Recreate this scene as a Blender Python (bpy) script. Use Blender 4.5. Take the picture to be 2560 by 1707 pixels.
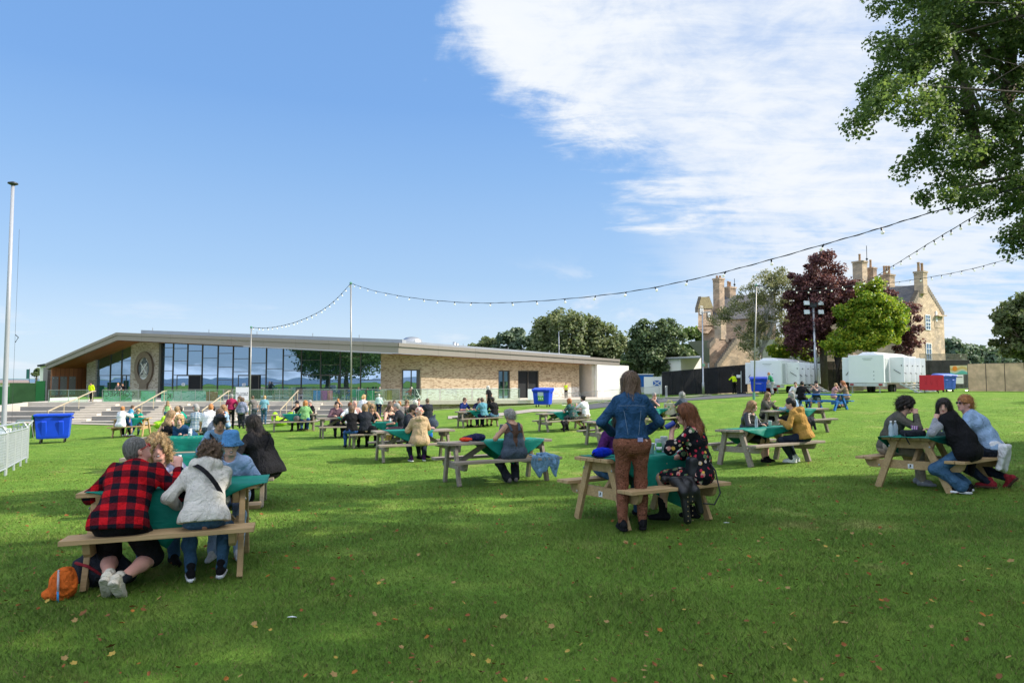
import bpy, math, random
import numpy as np
from mathutils import Vector, Matrix
R = math.radians
for o in list(bpy.data.objects): bpy.data.objects.remove(o)
SC = bpy.context.scene
COL = SC.collection
# ---------------------------------------------------------------- camera
F = 1707.0            # focal length in pixels of the 2560 px wide photograph (24 mm)
PITCH = R(3.07)
CZ = 1.65
cd = bpy.data.cameras.new("camera"); cam = bpy.data.objects.new("camera", cd); COL.objects.link(cam)
cd.sensor_width = 36; cd.lens = 24.0; cd.clip_end = 6000; cd.clip_start = 0.05
cam.location = (0, 0, CZ); cam.rotation_euler = (R(90) + PITCH, 0, 0)
SC.camera = cam
# ---------------------------------------------------------------- view
SC.view_settings.view_transform = 'Standard'; SC.view_settings.look = 'None'
SC.view_settings.exposure = 1.04; SC.view_settings.gamma = 1
SC.view_settings.use_curve_mapping = False
# ---------------------------------------------------------------- sun and sky
SUN_EL = R(34); SUN_DIR = Vector((1.0, 0.05, 0)).normalized() * math.cos(SUN_EL) + Vector((0, 0, math.sin(SUN_EL)))
sl = bpy.data.lights.new("sun", 'SUN'); sl.energy = 3.4; sl.angle = R(0.53); sl.color = (1.0, 0.93, 0.82)
so = bpy.data.objects.new("sun", sl); COL.objects.link(so)
so.rotation_euler = SUN_DIR.to_track_quat('Z', 'Y').to_euler(); so.location = (0, 0, 60)

class NT:
    """small helper that writes shader node trees as expressions"""
    def __init__(s, nt): s.nt = nt; nt.nodes.clear()
    def n(s, t, **k):
        nd = s.nt.nodes.new(t)
        for a, v in k.items():
            if a.startswith('i_'):
                key = a[2:]
                key = int(key) if key.isdigit() else key.replace('_', ' ')
                s.set(nd.inputs[key], v)
            else: setattr(nd, a, v)
        return nd
    def set(s, inp, v):
        if isinstance(v, bpy.types.NodeSocket): s.nt.links.new(v, inp)
        elif isinstance(v, bpy.types.Node): s.nt.links.new(v.outputs[0], inp)
        else:
            if inp.type == 'RGBA' and len(v) == 3: v = (*v, 1)
            inp.default_value = v
    def m(s, op, a, b=0.0, c=0.0, clamp=False):
        nd = s.nt.nodes.new('ShaderNodeMath'); nd.operation = op; nd.use_clamp = clamp
        for i, v in enumerate((a, b, c)):
            if i < len(nd.inputs): s.set(nd.inputs[i], v)
        return nd.outputs[0]
    def mix(s, f, a, b, mode='MIX'):
        nd = s.nt.nodes.new('ShaderNodeMix'); nd.data_type = 'RGBA'; nd.blend_type = mode
        s.set(nd.inputs[0], f); s.set(nd.inputs[6], a); s.set(nd.inputs[7], b); return nd.outputs[2]
    def ss(s, v, a, b):
        nd = s.nt.nodes.new('ShaderNodeMapRange'); nd.interpolation_type = 'SMOOTHSTEP'
        s.set(nd.inputs[0], v); nd.inputs[1].default_value = a; nd.inputs[2].default_value = b; return nd.outputs[0]
    def noise(s, vec, scale, detail=3, rough=.55, dist=0.0):
        nd = s.nt.nodes.new('ShaderNodeTexNoise'); s.set(nd.inputs['Vector'], vec)
        nd.inputs['Scale'].default_value = scale; nd.inputs['Detail'].default_value = detail
        nd.inputs['Roughness'].default_value = rough; nd.inputs['Distortion'].default_value = dist
        return nd.outputs[0]
    def mapv(s, vec, scale=(1, 1, 1), rot=(0, 0, 0), loc=(0, 0, 0)):
        nd = s.nt.nodes.new('ShaderNodeMapping'); s.set(nd.inputs[0], vec)
        nd.inputs['Scale'].default_value = scale; nd.inputs['Rotation'].default_value = rot
        nd.inputs['Location'].default_value = loc; return nd.outputs[0]
    def ramp(s, f, stops):
        nd = s.nt.nodes.new('ShaderNodeValToRGB'); s.set(nd.inputs[0], f)
        e = nd.color_ramp.elements
        while len(e) < len(stops): e.new(0.5)
        for el, (p, c) in zip(e, stops): el.position = p; el.color = (*c, 1) if len(c) == 3 else c
        return nd.outputs[0]

def make_world():
    w = bpy.data.worlds.new("World"); SC.world = w; w.use_nodes = True
    t = NT(w.node_tree)
    sky = t.n('ShaderNodeTexSky', sky_type='NISHITA'); sky.sun_disc = False
    sky.sun_elevation = SUN_EL; sky.sun_rotation = math.atan2(SUN_DIR.x, SUN_DIR.y)
    sky.air_density = 0.85; sky.dust_density = 0.25; sky.ozone_density = 2.2; sky.altitude = 50
    g = t.n('ShaderNodeTexCoord').outputs['Generated']
    sp = t.n('ShaderNodeSeparateXYZ'); t.set(sp.inputs[0], g); x, y, z = sp.outputs
    zz = t.m('ADD', t.m('MAXIMUM', z, 0.0), 0.10)
    px = t.m('DIVIDE', x, zz); py = t.m('DIVIDE', y, zz)
    cv = t.n('ShaderNodeCombineXYZ'); t.set(cv.inputs[0], px); t.set(cv.inputs[1], py)
    pl = cv.outputs[0]
    # the big bank of high cloud: azimuth/elevation region of the sky, noise-edged
    hor = t.m('SQRT', t.m('ADD', t.m('MULTIPLY', x, x), t.m('MULTIPLY', y, y)))
    az = t.m('ARCTAN2', x, y); el = t.m('ARCTAN2', z, hor)
    nbig = t.noise(pl, 0.9, 5, .6, .3); nsm = t.noise(t.mapv(pl, (1.0, 2.6, 1), (0, 0, R(-35))), 2.2, 9, .66, .5); npf = t.noise(t.mapv(g, (5, 5, 9), (0, R(25), 0)), 1.3, 11, .66, .35)
    nfin = t.m('ADD', t.m('MULTIPLY', nsm, .45), t.m('MULTIPLY', npf, .55))
    edge = t.m('ADD', t.m('ADD', el, t.m('MULTIPLY', az, 0.86)), t.m('ADD', t.m('MULTIPLY', nbig, .26), t.m('MULTIPLY', nfin, .55)))
    m1 = t.ss(edge, .775, .905)
    low = t.ss(t.m('ADD', t.m('ADD', el, t.m('MULTIPLY', nfin, .06)), t.m('MULTIPLY', nbig, .05)), .215, .29)
    inner = t.ss(t.m('ADD', nfin, t.m('MULTIPLY', nbig, .35)), .50, .74)
    bank = t.m('MULTIPLY', t.m('MULTIPLY', m1, low), t.m('ADD', .50, t.m('MULTIPLY', inner, .50)))
    right = t.m('MULTIPLY', t.ss(az, .14, .40), t.ss(t.m('ADD', nfin, t.m('MULTIPLY', nbig, .3)), .50, .70))
    lowc = t.m('MULTIPLY', t.ss(t.noise(t.mapv(g, (3, 3, 16)), 1.6, 7, .6, .2), .52, .68), t.m('SUBTRACT', 1, t.ss(el, .05, .13)))
    puffs = t.m('MULTIPLY', t.m('MULTIPLY', t.ss(t.noise(t.mapv(g, (4, 4, 9)), 1.5, 7, .58, .2), .53, .66), t.m('SUBTRACT', 1, t.ss(el, .11, .19))), t.ss(az, -.05, .1))
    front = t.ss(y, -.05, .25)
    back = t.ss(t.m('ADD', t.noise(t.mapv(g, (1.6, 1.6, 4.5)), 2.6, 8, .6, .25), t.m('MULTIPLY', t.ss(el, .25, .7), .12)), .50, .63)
    fr = t.m('MAXIMUM', t.m('MAXIMUM', bank, t.m('MULTIPLY', right, .85)), t.m('MAXIMUM', t.m('MULTIPLY', lowc, .55), t.m('MULTIPLY', puffs, .75)))
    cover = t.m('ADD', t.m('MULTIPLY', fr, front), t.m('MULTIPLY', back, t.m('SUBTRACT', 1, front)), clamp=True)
    cloud = t.ramp(t.m('ADD', t.m('MULTIPLY', nfin, .55), t.m('MULTIPLY', nbig, .45)), [(.3, (2.4, 2.7, 3.2)), (.62, (3.1, 3.2, 3.3))])
    skyc = t.mix(1.0, sky.outputs[0], t.ramp(t.m('MULTIPLY', el, 1.4), [(.0, (.40, .50, .64)), (.10, (.42, .55, .74)), (.28, (.52, .72, .98)), (.5, (.80, 1.0, 1.22)), (.9, (.95, 1.2, 1.4))]), 'MULTIPLY')
    grad = t.ramp(el, [(.0, (2.2, 2.6, 3.0)), (.07, (1.98, 2.45, 2.9)), (.143, (1.40, 2.02, 2.72)), (.29, (.90, 1.56, 2.55)), (.38, (.66, 1.30, 2.44)), (.9, (.42, .98, 2.2))])
    cloud = t.mix(front, t.mix(1.0, cloud, (2.0, 2.0, 2.05), 'MULTIPLY'), cloud)  # unseen clouds behind the camera are brightened to add fill light in the shade
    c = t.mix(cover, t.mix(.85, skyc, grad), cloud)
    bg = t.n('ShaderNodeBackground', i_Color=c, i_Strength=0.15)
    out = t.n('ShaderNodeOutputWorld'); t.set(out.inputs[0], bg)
make_world()

# ---------------------------------------------------------------- rays and ground height
SP, CP = math.sin(PITCH), math.cos(PITCH)
def at(px, py, d):
    """world point seen at photograph pixel (px,py) at the distance d in front of the camera"""
    u = (px - 1280) / F; v = (853.5 - py) / F
    k = d / (CP - v * SP)
    return Vector((u * k, d, CZ + (SP + v * CP) * k))
def xat(px, d): return at(px, 945, d).x
_S = [(1280,3.5,1.62),(600,5.7,1.66),(200,5.3,1.67),(0,4,1.65),(1551,7.3,1.62),(2350,9.5,1.55),(1148,11.9,1.9),(1800,7.8,1.62),(670,10.3,1.85),
 (960,16.6,2.04),(560,14.5,2.05),(200,12,1.95),(1986,14.9,1.80),(2074,21.3,1.72),(1483,20.7,2.1),(870,20.7,2.1),(803,25,2.2),(1365,27.6,2.2),
 (1159,31.6,2.3),(690,30,2.35),(330,29,2.38),(140,27,2.6),(40,20,2.35),(1685,25,1.85),(2059,33,1.5),(1841,56,1.36),(2080,53,1.18),(2330,51,1.08),
 (1350,50,2.1),(1500,62,2.35),(1700,62,1.6),(607,42,2.95),(300,44,3.1),(900,42,2.5),(900,54,3.2),(300,54,3.76),(600,54,3.76),(1100,64,2.95),
 (2560,4.5,1.55),(2500,25,1.45),(2500,60,1.0),(60,48,3.2),(1280,-5,1.6),(0,60,3.7)]
_X = [(xat(p, d), d) for p, d, h in _S] + [(-60,0),(60,0),(-60,-30),(60,-30),(-90,60),(-60,95),(0,95),(60,95),(90,50),(-30,120),(40,120),(120,120),(-120,120)]
_H = [h for *_, h in _S] + [1.9,1.3,1.7,1.4,3.6,3.9,3.2,1.2,.8,4,2,1,4.5]
_XA = np.array(_X, float); _HA = np.array(_H, float)
def _fit():
    n = len(_XA); D = np.linalg.norm(_XA[:, None] - _XA[None], axis=2)
    K = np.sqrt(D * D + 9.0); P = np.c_[np.ones(n), _XA]
    A = np.block([[-K + np.eye(n) * 1.1, P], [P.T, np.zeros((3, 3))]])
    s = np.linalg.solve(A, np.r_[_HA, 0, 0, 0]); return s[:n], s[n:]
_W, _B = _fit()
def hh(x, y):
    x = np.atleast_1d(np.asarray(x, float)); y = np.atleast_1d(np.asarray(y, float))
    xc = np.clip(x, -125, 125); yc = np.clip(y, -35, 125)
    D = np.sqrt((xc[:, None] - _XA[None, :, 0])**2 + (yc[:, None] - _XA[None, :, 1])**2 + 9.0)
    return -D @ _W + _B[0] + _B[1] * xc + _B[2] * yc
def gz(x, y): return CZ - float(hh(x, y)[0])
def gp(px, d):
    x = xat(px, d); return Vector((x, d, gz(x, d)))
def pix(p):
    q = p - Vector((0, 0, CZ)); zc = q.y * CP + q.z * SP; yc = -q.y * SP + q.z * CP
    return (1280 + F * q.x / zc, 853.5 - F * yc / zc)

# ---------------------------------------------------------------- mesh helpers
def setp(o, label=None, cat=None, group=None, kind=None):
    if label: o['label'] = label
    if cat: o['category'] = cat
    if group: o['group'] = group
    if kind: o['kind'] = kind
    return o
def empty(name, loc, rz=0.0, label=None, cat=None, group=None):
    o = bpy.data.objects.new(name, None); COL.objects.link(o); o.location = loc
    o.rotation_euler = (0, 0, rz); o.empty_display_size = .2
    return setp(o, label, cat, group)
def fast(name, V, Fc, mat, parent=None, smooth=False, loc=None):
    """mesh from numpy arrays, all faces with the same number of corners"""
    V = np.asarray(V, np.float32); Fc = np.asarray(Fc, np.int32); k = Fc.shape[1]
    me = bpy.data.meshes.new(name); me.vertices.add(len(V)); me.vertices.foreach_set('co', V.ravel())
    me.loops.add(Fc.size); me.loops.foreach_set('vertex_index', Fc.ravel())
    me.polygons.add(len(Fc)); me.polygons.foreach_set('loop_start', np.arange(len(Fc), dtype=np.int32) * k)
    if smooth: me.polygons.foreach_set('use_smooth', np.ones(len(Fc), bool))
    me.update(calc_edges=True); me.materials.append(mat)
    o = bpy.data.objects.new(name, me); COL.objects.link(o)
    if parent: o.parent = parent
    if loc is not None: o.location = loc
    return o
class MB:
    def __init__(s): s.v = []; s.f = []
    def add(s, vs, fs):
        b = len(s.v); s.v += [tuple(v) for v in vs]; s.f += [tuple(i + b for i in f) for f in fs]; return s
    def box(s, c, size, rz=0.0, M=None):
        x, y, z = (k / 2 for k in size); m = M if M is not None else Matrix.Rotation(rz, 3, 'Z'); c = Vector(c)
        vs = [c + m @ Vector((a * x, b * y, d * z)) for d in (-1, 1) for b in (-1, 1) for a in (-1, 1)]
        return s.add(vs, [(0,2,3,1),(4,5,7,6),(0,1,5,4),(2,6,7,3),(0,4,6,2),(1,3,7,5)])
    def bar(s, a, b, w, h, up=(0, 0, 1)):
        a = Vector(a); b = Vector(b); d = (b - a); L = d.length; d = d / L; up = Vector(up)
        sx = d.cross(up)
        if sx.length < 1e-4: sx = d.cross(Vector((1, 0, 0)))
        sx.normalize(); uz = sx.cross(d)
        M = Matrix((sx, d, uz)).transposed()
        return s.box((a + b) / 2, (w, L, h), M=M)
    def hexa(s, p): return s.add(p, [(0,3,2,1),(4,5,6,7),(0,1,5,4),(1,2,6,5),(2,3,7,6),(3,0,4,7)])
    def prism(s, poly, ext):
        n = len(poly); e = Vector(ext); a = [Vector(p) for p in poly]
        return s.add(a + [p + e for p in a], [tuple(range(n))[::-1], tuple(range(n, 2 * n))] + [(i, (i + 1) % n, n + (i + 1) % n, n + i) for i in range(n)])
    def tube(s, pts, rad, seg=8, cap=True):
        pts = [Vector(p) for p in pts]; n = len(pts)
        if not hasattr(rad, '__len__'): rad = [rad] * n
        rings = []; ref = Vector((0, 0, 1))
        for i, p in enumerate(pts):
            t = (pts[min(i + 1, n - 1)] - pts[max(i - 1, 0)]).normalized()
            a = t.cross(ref)
            if a.length < .05: a = t.cross(Vector((1, 0, 0)))
            a.normalize(); b = t.cross(a)
            rings.append([p + (a * math.cos(2 * math.pi * k / seg) + b * math.sin(2 * math.pi * k / seg)) * rad[i] for k in range(seg)])
        vs = [v for r in rings for v in r]
        fs = [(i * seg + k, i * seg + (k + 1) % seg, (i + 1) * seg + (k + 1) % seg, (i + 1) * seg + k) for i in range(n - 1) for k in range(seg)]
        if cap: fs += [tuple(range(seg))[::-1], tuple((n - 1) * seg + k for k in range(seg))]
        return s.add(vs, fs)
    def lathe(s, prof, c=(0, 0, 0), seg=20, M=None, sy=1.0):
        c = Vector(c); m = M or Matrix.Identity(3); n = len(prof)
        vs = [c + m @ Vector((r * math.cos(2 * math.pi * k / seg), sy * r * math.sin(2 * math.pi * k / seg), z)) for r, z in prof for k in range(seg)]
        fs = [(i * seg + k, i * seg + (k + 1) % seg, (i + 1) * seg + (k + 1) % seg, (i + 1) * seg + k) for i in range(n - 1) for k in range(seg)]
        fs += [tuple(range(seg))[::-1], tuple((n - 1) * seg + k for k in range(seg))]
        return s.add(vs, fs)
    def ball(s, c, r, seg=10, M=None):
        r = (r, r, r) if not hasattr(r, '__len__') else r; c = Vector(c); m = M or Matrix.Identity(3)
        vs = []; rows = seg // 2 + 1
        for i in range(1, rows):
            th = math.pi * i / rows
            for k in range(seg):
                ph = 2 * math.pi * k / seg
                vs.append(c + m @ Vector((r[0] * math.sin(th) * math.cos(ph), r[1] * math.sin(th) * math.sin(ph), r[2] * math.cos(th))))
        top = len(vs); vs.append(c + m @ Vector((0, 0, r[2]))); vs.append(c + m @ Vector((0, 0, -r[2])))
        fs = [(i * seg + k, (i + 1) * seg + k, (i + 1) * seg + (k + 1) % seg, i * seg + (k + 1) % seg) for i in range(rows - 2) for k in range(seg)]
        fs += [(top, k, (k + 1) % seg) for k in range(seg)]
        b = (rows - 2) * seg; fs += [(top + 1, b + (k + 1) % seg, b + k) for k in range(seg)]
        return s.add(vs, fs)
    def sheet(s, fn, nu, nv):
        vs = [fn(i / nu, j / nv) for i in range(nu + 1) for j in range(nv + 1)]
        return s.add(vs, [(i * (nv + 1) + j, (i + 1) * (nv + 1) + j, (i + 1) * (nv + 1) + j + 1, i * (nv + 1) + j + 1) for i in range(nu) for j in range(nv)])
    def build(s, name, mat, parent=None, smooth=False, bevel=0.0, org=None, thick=0.0, loc=None, auto=False):
        if org is not None: s.v = [(v[0] - org[0], v[1] - org[1], v[2] - org[2]) for v in s.v]
        me = bpy.data.meshes.new(name); me.from_pydata(s.v, [], s.f); me.update(); me.materials.append(mat)
        if smooth:
            me.polygons.foreach_set('use_smooth', [True] * len(me.polygons))
        o = bpy.data.objects.new(name, me); COL.objects.link(o)
        if parent: o.parent = parent
        if loc is not None: o.location = loc
        if thick:
            md = o.modifiers.new('solid', 'SOLIDIFY'); md.thickness = thick; md.offset = 0
        if bevel:
            md = o.modifiers.new('bevel', 'BEVEL'); md.width = bevel; md.segments = 2; md.limit_method = 'ANGLE'
        return o
def copy_tree(o, parent=None):
    c = o.copy(); COL.objects.link(c)
    for k in ('label', 'category', 'group'):
        if parent is None and k in c and k == 'label': del c[k]
    if parent: c.parent = parent; c.matrix_parent_inverse = Matrix.Identity(4)
    for ch in list(o.children): copy_tree(ch, c)
    return c

# ---------------------------------------------------------------- materials
_mc = {}
def mat(key, fn=None, **k):
    if key in _mc: return _mc[key]
    m = bpy.data.materials.new(key); m.use_nodes = True; t = NT(m.node_tree); _mc[key] = m
    out = t.n('ShaderNodeOutputMaterial'); sh = fn(t, **k); t.set(out.inputs[0], sh); return m
def pbsdf(t, col, rough=.7, metal=0.0, bump=None, bstr=.3, bdist=.01, spec=.4, **k):
    b = t.n('ShaderNodeBsdfPrincipled'); t.set(b.inputs['Base Color'], col)
    t.set(b.inputs['Roughness'], rough); t.set(b.inputs['Metallic'], metal); b.inputs['Specular IOR Level'].default_value = spec
    if bump is not None:
        bp = t.n('ShaderNodeBump', i_Height=bump); bp.inputs['Strength'].default_value = bstr; bp.inputs['Distance'].default_value = bdist
        t.set(b.inputs['Normal'], bp)
    for a, v in k.items(): t.set(b.inputs[a.replace('_', ' ')], v)
    return b
def oc(t): return t.n('ShaderNodeTexCoord').outputs['Object']
def wc(t): return t.n('ShaderNodeNewGeometry').outputs['Position']
def plain(key, col, rough=.6, metal=0.0, var=.12, scale=6, bstr=.15, bdist=.004, spec=.4):
    def fn(t):
        n = t.noise(oc(t), scale, 5, .6)
        a = tuple(c * (1 - var) for c in col); b = tuple(min(1, c * (1 + var)) for c in col)
        return pbsdf(t, t.ramp(n, [(.3, a), (.7, b)]), rough, metal, t.noise(oc(t), scale * 9, 3), bstr, bdist, spec)
    return mat(key, fn)
def cloth(col, key=None, rough=.85):
    key = key or 'cloth_%02x%02x%02x' % tuple(int(255 * c) for c in col)
    def fn(t):
        o = oc(t); n = t.noise(o, 9, 4, .6)
        a = tuple(c * .8 for c in col); b = tuple(min(1, c * 1.15) for c in col)
        bp = t.m('ADD', foldb(t, o), t.m('MULTIPLY', t.noise(o, 300, 2), .08))
        return pbsdf(t, t.ramp(n, [(.3, a), (.7, b)]), rough, 0, bp, .8, .03, .15)
    return mat(key, fn)
def foldb(t, o): return t.m('ADD', t.m('MULTIPLY', t.noise(t.mapv(o, (1, 1, .6), (.3, .2, 0)), 5.5, 3, .55, 1.6), 2.2), t.noise(o, 15, 3, .6, .8))
def wood(key, c1, c2, c3, sc=1.0):
    def fn(t):
        o = oc(t)
        g = t.noise(t.mapv(o, (2.2, 45, 45)), sc, 6, .6, .4); k = t.noise(o, 2.1, 4, .6); w = t.noise(t.mapv(o, (1, 7, 7)), 2.2, 2)
        col = t.mix(t.ss(k, .38, .68), t.ramp(g, [(.3, c1), (.7, c2)]), c3)
        col = t.mix(t.m('MULTIPLY', t.ss(t.noise(o, 8, 3), .70, .76), .6), col, tuple(c * .45 for c in c1))
        col = t.mix(t.m('MULTIPLY', t.ss(w, .45, .6), .22), col, tuple(c * .6 for c in c1))
        return pbsdf(t, col, .72, 0, g, .35, .006, .25)
    return mat(key, fn)
PINE = wood('pine', (.36, .23, .105), (.56, .39, .21), (.45, .30, .15))
GREYW = wood('weathered', (.20, .165, .13), (.38, .33, .275), (.29, .235, .18))
GREEN_PINE = wood('green_pine', (.22, .20, .10), (.36, .33, .18), (.30, .27, .15))
BLUEW = plain('blue_paint', (.012, .13, .42), .45)
STEEL = plain('galvanised', (.45, .46, .47), .38, .8, .1, 12)
DARKM = plain('dark_metal', (.06, .065, .07), .45, .6)
WHITE = plain('white_paint', (.78, .79, .80), .5, 0, .03, 2)
BLACK = plain('black_plastic', (.012, .012, .013), .5)
RUBBER = plain('rubber', (.015, .015, .015), .8)
# ================================================================ ground, road
def grass_col(t, p):
    big = t.noise(p, .22, 4, .6); mid = t.noise(p, 1.7, 4, .65); fin = t.noise(p, 26, 4, .7)
    c = t.ramp(big, [(.35, (.100, .205, .026)), (.65, (.150, .268, .034))])
    c = t.mix(t.ss(mid, .45, .75), c, (.230, .340, .055))
    c = t.mix(t.m('MULTIPLY', t.ss(t.noise(p, .42, 7, .72), .56, .68), .7), c, (.36, .32, .12))
    return t.mix(t.m('MULTIPLY', t.ss(fin, .35, .7), .45), c, (.125, .225, .024))
def g_lawn(t):
    p = wc(t)
    return pbsdf(t, grass_col(t, p), .9, 0, t.noise(p, 38, 5, .75), 0.7, .04, .1)
LAWN = mat('lawn', g_lawn)
def axis(a0, a1, step, far):
    c = list(np.arange(a0, a1 + .01, step)); s = step
    x = a1
    while x < far: s *= 1.45; x += s; c.append(x)
    x = a0; s = step
    while x > -far: s *= 1.45; x -= s; c.insert(0, x)
    return np.array(c)
def make_ground():
    xs = axis(-75, 75, 1.0, 4000); ys = axis(-25, 120, 1.0, 4000)
    X, Y = np.meshgrid(xs, ys, indexing='ij'); H = hh(X.ravel(), Y.ravel())
    r = np.hypot(X.ravel(), Y.ravel() - 40); w = np.clip((r - 110) / 200, 0, 1)
    Z = CZ - (H * (1 - w) + 4.5 * w)
    V = np.c_[X.ravel(), Y.ravel(), Z]; nx, ny = len(xs), len(ys)
    I = (np.arange(nx - 1)[:, None] * ny + np.arange(ny - 1)[None]).ravel()
    fast('ground', V, np.c_[I, I + ny, I + ny + 1, I + 1], LAWN, smooth=True)['kind'] = 'structure'
make_ground()
def drape(name, left, right, mt, lift, n=40, nv=6):
    """strip of paving between two polylines given as world xy, laid over the ground"""
    def ev(pl, t):
        k = t * (len(pl) - 1); i = min(int(k), len(pl) - 2); f = k - i
        return Vector(pl[i]).lerp(Vector(pl[i + 1]), f)
    def fn(u, v):
        q = ev(left, u).lerp(ev(right, u), v); return (q.x, q.y, gz(q.x, q.y) + lift)
    m = MB(); m.sheet(fn, n, nv); o = m.build(name, mt, smooth=True); o['kind'] = 'structure'; return o
def G(px, py):
    """point of the ground seen at a pixel, by marching the ray"""
    d = 2.0; last = None
    while d < 400:
        p = at(px, py, d); 
        if p.z < gz(p.x, p.y): break
        last = d; d *= 1.02
    for _ in range(12):
        m = (last + d) / 2; p = at(px, py, m)
        if p.z < gz(p.x, p.y): d = m
        else: last = m
    return (p.x, p.y)
ASPH = plain('asphalt', (.075, .078, .085), .9, 0, .2, 3, .5, .01)
PAVE = plain('pale_paving', (.34, .30, .25), .85, 0, .12, 2, .3, .01)
drape('road', [G(1440, 1014), G(1560, 1003), G(1720, 995), G(1880, 983.5)], [G(1440, 1028), G(1560, 1013), G(1720, 1002), G(1900, 990)], ASPH, .03)
drape('kerb', [G(1430, 1012.5), G(1560, 1001.5), G(1700, 993), G(1780, 988)], [G(1430, 1014.2), G(1560, 1003), G(1700, 994.4), G(1780, 989.2)], PAVE, .07)
drape('path', [G(1120, 1041), G(1240, 1034), G(1330, 1023), G(1440, 1026)], [G(1120, 1048), G(1240, 1042), G(1335, 1030), G(1440, 1031)], PAVE, .03)

# ================================================================ pavilion
def br(t, c1, c2, c3, mort, w=.23, h=.075, wall=None):
    p = oc(t)
    tex = t.n('ShaderNodeTexBrick'); t.set(tex.inputs['Vector'], t.mapv(p, (1, 1, 1), wall or (R(90), 0, 0)))
    tex.inputs['Scale'].default_value = 1.0; tex.inputs['Brick Width'].default_value = w; tex.inputs['Row Height'].default_value = h
    tex.inputs['Mortar Size'].default_value = .008; tex.inputs['Bias'].default_value = -.1
    t.set(tex.inputs['Color1'], c1); t.set(tex.inputs['Color2'], c2); t.set(tex.inputs['Mortar'], mort)
    cell = t.n('ShaderNodeTexVoronoi'); t.set(cell.inputs['Vector'], t.mapv(p, (4.3, 4.3, 13))); cell.inputs['Scale'].default_value = 1.0
    sp = t.n('ShaderNodeSeparateColor'); t.set(sp.inputs[0], cell.outputs['Color'])
    c = t.mix(t.m('MULTIPLY', t.ss(sp.outputs[0], .62, .8), .75), tex.outputs[0], c3)
    return pbsdf(t, c, .9, 0, tex.outputs['Fac'], .4, .01, .15)
BRICK = mat('buff_brick', br, c1=(.55, .43, .29), c2=(.44, .33, .21), c3=(.25, .165, .10), mort=(.55, .46, .34))
BRICKG = mat('grey_brick', br, c1=(.50, .46, .38), c2=(.40, .36, .28), c3=(.22, .18, .12), mort=(.50, .46, .38))
def g_zinc(t, col):
    p = oc(t); br_ = t.n('ShaderNodeTexBrick'); t.set(br_.inputs['Vector'], t.mapv(p, (1, 1, 1), (R(90), 0, 0), (0, 0, .2)))
    br_.offset = 0; br_.inputs['Scale'].default_value = 1; br_.inputs['Brick Width'].default_value = 3.6; br_.inputs['Row Height'].default_value = 40
    br_.inputs['Mortar Size'].default_value = .012
    t.set(br_.inputs['Color1'], col); t.set(br_.inputs['Color2'], tuple(c * .93 for c in col)); t.set(br_.inputs['Mortar'], tuple(c * .5 for c in col))
    return pbsdf(t, br_.outputs[0], .5, .15)
ZINC = mat('fascia_metal', g_zinc, col=(.30, .265, .23)); ZINC_D = plain('roof_metal', (.33, .35, .37), .45, .3, .05, 1)
def g_timber(t, rot):
    p = oc(t); w = t.mapv(p, (1, 1, 1), rot)
    b = t.n('ShaderNodeTexBrick'); t.set(b.inputs['Vector'], w); b.inputs['Scale'].default_value = 1
    b.inputs['Brick Width'].default_value = 4.0; b.inputs['Row Height'].default_value = .14; b.inputs['Mortar Size'].default_value = .006
    t.set(b.inputs['Color1'], (.36, .13, .045)); t.set(b.inputs['Color2'], (.26, .085, .03)); t.set(b.inputs['Mortar'], (.05, .02, .01))
    return pbsdf(t, b.outputs[0], .45, 0, t.noise(w, 30, 3), .1)
TIMB_S = mat('timber_side', g_timber, rot=(R(90), 0, R(90))); TIMB_V = mat('timber_wall', g_timber, rot=(R(90), R(90), 0)); TIMB_H = mat('timber_soffit', g_timber, rot=(0, 0, 0))
def g_glass(t, tint=(.02, .05, .055), f=.62):
    d = t.n('ShaderNodeBsdfDiffuse', i_Color=tint); g = t.n('ShaderNodeBsdfGlossy', i_Color=(.42, .56, .74)); g.inputs['Roughness'].default_value = .0
    bp = t.n('ShaderNodeBump', i_Height=t.noise(t.mapv(wc(t), (.9, .9, 1.2)), .45, 1)); bp.inputs['Strength'].default_value = .07; bp.inputs['Distance'].default_value = .06
    t.set(g.inputs['Normal'], bp)
    mx = t.n('ShaderNodeMixShader'); mx.inputs[0].default_value = f; t.set(mx.inputs[1], d); t.set(mx.inputs[2], g); return mx
GLASS = mat('facade_glass', g_glass)
def g_rail(t):
    tr = t.n('ShaderNodeBsdfTransparent', i_Color=(.86, .95, .91)); g = t.n('ShaderNodeBsdfGlossy', i_Color=(.9, 1, .95)); g.inputs['Roughness'].default_value = .02
    df = t.n('ShaderNodeBsdfDiffuse', i_Color=(.35, .50, .44))
    m0 = t.n('ShaderNodeMixShader'); m0.inputs[0].default_value = .4; t.set(m0.inputs[1], df); t.set(m0.inputs[2], g)
    mx = t.n('ShaderNodeMixShader'); mx.inputs[0].default_value = .11; t.set(mx.inputs[1], tr); t.set(mx.inputs[2], m0); return mx
RGLASS = mat('rail_glass', g_rail)
FRAME = plain('window_frame', (.10, .09, .08), .4, .5)
CONC = plain('concrete', (.27, .255, .235), .85, 0, .1, 1.2, .25, .01)
CONC_L = plain('light_concrete', (.56, .50, .42), .85, 0, .08, 1.2, .25, .01)
RENDER_W = plain('white_render', (.82, .80, .75), .85, 0, .03, 1)
DOORM = plain('door_grey', (.12, .12, .115), .5)
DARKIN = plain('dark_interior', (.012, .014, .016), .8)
FL = -2.2 + CZ          # terrace floor level
TL = [(115, 62.6), (1030, 66.3), (1453, 70.9)]
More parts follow.
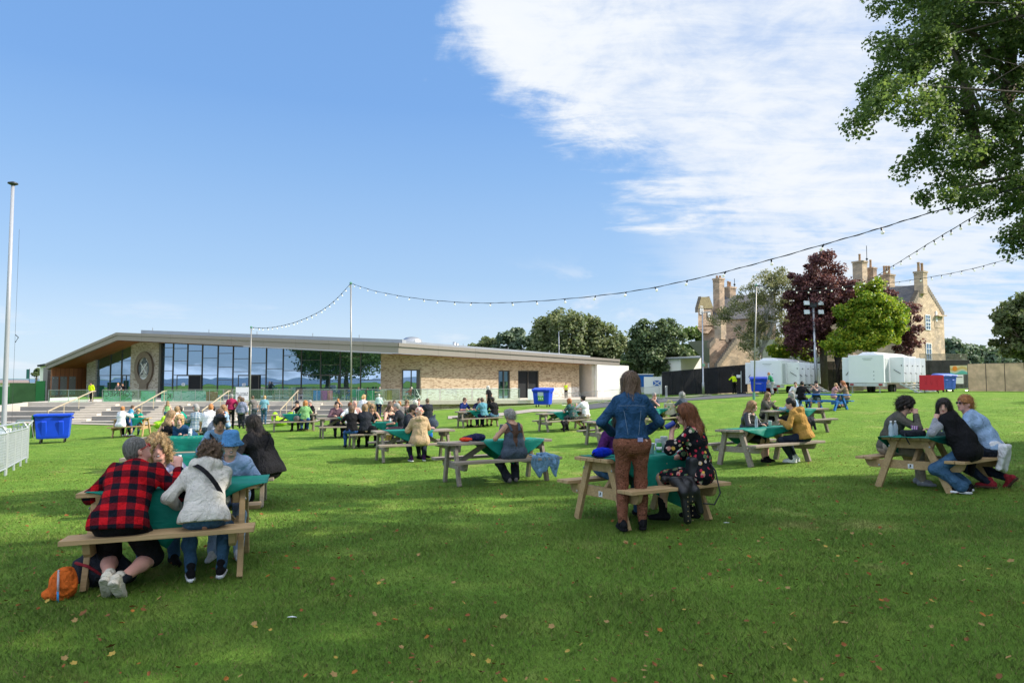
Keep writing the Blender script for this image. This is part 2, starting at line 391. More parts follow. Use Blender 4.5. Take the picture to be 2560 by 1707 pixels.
def tp(px, off=0.0):
    """point on the terrace's front edge"""
    P = [Vector((xat(a, b), b, 0)) for a, b in TL]
    x0 = (px - 1280) / F
    for i in range(2):
        a, b = P[i], P[i + 1]; dx, dy = b.x - a.x, b.y - a.y
        s = (x0 * a.y - a.x) / (dx - x0 * dy)
        if s <= 1 or i == 1:
            q = a + (b - a) * s; n = Vector((-dy, dx, 0)).normalized(); q = q + n * off; return Vector((q.x, q.y, FL))
def pavilion():
    C = at(996, 857, 66); K = at(292, 831, 74); E = at(114, 909, 76.3); Rr = at(1549, 898, 82)
    Cb = at(996, 883, 66); Kb = at(292, 850, 74); Eb = at(114, 923.5, 76.3); Rb = at(1549, 914, 82)
    org = Vector((C.x, C.y, FL))
    root = empty('pavilion', org, 0, 'long low pavilion of buff brick and glass under a grey kinked roof', 'building')
    u1 = Vector((C.x - K.x, C.y - K.y, 0)).normalized(); n1 = Vector((-u1.y, u1.x, 0))      # back normal of the front
    u2 = Vector((Rr.x - C.x, Rr.y - C.y, 0)).normalized(); n2 = Vector((-u2.y, u2.x, 0))
    def part(m, name, mt, par=None, **k): return m.build(name, mt, par or root, org=org, **k)
    # the two metal fascias, each with a recessed joint between an upper and a lower band
    def fas(a, b, ab, bb, n, mt):
        m = MB()
        for f0, f1, o in ((0, .36, .10), (.375, 1, 0)):
            p = [a.lerp(ab, f0), b.lerp(bb, f0), b.lerp(bb, f1), a.lerp(ab, f1)]
            m.hexa([q - n * o for q in p][::-1] + [q + n * .3 for q in p][::-1])
        part(m, 'fascia', mt)
    fas(E, K, Eb, Kb, n1, ZINC); fas(K, C, Kb, Cb, n1, ZINC); fas(C, Rr, Cb, Rb, n2, ZINC)
    m = MB(); B = n1 * 22
    m.add([E + n1*.05, K + n1*.05, K + B, E + B, Eb + n1*.3 + Vector((0,0,.02)), Kb + n1*.3+ Vector((0,0,.02)), Kb + B, Eb + B], [(0,1,2,3),(4,7,6,5),(0,3,7,4),(2,6,7,3)])
    m.add([K + n1*.05, C + n1*.05, C + B, K + B], [(0,1,2,3)])
    m.add([C + n1*.1, Rr + n2*.1, Rr + B, C + B], [(0,1,2,3)])
    part(m, 'roof', ZINC_D)
    m = MB()      # raised roof edge set back behind the fascia
    def up(pa, pb, n, s, h0, h1):
        a = pa + n * s; b = pb + n * s
        m.hexa([a - Vector((0,0,.2)), b - Vector((0,0,.2)), b + n*1 - Vector((0,0,.2)), a + n*1 - Vector((0,0,.2)), a + Vector((0,0,h0)), b + Vector((0,0,h1)), b + n*1 + Vector((0,0,h1)), a + n*1 + Vector((0,0,h0))])
    up(K.lerp(C, .05), C - u1 * .3, n1, 1.6, .42, .42); up(C + u2*.3, C.lerp(Rr, .9), n2, 2.0, .38, .30)
    part(m, 'roof_upstand', ZINC_D)
    # wooden soffit
    W = 3.5
    m = MB(); Z = Vector((0, 0, .03))
    m.add([Eb + n1*.3 - Z, Kb + n1*.3 - Z, Kb + n1 * 14 - Z, Eb + n1 * 14 - Z], [(0,1,2,3)])
    m.add([Kb + n1*.3 - Z, Cb + n1*.3 - Z, Cb + n1 * (W+.5) - Z, Kb + n1 * (W+.5) - Z], [(0,1,2,3)])
    m.add([Cb + n2*.3 - Z, Rb + n2*.3 - Z, Rb + n2 * 2.4 - Z, Cb + n2 * 2.4 - Z], [(0,1,2,3)])
    part(m, 'soffit', TIMB_H)
    # front wall plane (w = metres along u1 from the back of C)
    P0 = Vector((C.x, C.y, 0)) + n1 * W
    def wpos(px, off=0.0):
        q = P0 + n1 * off; x0 = (px - 1280) / F; s = (x0 * q.y - q.x) / (u1.x - x0 * u1.y); return s
    def wpt(s, z, off=0.0): q = P0 + n1 * off + u1 * s; return Vector((q.x, q.y, z))
    def ztop(s, off=0.0):
        """underside of the roof over a point of the front wall"""
        sk = (Vector((K.x, K.y, 0)) - Vector((C.x, C.y, 0))).dot(u1); se = (Vector((E.x, E.y, 0)) - Vector((C.x, C.y, 0))).dot(u1)
        if s > sk: return Cb.z + (Kb.z - Cb.z) * (s / sk) - .05
        return Kb.z + (Eb.z - Kb.z) * ((s - sk) / (se - sk)) - .05
    sk = (Vector((K.x, K.y, 0)) - Vector((C.x, C.y, 0))).dot(u1)
    def wall(s0, s1, z0, off=0.0, th=.3, name='wall', mt=BRICK, ztf=None, cuts=()):
        m = MB(); ss = sorted([s0, s1] + ([sk] if s0 < sk < s1 else [])); f = ztf or ztop
        for a, b in zip(ss, ss[1:]):
            m.hexa([wpt(a, z0, off), wpt(b, z0, off), wpt(b, z0, off + th), wpt(a, z0, off + th), wpt(a, f(a), off), wpt(b, f(b), off), wpt(b, f(b), off + th), wpt(a, f(a), off + th)])
        return m
    s402, s331 = wpos(402), wpos(331); s244, s222 = wpos(244), wpos(222); s952 = wpos(952); s1053 = wpos(1053)
    s240 = wpos(238)
    part(wall(s331, s402, FL, -.25), 'crest_pillar', BRICKG); part(wall(s222, s244, FL, -.25), 'wall_pillar', BRICKG)
    # glass walls
    def glazing(s0, s1, px_list, rows, doors):
        m = wall(s0, s1, FL, 0, .06); g = part(m, 'glass_wall', GLASS)
        fm = MB()
        for k, px in enumerate(px_list):
            s = wpos(px); fm.hexa([wpt(s + a, z if z < 9 else ztop(s), o) for z in (FL, 99) for a, o in ((-.045, -.08), (.045, -.08), (.045, -.003), (-.045, -.003))])
        xs = [s0] + [wpos(p) for p in px_list] + [s1]
        for k, (a, b) in enumerate(zip(xs, xs[1:])):
            if b - a < .3: continue
            for z in rows[k % len(rows)]:
                zz = FL + z
                if zz < min(ztop(a), ztop(b)) - .15:
                    fm.hexa([wpt(q, zz + dz, o) for dz in (-.03, .03) for q, o in ((a + .05, -.06), (b - .05, -.06), (b - .05, -.003), (a + .05, -.003))])
        part(fm, 'window_frame', FRAME, g)
        for a, b, leaf in doors:
            a, b = wpos(a), wpos(b); top = FL + 2.55
            d = MB(); d.hexa([wpt(q, z, o) for z in (FL, top) for q, o in ((a, -.11), (b, -.11), (b, -.004), (a, -.004))])
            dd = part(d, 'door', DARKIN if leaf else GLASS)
            f2 = MB()
            for q0, q1, z0, z1 in ((a, a + .09, FL, top), (b - .09, b, FL, top), (a + .09, b - .09, top - .1, top), ((a + b) / 2 - .04, (a + b) / 2 + .04, FL, top - .1)):
                f2.hexa([wpt(q, z, o) for z in (z0, z1) for q, o in ((q0, -.16), (q1, -.16), (q1, -.112), (q0, -.112))])
            part(f2, 'door_frame', FRAME, dd)
            if leaf:
                f3 = MB(); f3.hexa([wpt(q, z, o) for z in (FL + .05, top - .12) for q, o in ((a + .1, -.135), ((a + b) / 2 - .05, -.135), ((a + b) / 2 - .05, -.118), (a + .1, -.118))])
                part(f3, 'door_leaf', GLASS, dd)
                f4 = MB(); cx = (a * .72 + b * .28); f4.hexa([wpt(q, z, o) for z in (FL + 1.35, FL + 1.65) for q, o in ((cx - .22, -.145), (cx + .22, -.145), (cx + .22, -.137), (cx - .22, -.137))])
                nt = part(f4, 'door_notice', WHITE, dd)
                f5 = MB(); f5.hexa([wpt(q, z, o) for z in (FL + 1.47, FL + 1.53) for q, o in ((cx - .12, -.150), (cx + .12, -.150), (cx + .12, -.146), (cx - .12, -.146))])
                part(f5, 'notice_print', BLACK, dd)
        return g
    rws = [(1.5, 3.0, 4.6, 5.6), (2.55, 4.1, 5.5), (1.1, 2.55, 3.6, 5.2), (1.2, 2.5, 4.4), (2.0, 3.4, 4.9), (1.4, 2.9, 4.3), (1.1, 2.55, 3.8), (1.7, 3.2)]
    glazing(s402, s952, [433, 469, 506, 545, 583, 623, 666, 708, 754, 802, 851, 902], rws, [(445, 506, 1), (598, 651, 1), (804, 849, 0)])
    glazing(s244, s331, [277, 305], [(1.3, 2.5, 3.6, 4.6), (2.55, 4.0), (2.55, 4.2, 5.0)], [(308, 330, 0)])
    part(wall(s952, s1053, FL), 'brick_wall', BRICK)
    m = wall(wpos(402) - .02, wpos(402) + .25, FL, -.3, .28); part(m, 'corner_trim', FRAME)
    # timber clad recess at the left
    zb = lambda s: ztop(s)
    E0 = Vector((E.x, E.y, 0)) + u1 * .62
    def es(px): x0 = (px - 1280) / F; return (x0 * E0.y - E0.x) / (n1.x - x0 * n1.y)
    def ep(o, z, d=0.0): q = E0 + n1 * o + u1 * d; return Vector((q.x, q.y, z))
    m = MB(); m.hexa([ep(a, z, d) for z in (FL, Eb.z + .22) for a, d in ((.3, 0), (.3, -.2), (7.5, -.2), (7.5, 0))]); part(m, 'timber_wall', TIMB_S)
    part(wall((E0 - P0).dot(u1), s222, FL, 2.2, .2), 'timber_wall', TIMB_V)
    for px in (131, 152, 174):
        a = es(px); b = es(px + 16); m = MB(); m.hexa([ep(q, z, o) for z in (FL + .3, FL + 2.4) for q, o in ((a, .01), (b, .01), (b, .06), (a, .06))]); pn = part(m, 'service_panel', plain('panel_grey', (.22, .21, .20), .5))
        m = MB()
        for z in (FL + .5, FL + 2.2):
            for f in (.2, .8): m.ball(ep(a + (b - a) * f, z, .07), .06, 8)
        part(m, 'panel_fixing', STEEL, pn)
    a = wpos(113, -2.4); m = MB(); m.hexa([wpt(q, z, o) for z in (FL - .8, 99) for q, o in ((a, -2.6), (a + .62, -2.6), (a + .62, -2.2), (a, -2.2))])
    m.v = [(x, y, (Eb.z + .25 if z > 50 else z)) for x, y, z in m.v]; part(m, 'end_wall', CONC)
    # right hand brick wall, receding
    Q0 = wpt(s1053, 0, 0)
    def q2(px):
        x0 = (px - 1280) / F; return (x0 * Q0.y - Q0.x) / (u2.x - x0 * u2.y)
    def pt2(s, z, off=0.0): q = Q0 + u2 * s + n2 * off; return Vector((q.x, q.y, z))
    L2 = (Vector((Rr.x, Rr.y, 0)) - Vector((C.x, C.y, 0))).length
    def zt2(s): return Cb.z + (Rb.z - Cb.z) * min(1, s / L2) - .04
    def seg2(a, b, z0, z1f, off=0, th=.3):
        m = MB(); f = z1f if callable(z1f) else (lambda s: z1f)
        m.hexa([pt2(a, z0, off), pt2(b, z0, off), pt2(b, z0, off + th), pt2(a, z0, off + th), pt2(a, f(a), off), pt2(b, f(b), off), pt2(b, f(b), off + th), pt2(a, f(a), off + th)]); return m
    ops = [(q2(1246), q2(1275)), (q2(1295), q2(1347))]; s0 = 0; top = FL + 3.05
    m = MB()
    for a, b in ops + [(q2(1448), None)]:
        mm = seg2(s0, a, FL, zt2); m.add(mm.v, mm.f); 
        if b: mm = seg2(a, b, top, zt2); m.add(mm.v, mm.f); s0 = b
    part(m, 'brick_wall', BRICK)
    s0 = .05; PBR = mat('pale_brick', br, c1=(.70, .66, .60), c2=(.62, .58, .52), c3=(.45, .38, .32), mort=(.68, .64, .58))
    for a, b in ops + [(q2(1448), None)]:
        part(seg2(s0, a - .05, FL + .02, FL + 1.15, -.02, .018), 'pale_brick_plinth', PBR); s0 = (b or 0) + .05
    for k, (a, b) in enumerate(ops):
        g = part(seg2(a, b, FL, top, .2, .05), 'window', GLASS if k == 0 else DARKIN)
        f = MB()
        for x0, x1, z0, z1 in ((a, a + .12, FL, top), (b - .12, b, FL, top), (a, b, top - .12, top), ((a + b) / 2 - .05, (a + b) / 2 + .05, FL, top)):
            mm = seg2(x0, x1, z0, z1, .08, .1); f.add(mm.v, mm.f)
        part(f, 'window_frame', FRAME, g)
    # window in the short front brick wall
    a, b = wpos(1007), wpos(1050); m = MB(); m.hexa([wpt(q, z, o) for z in (FL, top) for q, o in ((a, -.02), (b, -.02), (b, -.001), (a, -.001))]); g = part(m, 'window', GLASS)
    m = MB()
    for x0, x1, z0, z1 in ((a - .06, a + .06, FL, top), (b - .35, b, FL, top), (a, b, top - .1, top), ((a + b) / 2 - .05, (a + b) / 2 + .05, FL, top)):
        m.hexa([wpt(q, z, o) for z in (z0, z1) for q, o in ((x0, -.07), (x1, -.07), (x1, -.021), (x0, -.021))])
    part(m, 'window_frame', FRAME, g)
    # white end block
    e0, e1 = q2(1452), q2(1549); zlow = FL - .5
    m = seg2(q2(1471), e1, zlow, lambda s: zt2(s) - .02, -1.6, .4); part(m, 'white_wall', RENDER_W)
    m = seg2(q2(1471) - .5, q2(1471) - .03, zlow, lambda s: zt2(s) - .02, -1.2, 5.0); part(m, 'white_wall_return', CONC_L)
    # roof details
    m = MB(); c = K.lerp(C, .93) + n1 * 9; 
    m.lathe([(1.15, -.1), (1.15, .5), (1.05, .9), (.7, 1.15), (.2, 1.25)], c + Vector((0, 0, -.2)), 18); part(m, 'roof_vent', STEEL, smooth=True)
    m = MB(); c = K.lerp(C, .78) + n1 * 9; m.lathe([(.8, -.1), (.8, .3), (.5, .6), (.15, .66)], c, 16); part(m, 'roof_vent', STEEL, smooth=True)
    m = MB(); c = C.lerp(Rr, .33) + n2 * 6; m.tube([c, c + Vector((0, 0, 1.0))], .18, 10); m.tube([c + u2 * .35, c + u2 * .35 + Vector((0, 0, .9))], .15, 10); part(m, 'roof_flue', STEEL, smooth=True)
    m = MB()
    for f in (.08, .3, .48, .68, .84): c = K.lerp(C, f) + n1 * 2.2; m = MB(); m.tube([c, c + Vector((0, 0, .75))], .04, 6); part(m, 'roof_safety_post', STEEL)
    for f in (.1, .3, .5, .7): c = C.lerp(Rr, f) + n2 * 2.5; m = MB(); m.tube([c, c + Vector((0, 0, .6))], .04, 6); part(m, 'roof_safety_post', STEEL)
    m = MB(); c = K.lerp(C, .4) + n1 * 8; m.box(c + Vector((0, 0, .35)), (6.5, 1.6, .08), math.atan2(u1.y, u1.x)); part(m, 'solar_panel', BLACK)
    # the crest on the pillar
    sc = (s331 + s402) / 2 + .05; cc = wpt(sc, 0, -.25); zc = CZ + (945 - 921) / F * cc.y
    wd, hg = (s402 - s331) * .62, 1.9
    BR = plain('bronze', (.20, .155, .115), .5, .35, .15, 3); SIL = plain('crest_ground', (.38, .38, .34), .5, .3); SLV = plain('crest_silver', (.62, .62, .60), .4, .4); CRD = plain('crest_dark', (.10, .12, .13), .5, .3)
    def ell(cz, rx, rz, o0, o1, n=40, hole=0):
        m = MB(); P = [(math.cos(2 * math.pi * i / n), math.sin(2 * math.pi * i / n)) for i in range(n)]
        if not hole:
            m.add([wpt(sc + x * rx, cz + z * rz, o) for o in (o0, o1) for x, z in P], [tuple(range(n)), tuple(range(n, 2 * n))[::-1]] + [(i, i + n, (i + 1) % n + n, (i + 1) % n) for i in range(n)])
        else:
            m.add([wpt(sc + x * rx * k, cz + z * rz * k, o) for k in (1, hole) for o in (o0, o1) for x, z in P], [(a + i, b + i, b + (i + 1) % n, a + (i + 1) % n) for a, b in ((0, n), (2 * n, 0), (3 * n, 2 * n), (n, 3 * n)) for i in range(n)])
        return m
    rr = ell(zc, wd / 2 * 1.02, hg, -.55, -.27, hole=.66); st = sc
    rr.hexa([wpt(st + x, z, o) for z, w in ((zc - hg - 1.3, .30), (zc - hg * .88, .55)) for x, o in ((-w, -.53), (w, -.53), (w, -.27), (-w, -.27))])
    crest = part(rr, 'crest_ring', BR)
    part(ell(zc, wd / 2 * .69, hg * .67, -.36, -.27), 'crest_plate', SIL, crest)
    m = MB()
    for sg in (-1, 1): m.bar(wpt(sc - .42 * sg, zc - .62, -.42), wpt(sc + .42 * sg, zc + .62, -.42), .10, .13, up=tuple(n1))
    m.add([wpt(sc + x * .9, zc - 1.05 - .25 * math.cos(x * 1.6) + dz, -.42) for dz in (0, .28) for x in (-1, -.5, 0, .5, 1)], [(i, i + 1, i + 6, i + 5) for i in range(4)])
    part(m, 'crest_saltire', SLV, crest)
    m = MB()
    for x, z, rx, rz in ((-.75, -.1, .2, .75), (.75, -.1, .2, .75), (-.62, .55, .18, .3), (.62, .55, .18, .3), (0, .95, .42, .22), (0, 1.25, .22, .3), (-.3, .75, .2, .2), (.3, .75, .2, .2), (-.45, -.75, .25, .15), (.45, -.75, .25, .15)):
        m.ball(wpt(sc + x * .8, zc + z * .80, -.37), (rx * .9, .06, rz * .8), 10, Matrix.Rotation(math.atan2(u1.y, u1.x), 3, 'Z'))
    part(m, 'crest_figures', CRD, crest, smooth=True)
    return dict(wpt=wpt, wpos=wpos, u1=u1, n1=n1, pt2=pt2, q2=q2)
PV = pavilion()

def terrace():
    m = MB(); bk = [Vector((60, 100, FL)), Vector((-70, 100, FL))]
    pts = [tp(60)] + [tp(115), tp(1030), tp(1453)] + [tp(1560)]
    pts = [Vector((p.x, p.y, FL)) for p in pts]
    edge = [p.copy() for p in pts]
    poly = pts + [Vector((pts[-1].x, 92, FL)), Vector((pts[0].x, 92, FL))]
    m.prism([p - Vector((0, 0, .36)) for p in poly], (0, 0, .36)); m.build('terrace', CONC_L)['kind'] = 'structure'
    m = MB()
    a, b, c = tp(800, .5), tp(1030, .5), tp(1560, .5)
    for p, q in ((a, b), (b, c)):
        d = (q - p).normalized(); n = Vector((-d.y, d.x, 0))
        m.hexa([Vector((w.x, w.y, z)) for z in (FL - 1.6, FL - .36) for w in (p, q, q + n * .3, p + n * .3)])
    o = m.build('plinth_wall', BRICK); setp(o, 'low brick plinth wall under the terrace edge at the lawn', 'wall')
    # seating tiers
    root = empty('terrace_steps', tp(450), 0, 'wide concrete seating steps rising from the lawn to the pavilion terrace', 'steps')
    u = (tp(1030) - tp(115)).normalized(); n = Vector((u.y, -u.x, 0))     # outward
    A = tp(83); Bp = tp(880)
    for k in range(4):
        m = MB(); o0 = .02 + 1.72 * k; o1 = 1.72 * (k + 1); z = FL - .35 * (k + 1); ex = k * 1.7
        p, q = A - u * ex + n * (.02 if k == 0 else o0), Bp + n * (.02 if k == 0 else o0)
        m.hexa([Vector((w.x, w.y, zz)) for zz in (z - .8, z) for w in (p + n * 1.7, q + n * 1.7, q, p)])
        m.build('step_tier', CONC, root, org=root.location, bevel=.01)
        m = MB(); m.hexa([Vector((w.x, w.y, zz)) for zz in (z + .001, z + .03) for w in (p + n * 1.71, q + n * 1.71, q + n * 1.2, p + n * 1.2)])
        m.build('step_nosing', CONC_L, root, org=root.location)
    # flights of stairs with handrails
    RAIL = plain('handrail', (.62, .52, .36), .4, .5, .05)
    for k, (pxt, w) in enumerate(((240, 2.2), (418, 2.2), (578, 2.2), (750, 2.2))):
        t0 = tp(pxt)
        m = MB()
        for j in range(10):
            z = FL - .175 * (j + 1) + .004; o0 = .86 * j + .03
            c = t0 + n * o0 - u * (.0)
            m.hexa([Vector((q.x, q.y, zz)) for zz in (z - .17, z) for q in (c + n * .84, c + u * w + n * .84, c + u * w, c)])
        m.build('stair_flight', CONC_L, root, org=root.location)
        hr = MB(); a = t0 - u * .15 + Vector((0, 0, 1.0)) + n * .1; bb = t0 - u * .15 + n * 7.4 + Vector((0, 0, -1.5 + 1.0))
        hr.tube([a - n * .5, a, bb], .055, 8)
        for f in (0, .33, .66, .98):
            q = a.lerp(bb, f); hr.tube([q, q - Vector((0, 0, 1.0))], .03, 6)
        o = hr.build('handrail', RAIL, None, org=t0, loc=t0); setp(o, ('pale metal handrail on the leftmost flight of the pavilion steps', 'pale sloping handrail beside the crest pillar steps', 'pale sloping handrail on the flight left of the white sign', 'pale handrail of the rightmost flight behind the picnic tables')[k], 'handrail', 'handrails on the terrace steps')
    m = MB(); p = tp(83); q = G(0, 1050); zq = gz(*q)
    f0 = A - u * 5.1 + n * 6.9
    m.hexa([Vector((A.x - u.x*.3, A.y, FL - 1.7)), Vector((f0.x, f0.y, FL - 2.3)), Vector((f0.x - 9, f0.y, FL - 2.4)), Vector((A.x - 9, A.y + 2, FL - 1.9)),
            Vector((A.x - u.x*.3, A.y, FL + .02)), Vector((f0.x, f0.y, FL - 1.35)), Vector((f0.x - 9, f0.y, FL - 1.75)), Vector((A.x - 9, A.y + 2, FL - 1.1))])
    setp(m.build('side_wall', CONC_L), 'pale sloping wall at the left end of the seating steps', 'wall')
    drape('pavement', [(-60, 50), (-40, 52.8), (-20, 54.2), (-8, 56)], [(-60, 54.6), (-40, 56.2), (-20, 57.2), (-8, 58.8)], PAVE, .05)
    drape('lawn_edging', [(-14, 62.0), (0, 64.3), (12, 68.5)], [(-14, 62.9), (0, 65.2), (12, 69.6)], PAVE, .04)
    # glass balustrade: separate runs, panels as parts
    runs = [(122, 222), (257, 391), (418, 560), (582, 738), (758, 1000), (1006, 1100), (1102, 1180), (1182, 1300)]
    lab = ['short run before the timber recess', 'run with the green banners under the crest', 'run before the first open doors', 'run left of the flight behind the standing men', 'long run before the tree reflecting glass', 'run before the first brick window', 'middle run before the bare brick wall', 'rightmost run before the brick doorway']
    for k, (a, b) in enumerate(runs):
        pa, pb = tp(a, .12), tp(b, .12); L = (pb - pa).length; nn = max(2, round(L / 1.4)); d = (pb - pa).normalized()
        rt = empty('glass_balustrade', pa, 0, 'green tinted glass balustrade, ' + lab[k], 'balustrade', 'glass balustrade runs along the terrace edge')
        for j in range(nn):
            m = MB(); s, e = pa + d * (L * j / nn + .02), pa + d * (L * (j + 1) / nn - .02)
            m.bar(s + Vector((0, 0, .56)), e + Vector((0, 0, .56)), .02, 1.08); m.build('glass_panel', RGLASS, rt, org=pa)
        m = MB(); m.bar(pa + Vector((0, 0, 1.125)), pb + Vector((0, 0, 1.125)), .06, .045)
        m.build('top_rail', STEEL, rt, org=pa)
        for j in range(nn + 1): q = pa + d * (L * j / nn); m = MB(); m.box(q + Vector((0, 0, .55)), (.03, .04, 1.1)); m.build('rail_post', STEEL, rt, org=pa)
    return n, u
TN, TU = terrace()

def text(name, body, size, mt, p, rz, parent=None, mirror=False, ext=.004, tilt=R(90)):
    cu = bpy.data.curves.new(name, 'FONT'); cu.body = body; cu.size = size; cu.align_x = 'CENTER'; cu.align_y = 'CENTER'; cu.extrude = ext; cu.space_line = .85
    t = bpy.data.objects.new(name, cu); COL.objects.link(t)
    dg = bpy.context.evaluated_depsgraph_get(); me = bpy.data.meshes.new_from_object(t.evaluated_get(dg)); bpy.data.objects.remove(t)
    M = Matrix.Rotation(rz, 4, 'Z') @ Matrix.Rotation(tilt, 4, 'X')
    if mirror: M = M @ Matrix.Scale(-1, 4, (1, 0, 0))
    me.transform(M); 
    if mirror: me.flip_normals()
    me.materials.clear(); me.materials.append(mt)
    o = bpy.data.objects.new(name, me); COL.objects.link(o); o.location = p
    if parent: o.parent = parent; o.location = Vector(p) - parent.location
    return o
INK = plain('ink', (.02, .03, .03), .7)
def banners():
    rz = math.atan2(TU.y, TU.x)
    def banner(a, b, z0, z1, mt, label, off=.20):
        pa, pb = tp(a, off), tp(b, off); m = MB(); m.bar(pa + Vector((0, 0, (z0 + z1) / 2)), pb + Vector((0, 0, (z0 + z1) / 2)), .012, z1 - z0)
        o = m.build('banner', mt, None, org=pa, loc=pa); setp(o, label, 'banner', 'banners tied inside the glass balustrade'); return o, pa, pb
    def g_ban(t, base, a, b):
        p = oc(t); n = t.noise(p, 1.1, 3, .5, 1.2); c = t.mix(t.ss(n, .52, .56), base, a); c = t.mix(t.ss(t.noise(t.mapv(p, (1, 1, 2)), 1.7, 3, .5, 2), .58, .60), c, b)
        return pbsdf(t, c, .6)
    B1 = mat('banner_green', g_ban, base=(.22, .55, .36), a=(.08, .36, .14), b=(.35, .42, .52))
    o, pa, pb = banner(259, 330, .05, 1.0, B1, 'mint green banner with CONNECT lettering seen from behind')
    text('banner_lettering', 'CONNECT', .62, INK, pa.lerp(pb, .5) - Vector((TN.x, TN.y, 0)) * -.03 + Vector((0, 0, .72)), rz, o, mirror=True)
    banner(352, 388, .05, 1.0, B1, 'narrow green banner on the glass right of the crest')
    o, pa, pb = banner(403, 432, .05, 1.0, B1, 'green banner with a dark slanting letter beside the crest pillar')
    text('banner_lettering', 'KT', .7, INK, pa.lerp(pb, .5) + TN * .03 + Vector((0, 0, .5)), rz, o, mirror=True)
    o, pa, pb = banner(434, 515, .05, 1.0, mat('banner_pale', g_ban, base=(.40, .50, .50), a=(.34, .46, .48), b=(.06, .32, .24)), 'pale grey banner with dark green figures')
    banner(516, 544, .05, .95, mat('banner_red', g_ban, base=(.30, .10, .05), a=(.27, .09, .05), b=(.50, .3, .25)), 'rust red banner right of the pale banner')
    # white sign board
    pa = tp(593, -.25); pb = tp(625, -.25); m = MB(); m.bar(pa + Vector((0, 0, .75)), pb + Vector((0, 0, .75)), .03, 1.22); c = (pa + pb) / 2
    s = empty('white_sign', c, 0, 'white board reading Bar, Lounge & Tickets Inside on the terrace edge', 'sign'); m.build('sign_board', WHITE, s, org=c)
    text('sign_lettering', 'Bar, Lounge &\nTickets Inside', .19, plain('sign_grey', (.10, .12, .15), .6), c + TN * .03 + Vector((0, 0, .72)), rz, s)
    pa = tp(1318, -.2); pb = tp(1346, -.2); m = MB(); m.bar(pa + Vector((0, 0, .55)), pb + Vector((0, 0, .55)), .03, 1.1)
    setp(m.build('notice_board', WHITE, None, org=pa, loc=pa), 'blank white board leaning on the terrace rail left of the blue bin', 'board')
banners()
# ================================================================ trees
def leafmat(key, a, b, c, tr=.35):
    def fn(t):
        g = t.n('ShaderNodeNewGeometry'); r = g.outputs['Random Per Island']
        n = t.noise(g.outputs['Position'], .55, 3, .6)
        col = t.ramp(t.m('ADD', t.m('MULTIPLY', r, .55), t.m('MULTIPLY', n, .5)), [(.25, a), (.5, b), (.75, c)])
        d = t.n('ShaderNodeBsdfPrincipled'); t.set(d.inputs['Base Color'], col); d.inputs['Roughness'].default_value = .55; d.inputs['Specular IOR Level'].default_value = .35
        nn = t.n('ShaderNodeVectorMath', operation='NORMALIZE', i_0=t.n('ShaderNodeVectorMath', operation='ADD', i_0=g.outputs['Normal'], i_1=(.25, -.1, .55))); t.set(d.inputs['Normal'], nn)
        tl = t.n('ShaderNodeBsdfTranslucent'); t.set(tl.inputs[0], t.mix(.5, col, (1.0, 1.0, .35), 'MULTIPLY'))
        mx = t.n('ShaderNodeMixShader'); mx.inputs[0].default_value = tr; t.set(mx.inputs[1], d); t.set(mx.inputs[2], tl); return mx
    return mat(key, fn)
L_SYC = leafmat('leaf_sycamore', (.085, .145, .045), (.130, .210, .060), (.210, .290, .080), .55)
L_DARK = leafmat('leaf_dark', (.075, .125, .058), (.115, .175, .075), (.180, .225, .095), .35)
L_OLIVE = leafmat('leaf_olive', (.110, .155, .062), (.160, .205, .085), (.230, .255, .115), .4)
L_COP = leafmat('leaf_copper', (.085, .032, .042), (.150, .058, .066), (.235, .105, .095), .4)
L_LIME = leafmat('leaf_lime', (.110, .220, .022), (.240, .370, .030), (.500, .520, .050), .5)
L_BIR = leafmat('leaf_birch', (.15, .18, .075), (.22, .235, .10), (.31, .30, .14), .4)
L_FAR = leafmat('leaf_far', (.085, .140, .095), (.120, .180, .115), (.165, .215, .135), .3)
BARK = plain('bark', (.13, .105, .08), .9, 0, .3, 3, .8, .03); BARKL = plain('bark_pale', (.42, .40, .36), .8, 0, .3, 4, .5, .02)
def leaves(rng, cents, rads, n, size, droop=0.0):
    """n leaf quads spread through small clumps"""
    k = rng.integers(0, len(cents), n); c = cents[k]; r = rads[k][:, None]
    d = rng.normal(size=(n, 3)); d /= np.linalg.norm(d, axis=1)[:, None]
    p = c + d * r * rng.random((n, 1)) ** .45 * np.array([1, 1, .8])
    nr = d * .5 + rng.normal(size=(n, 3)) * .6 + np.array([0, 0, .45]); nr /= np.linalg.norm(nr, axis=1)[:, None]
    a = np.cross(nr, rng.normal(size=(n, 3))); a[:, 2] -= droop; a /= np.linalg.norm(a, axis=1)[:, None]; b = np.cross(nr, a)
    s = size * (.6 + .8 * rng.random((n, 1)))
    fold = nr * s * .25
    V = np.stack([p - a * s * .5, p + b * s * .42 + fold - a * s * .05, p + a * s * .55, p - b * s * .42 + fold - a * s * .05], 1).reshape(-1, 3)
    I = np.arange(n)[:, None] * 4 + np.arange(4)[None]
    return V, I
def crown_clumps(rng, blobs, dens, cr, shell=.55):
    C = []
    for c, r in blobs:
        r = np.array(r, float); vol = r[0] * r[1] * r[2] * 4.2; n = max(6, int(dens * vol / cr ** 3 * .35))
        d = rng.normal(size=(n, 3)); d /= np.linalg.norm(d, axis=1)[:, None]
        rad = shell + (1 - shell) * rng.random((n, 1)) ** .6
        C.append(np.array(c) + d * r * rad)
    C = np.concatenate(C); R_ = cr * (.6 + .8 * rng.random(len(C))); return C, R_
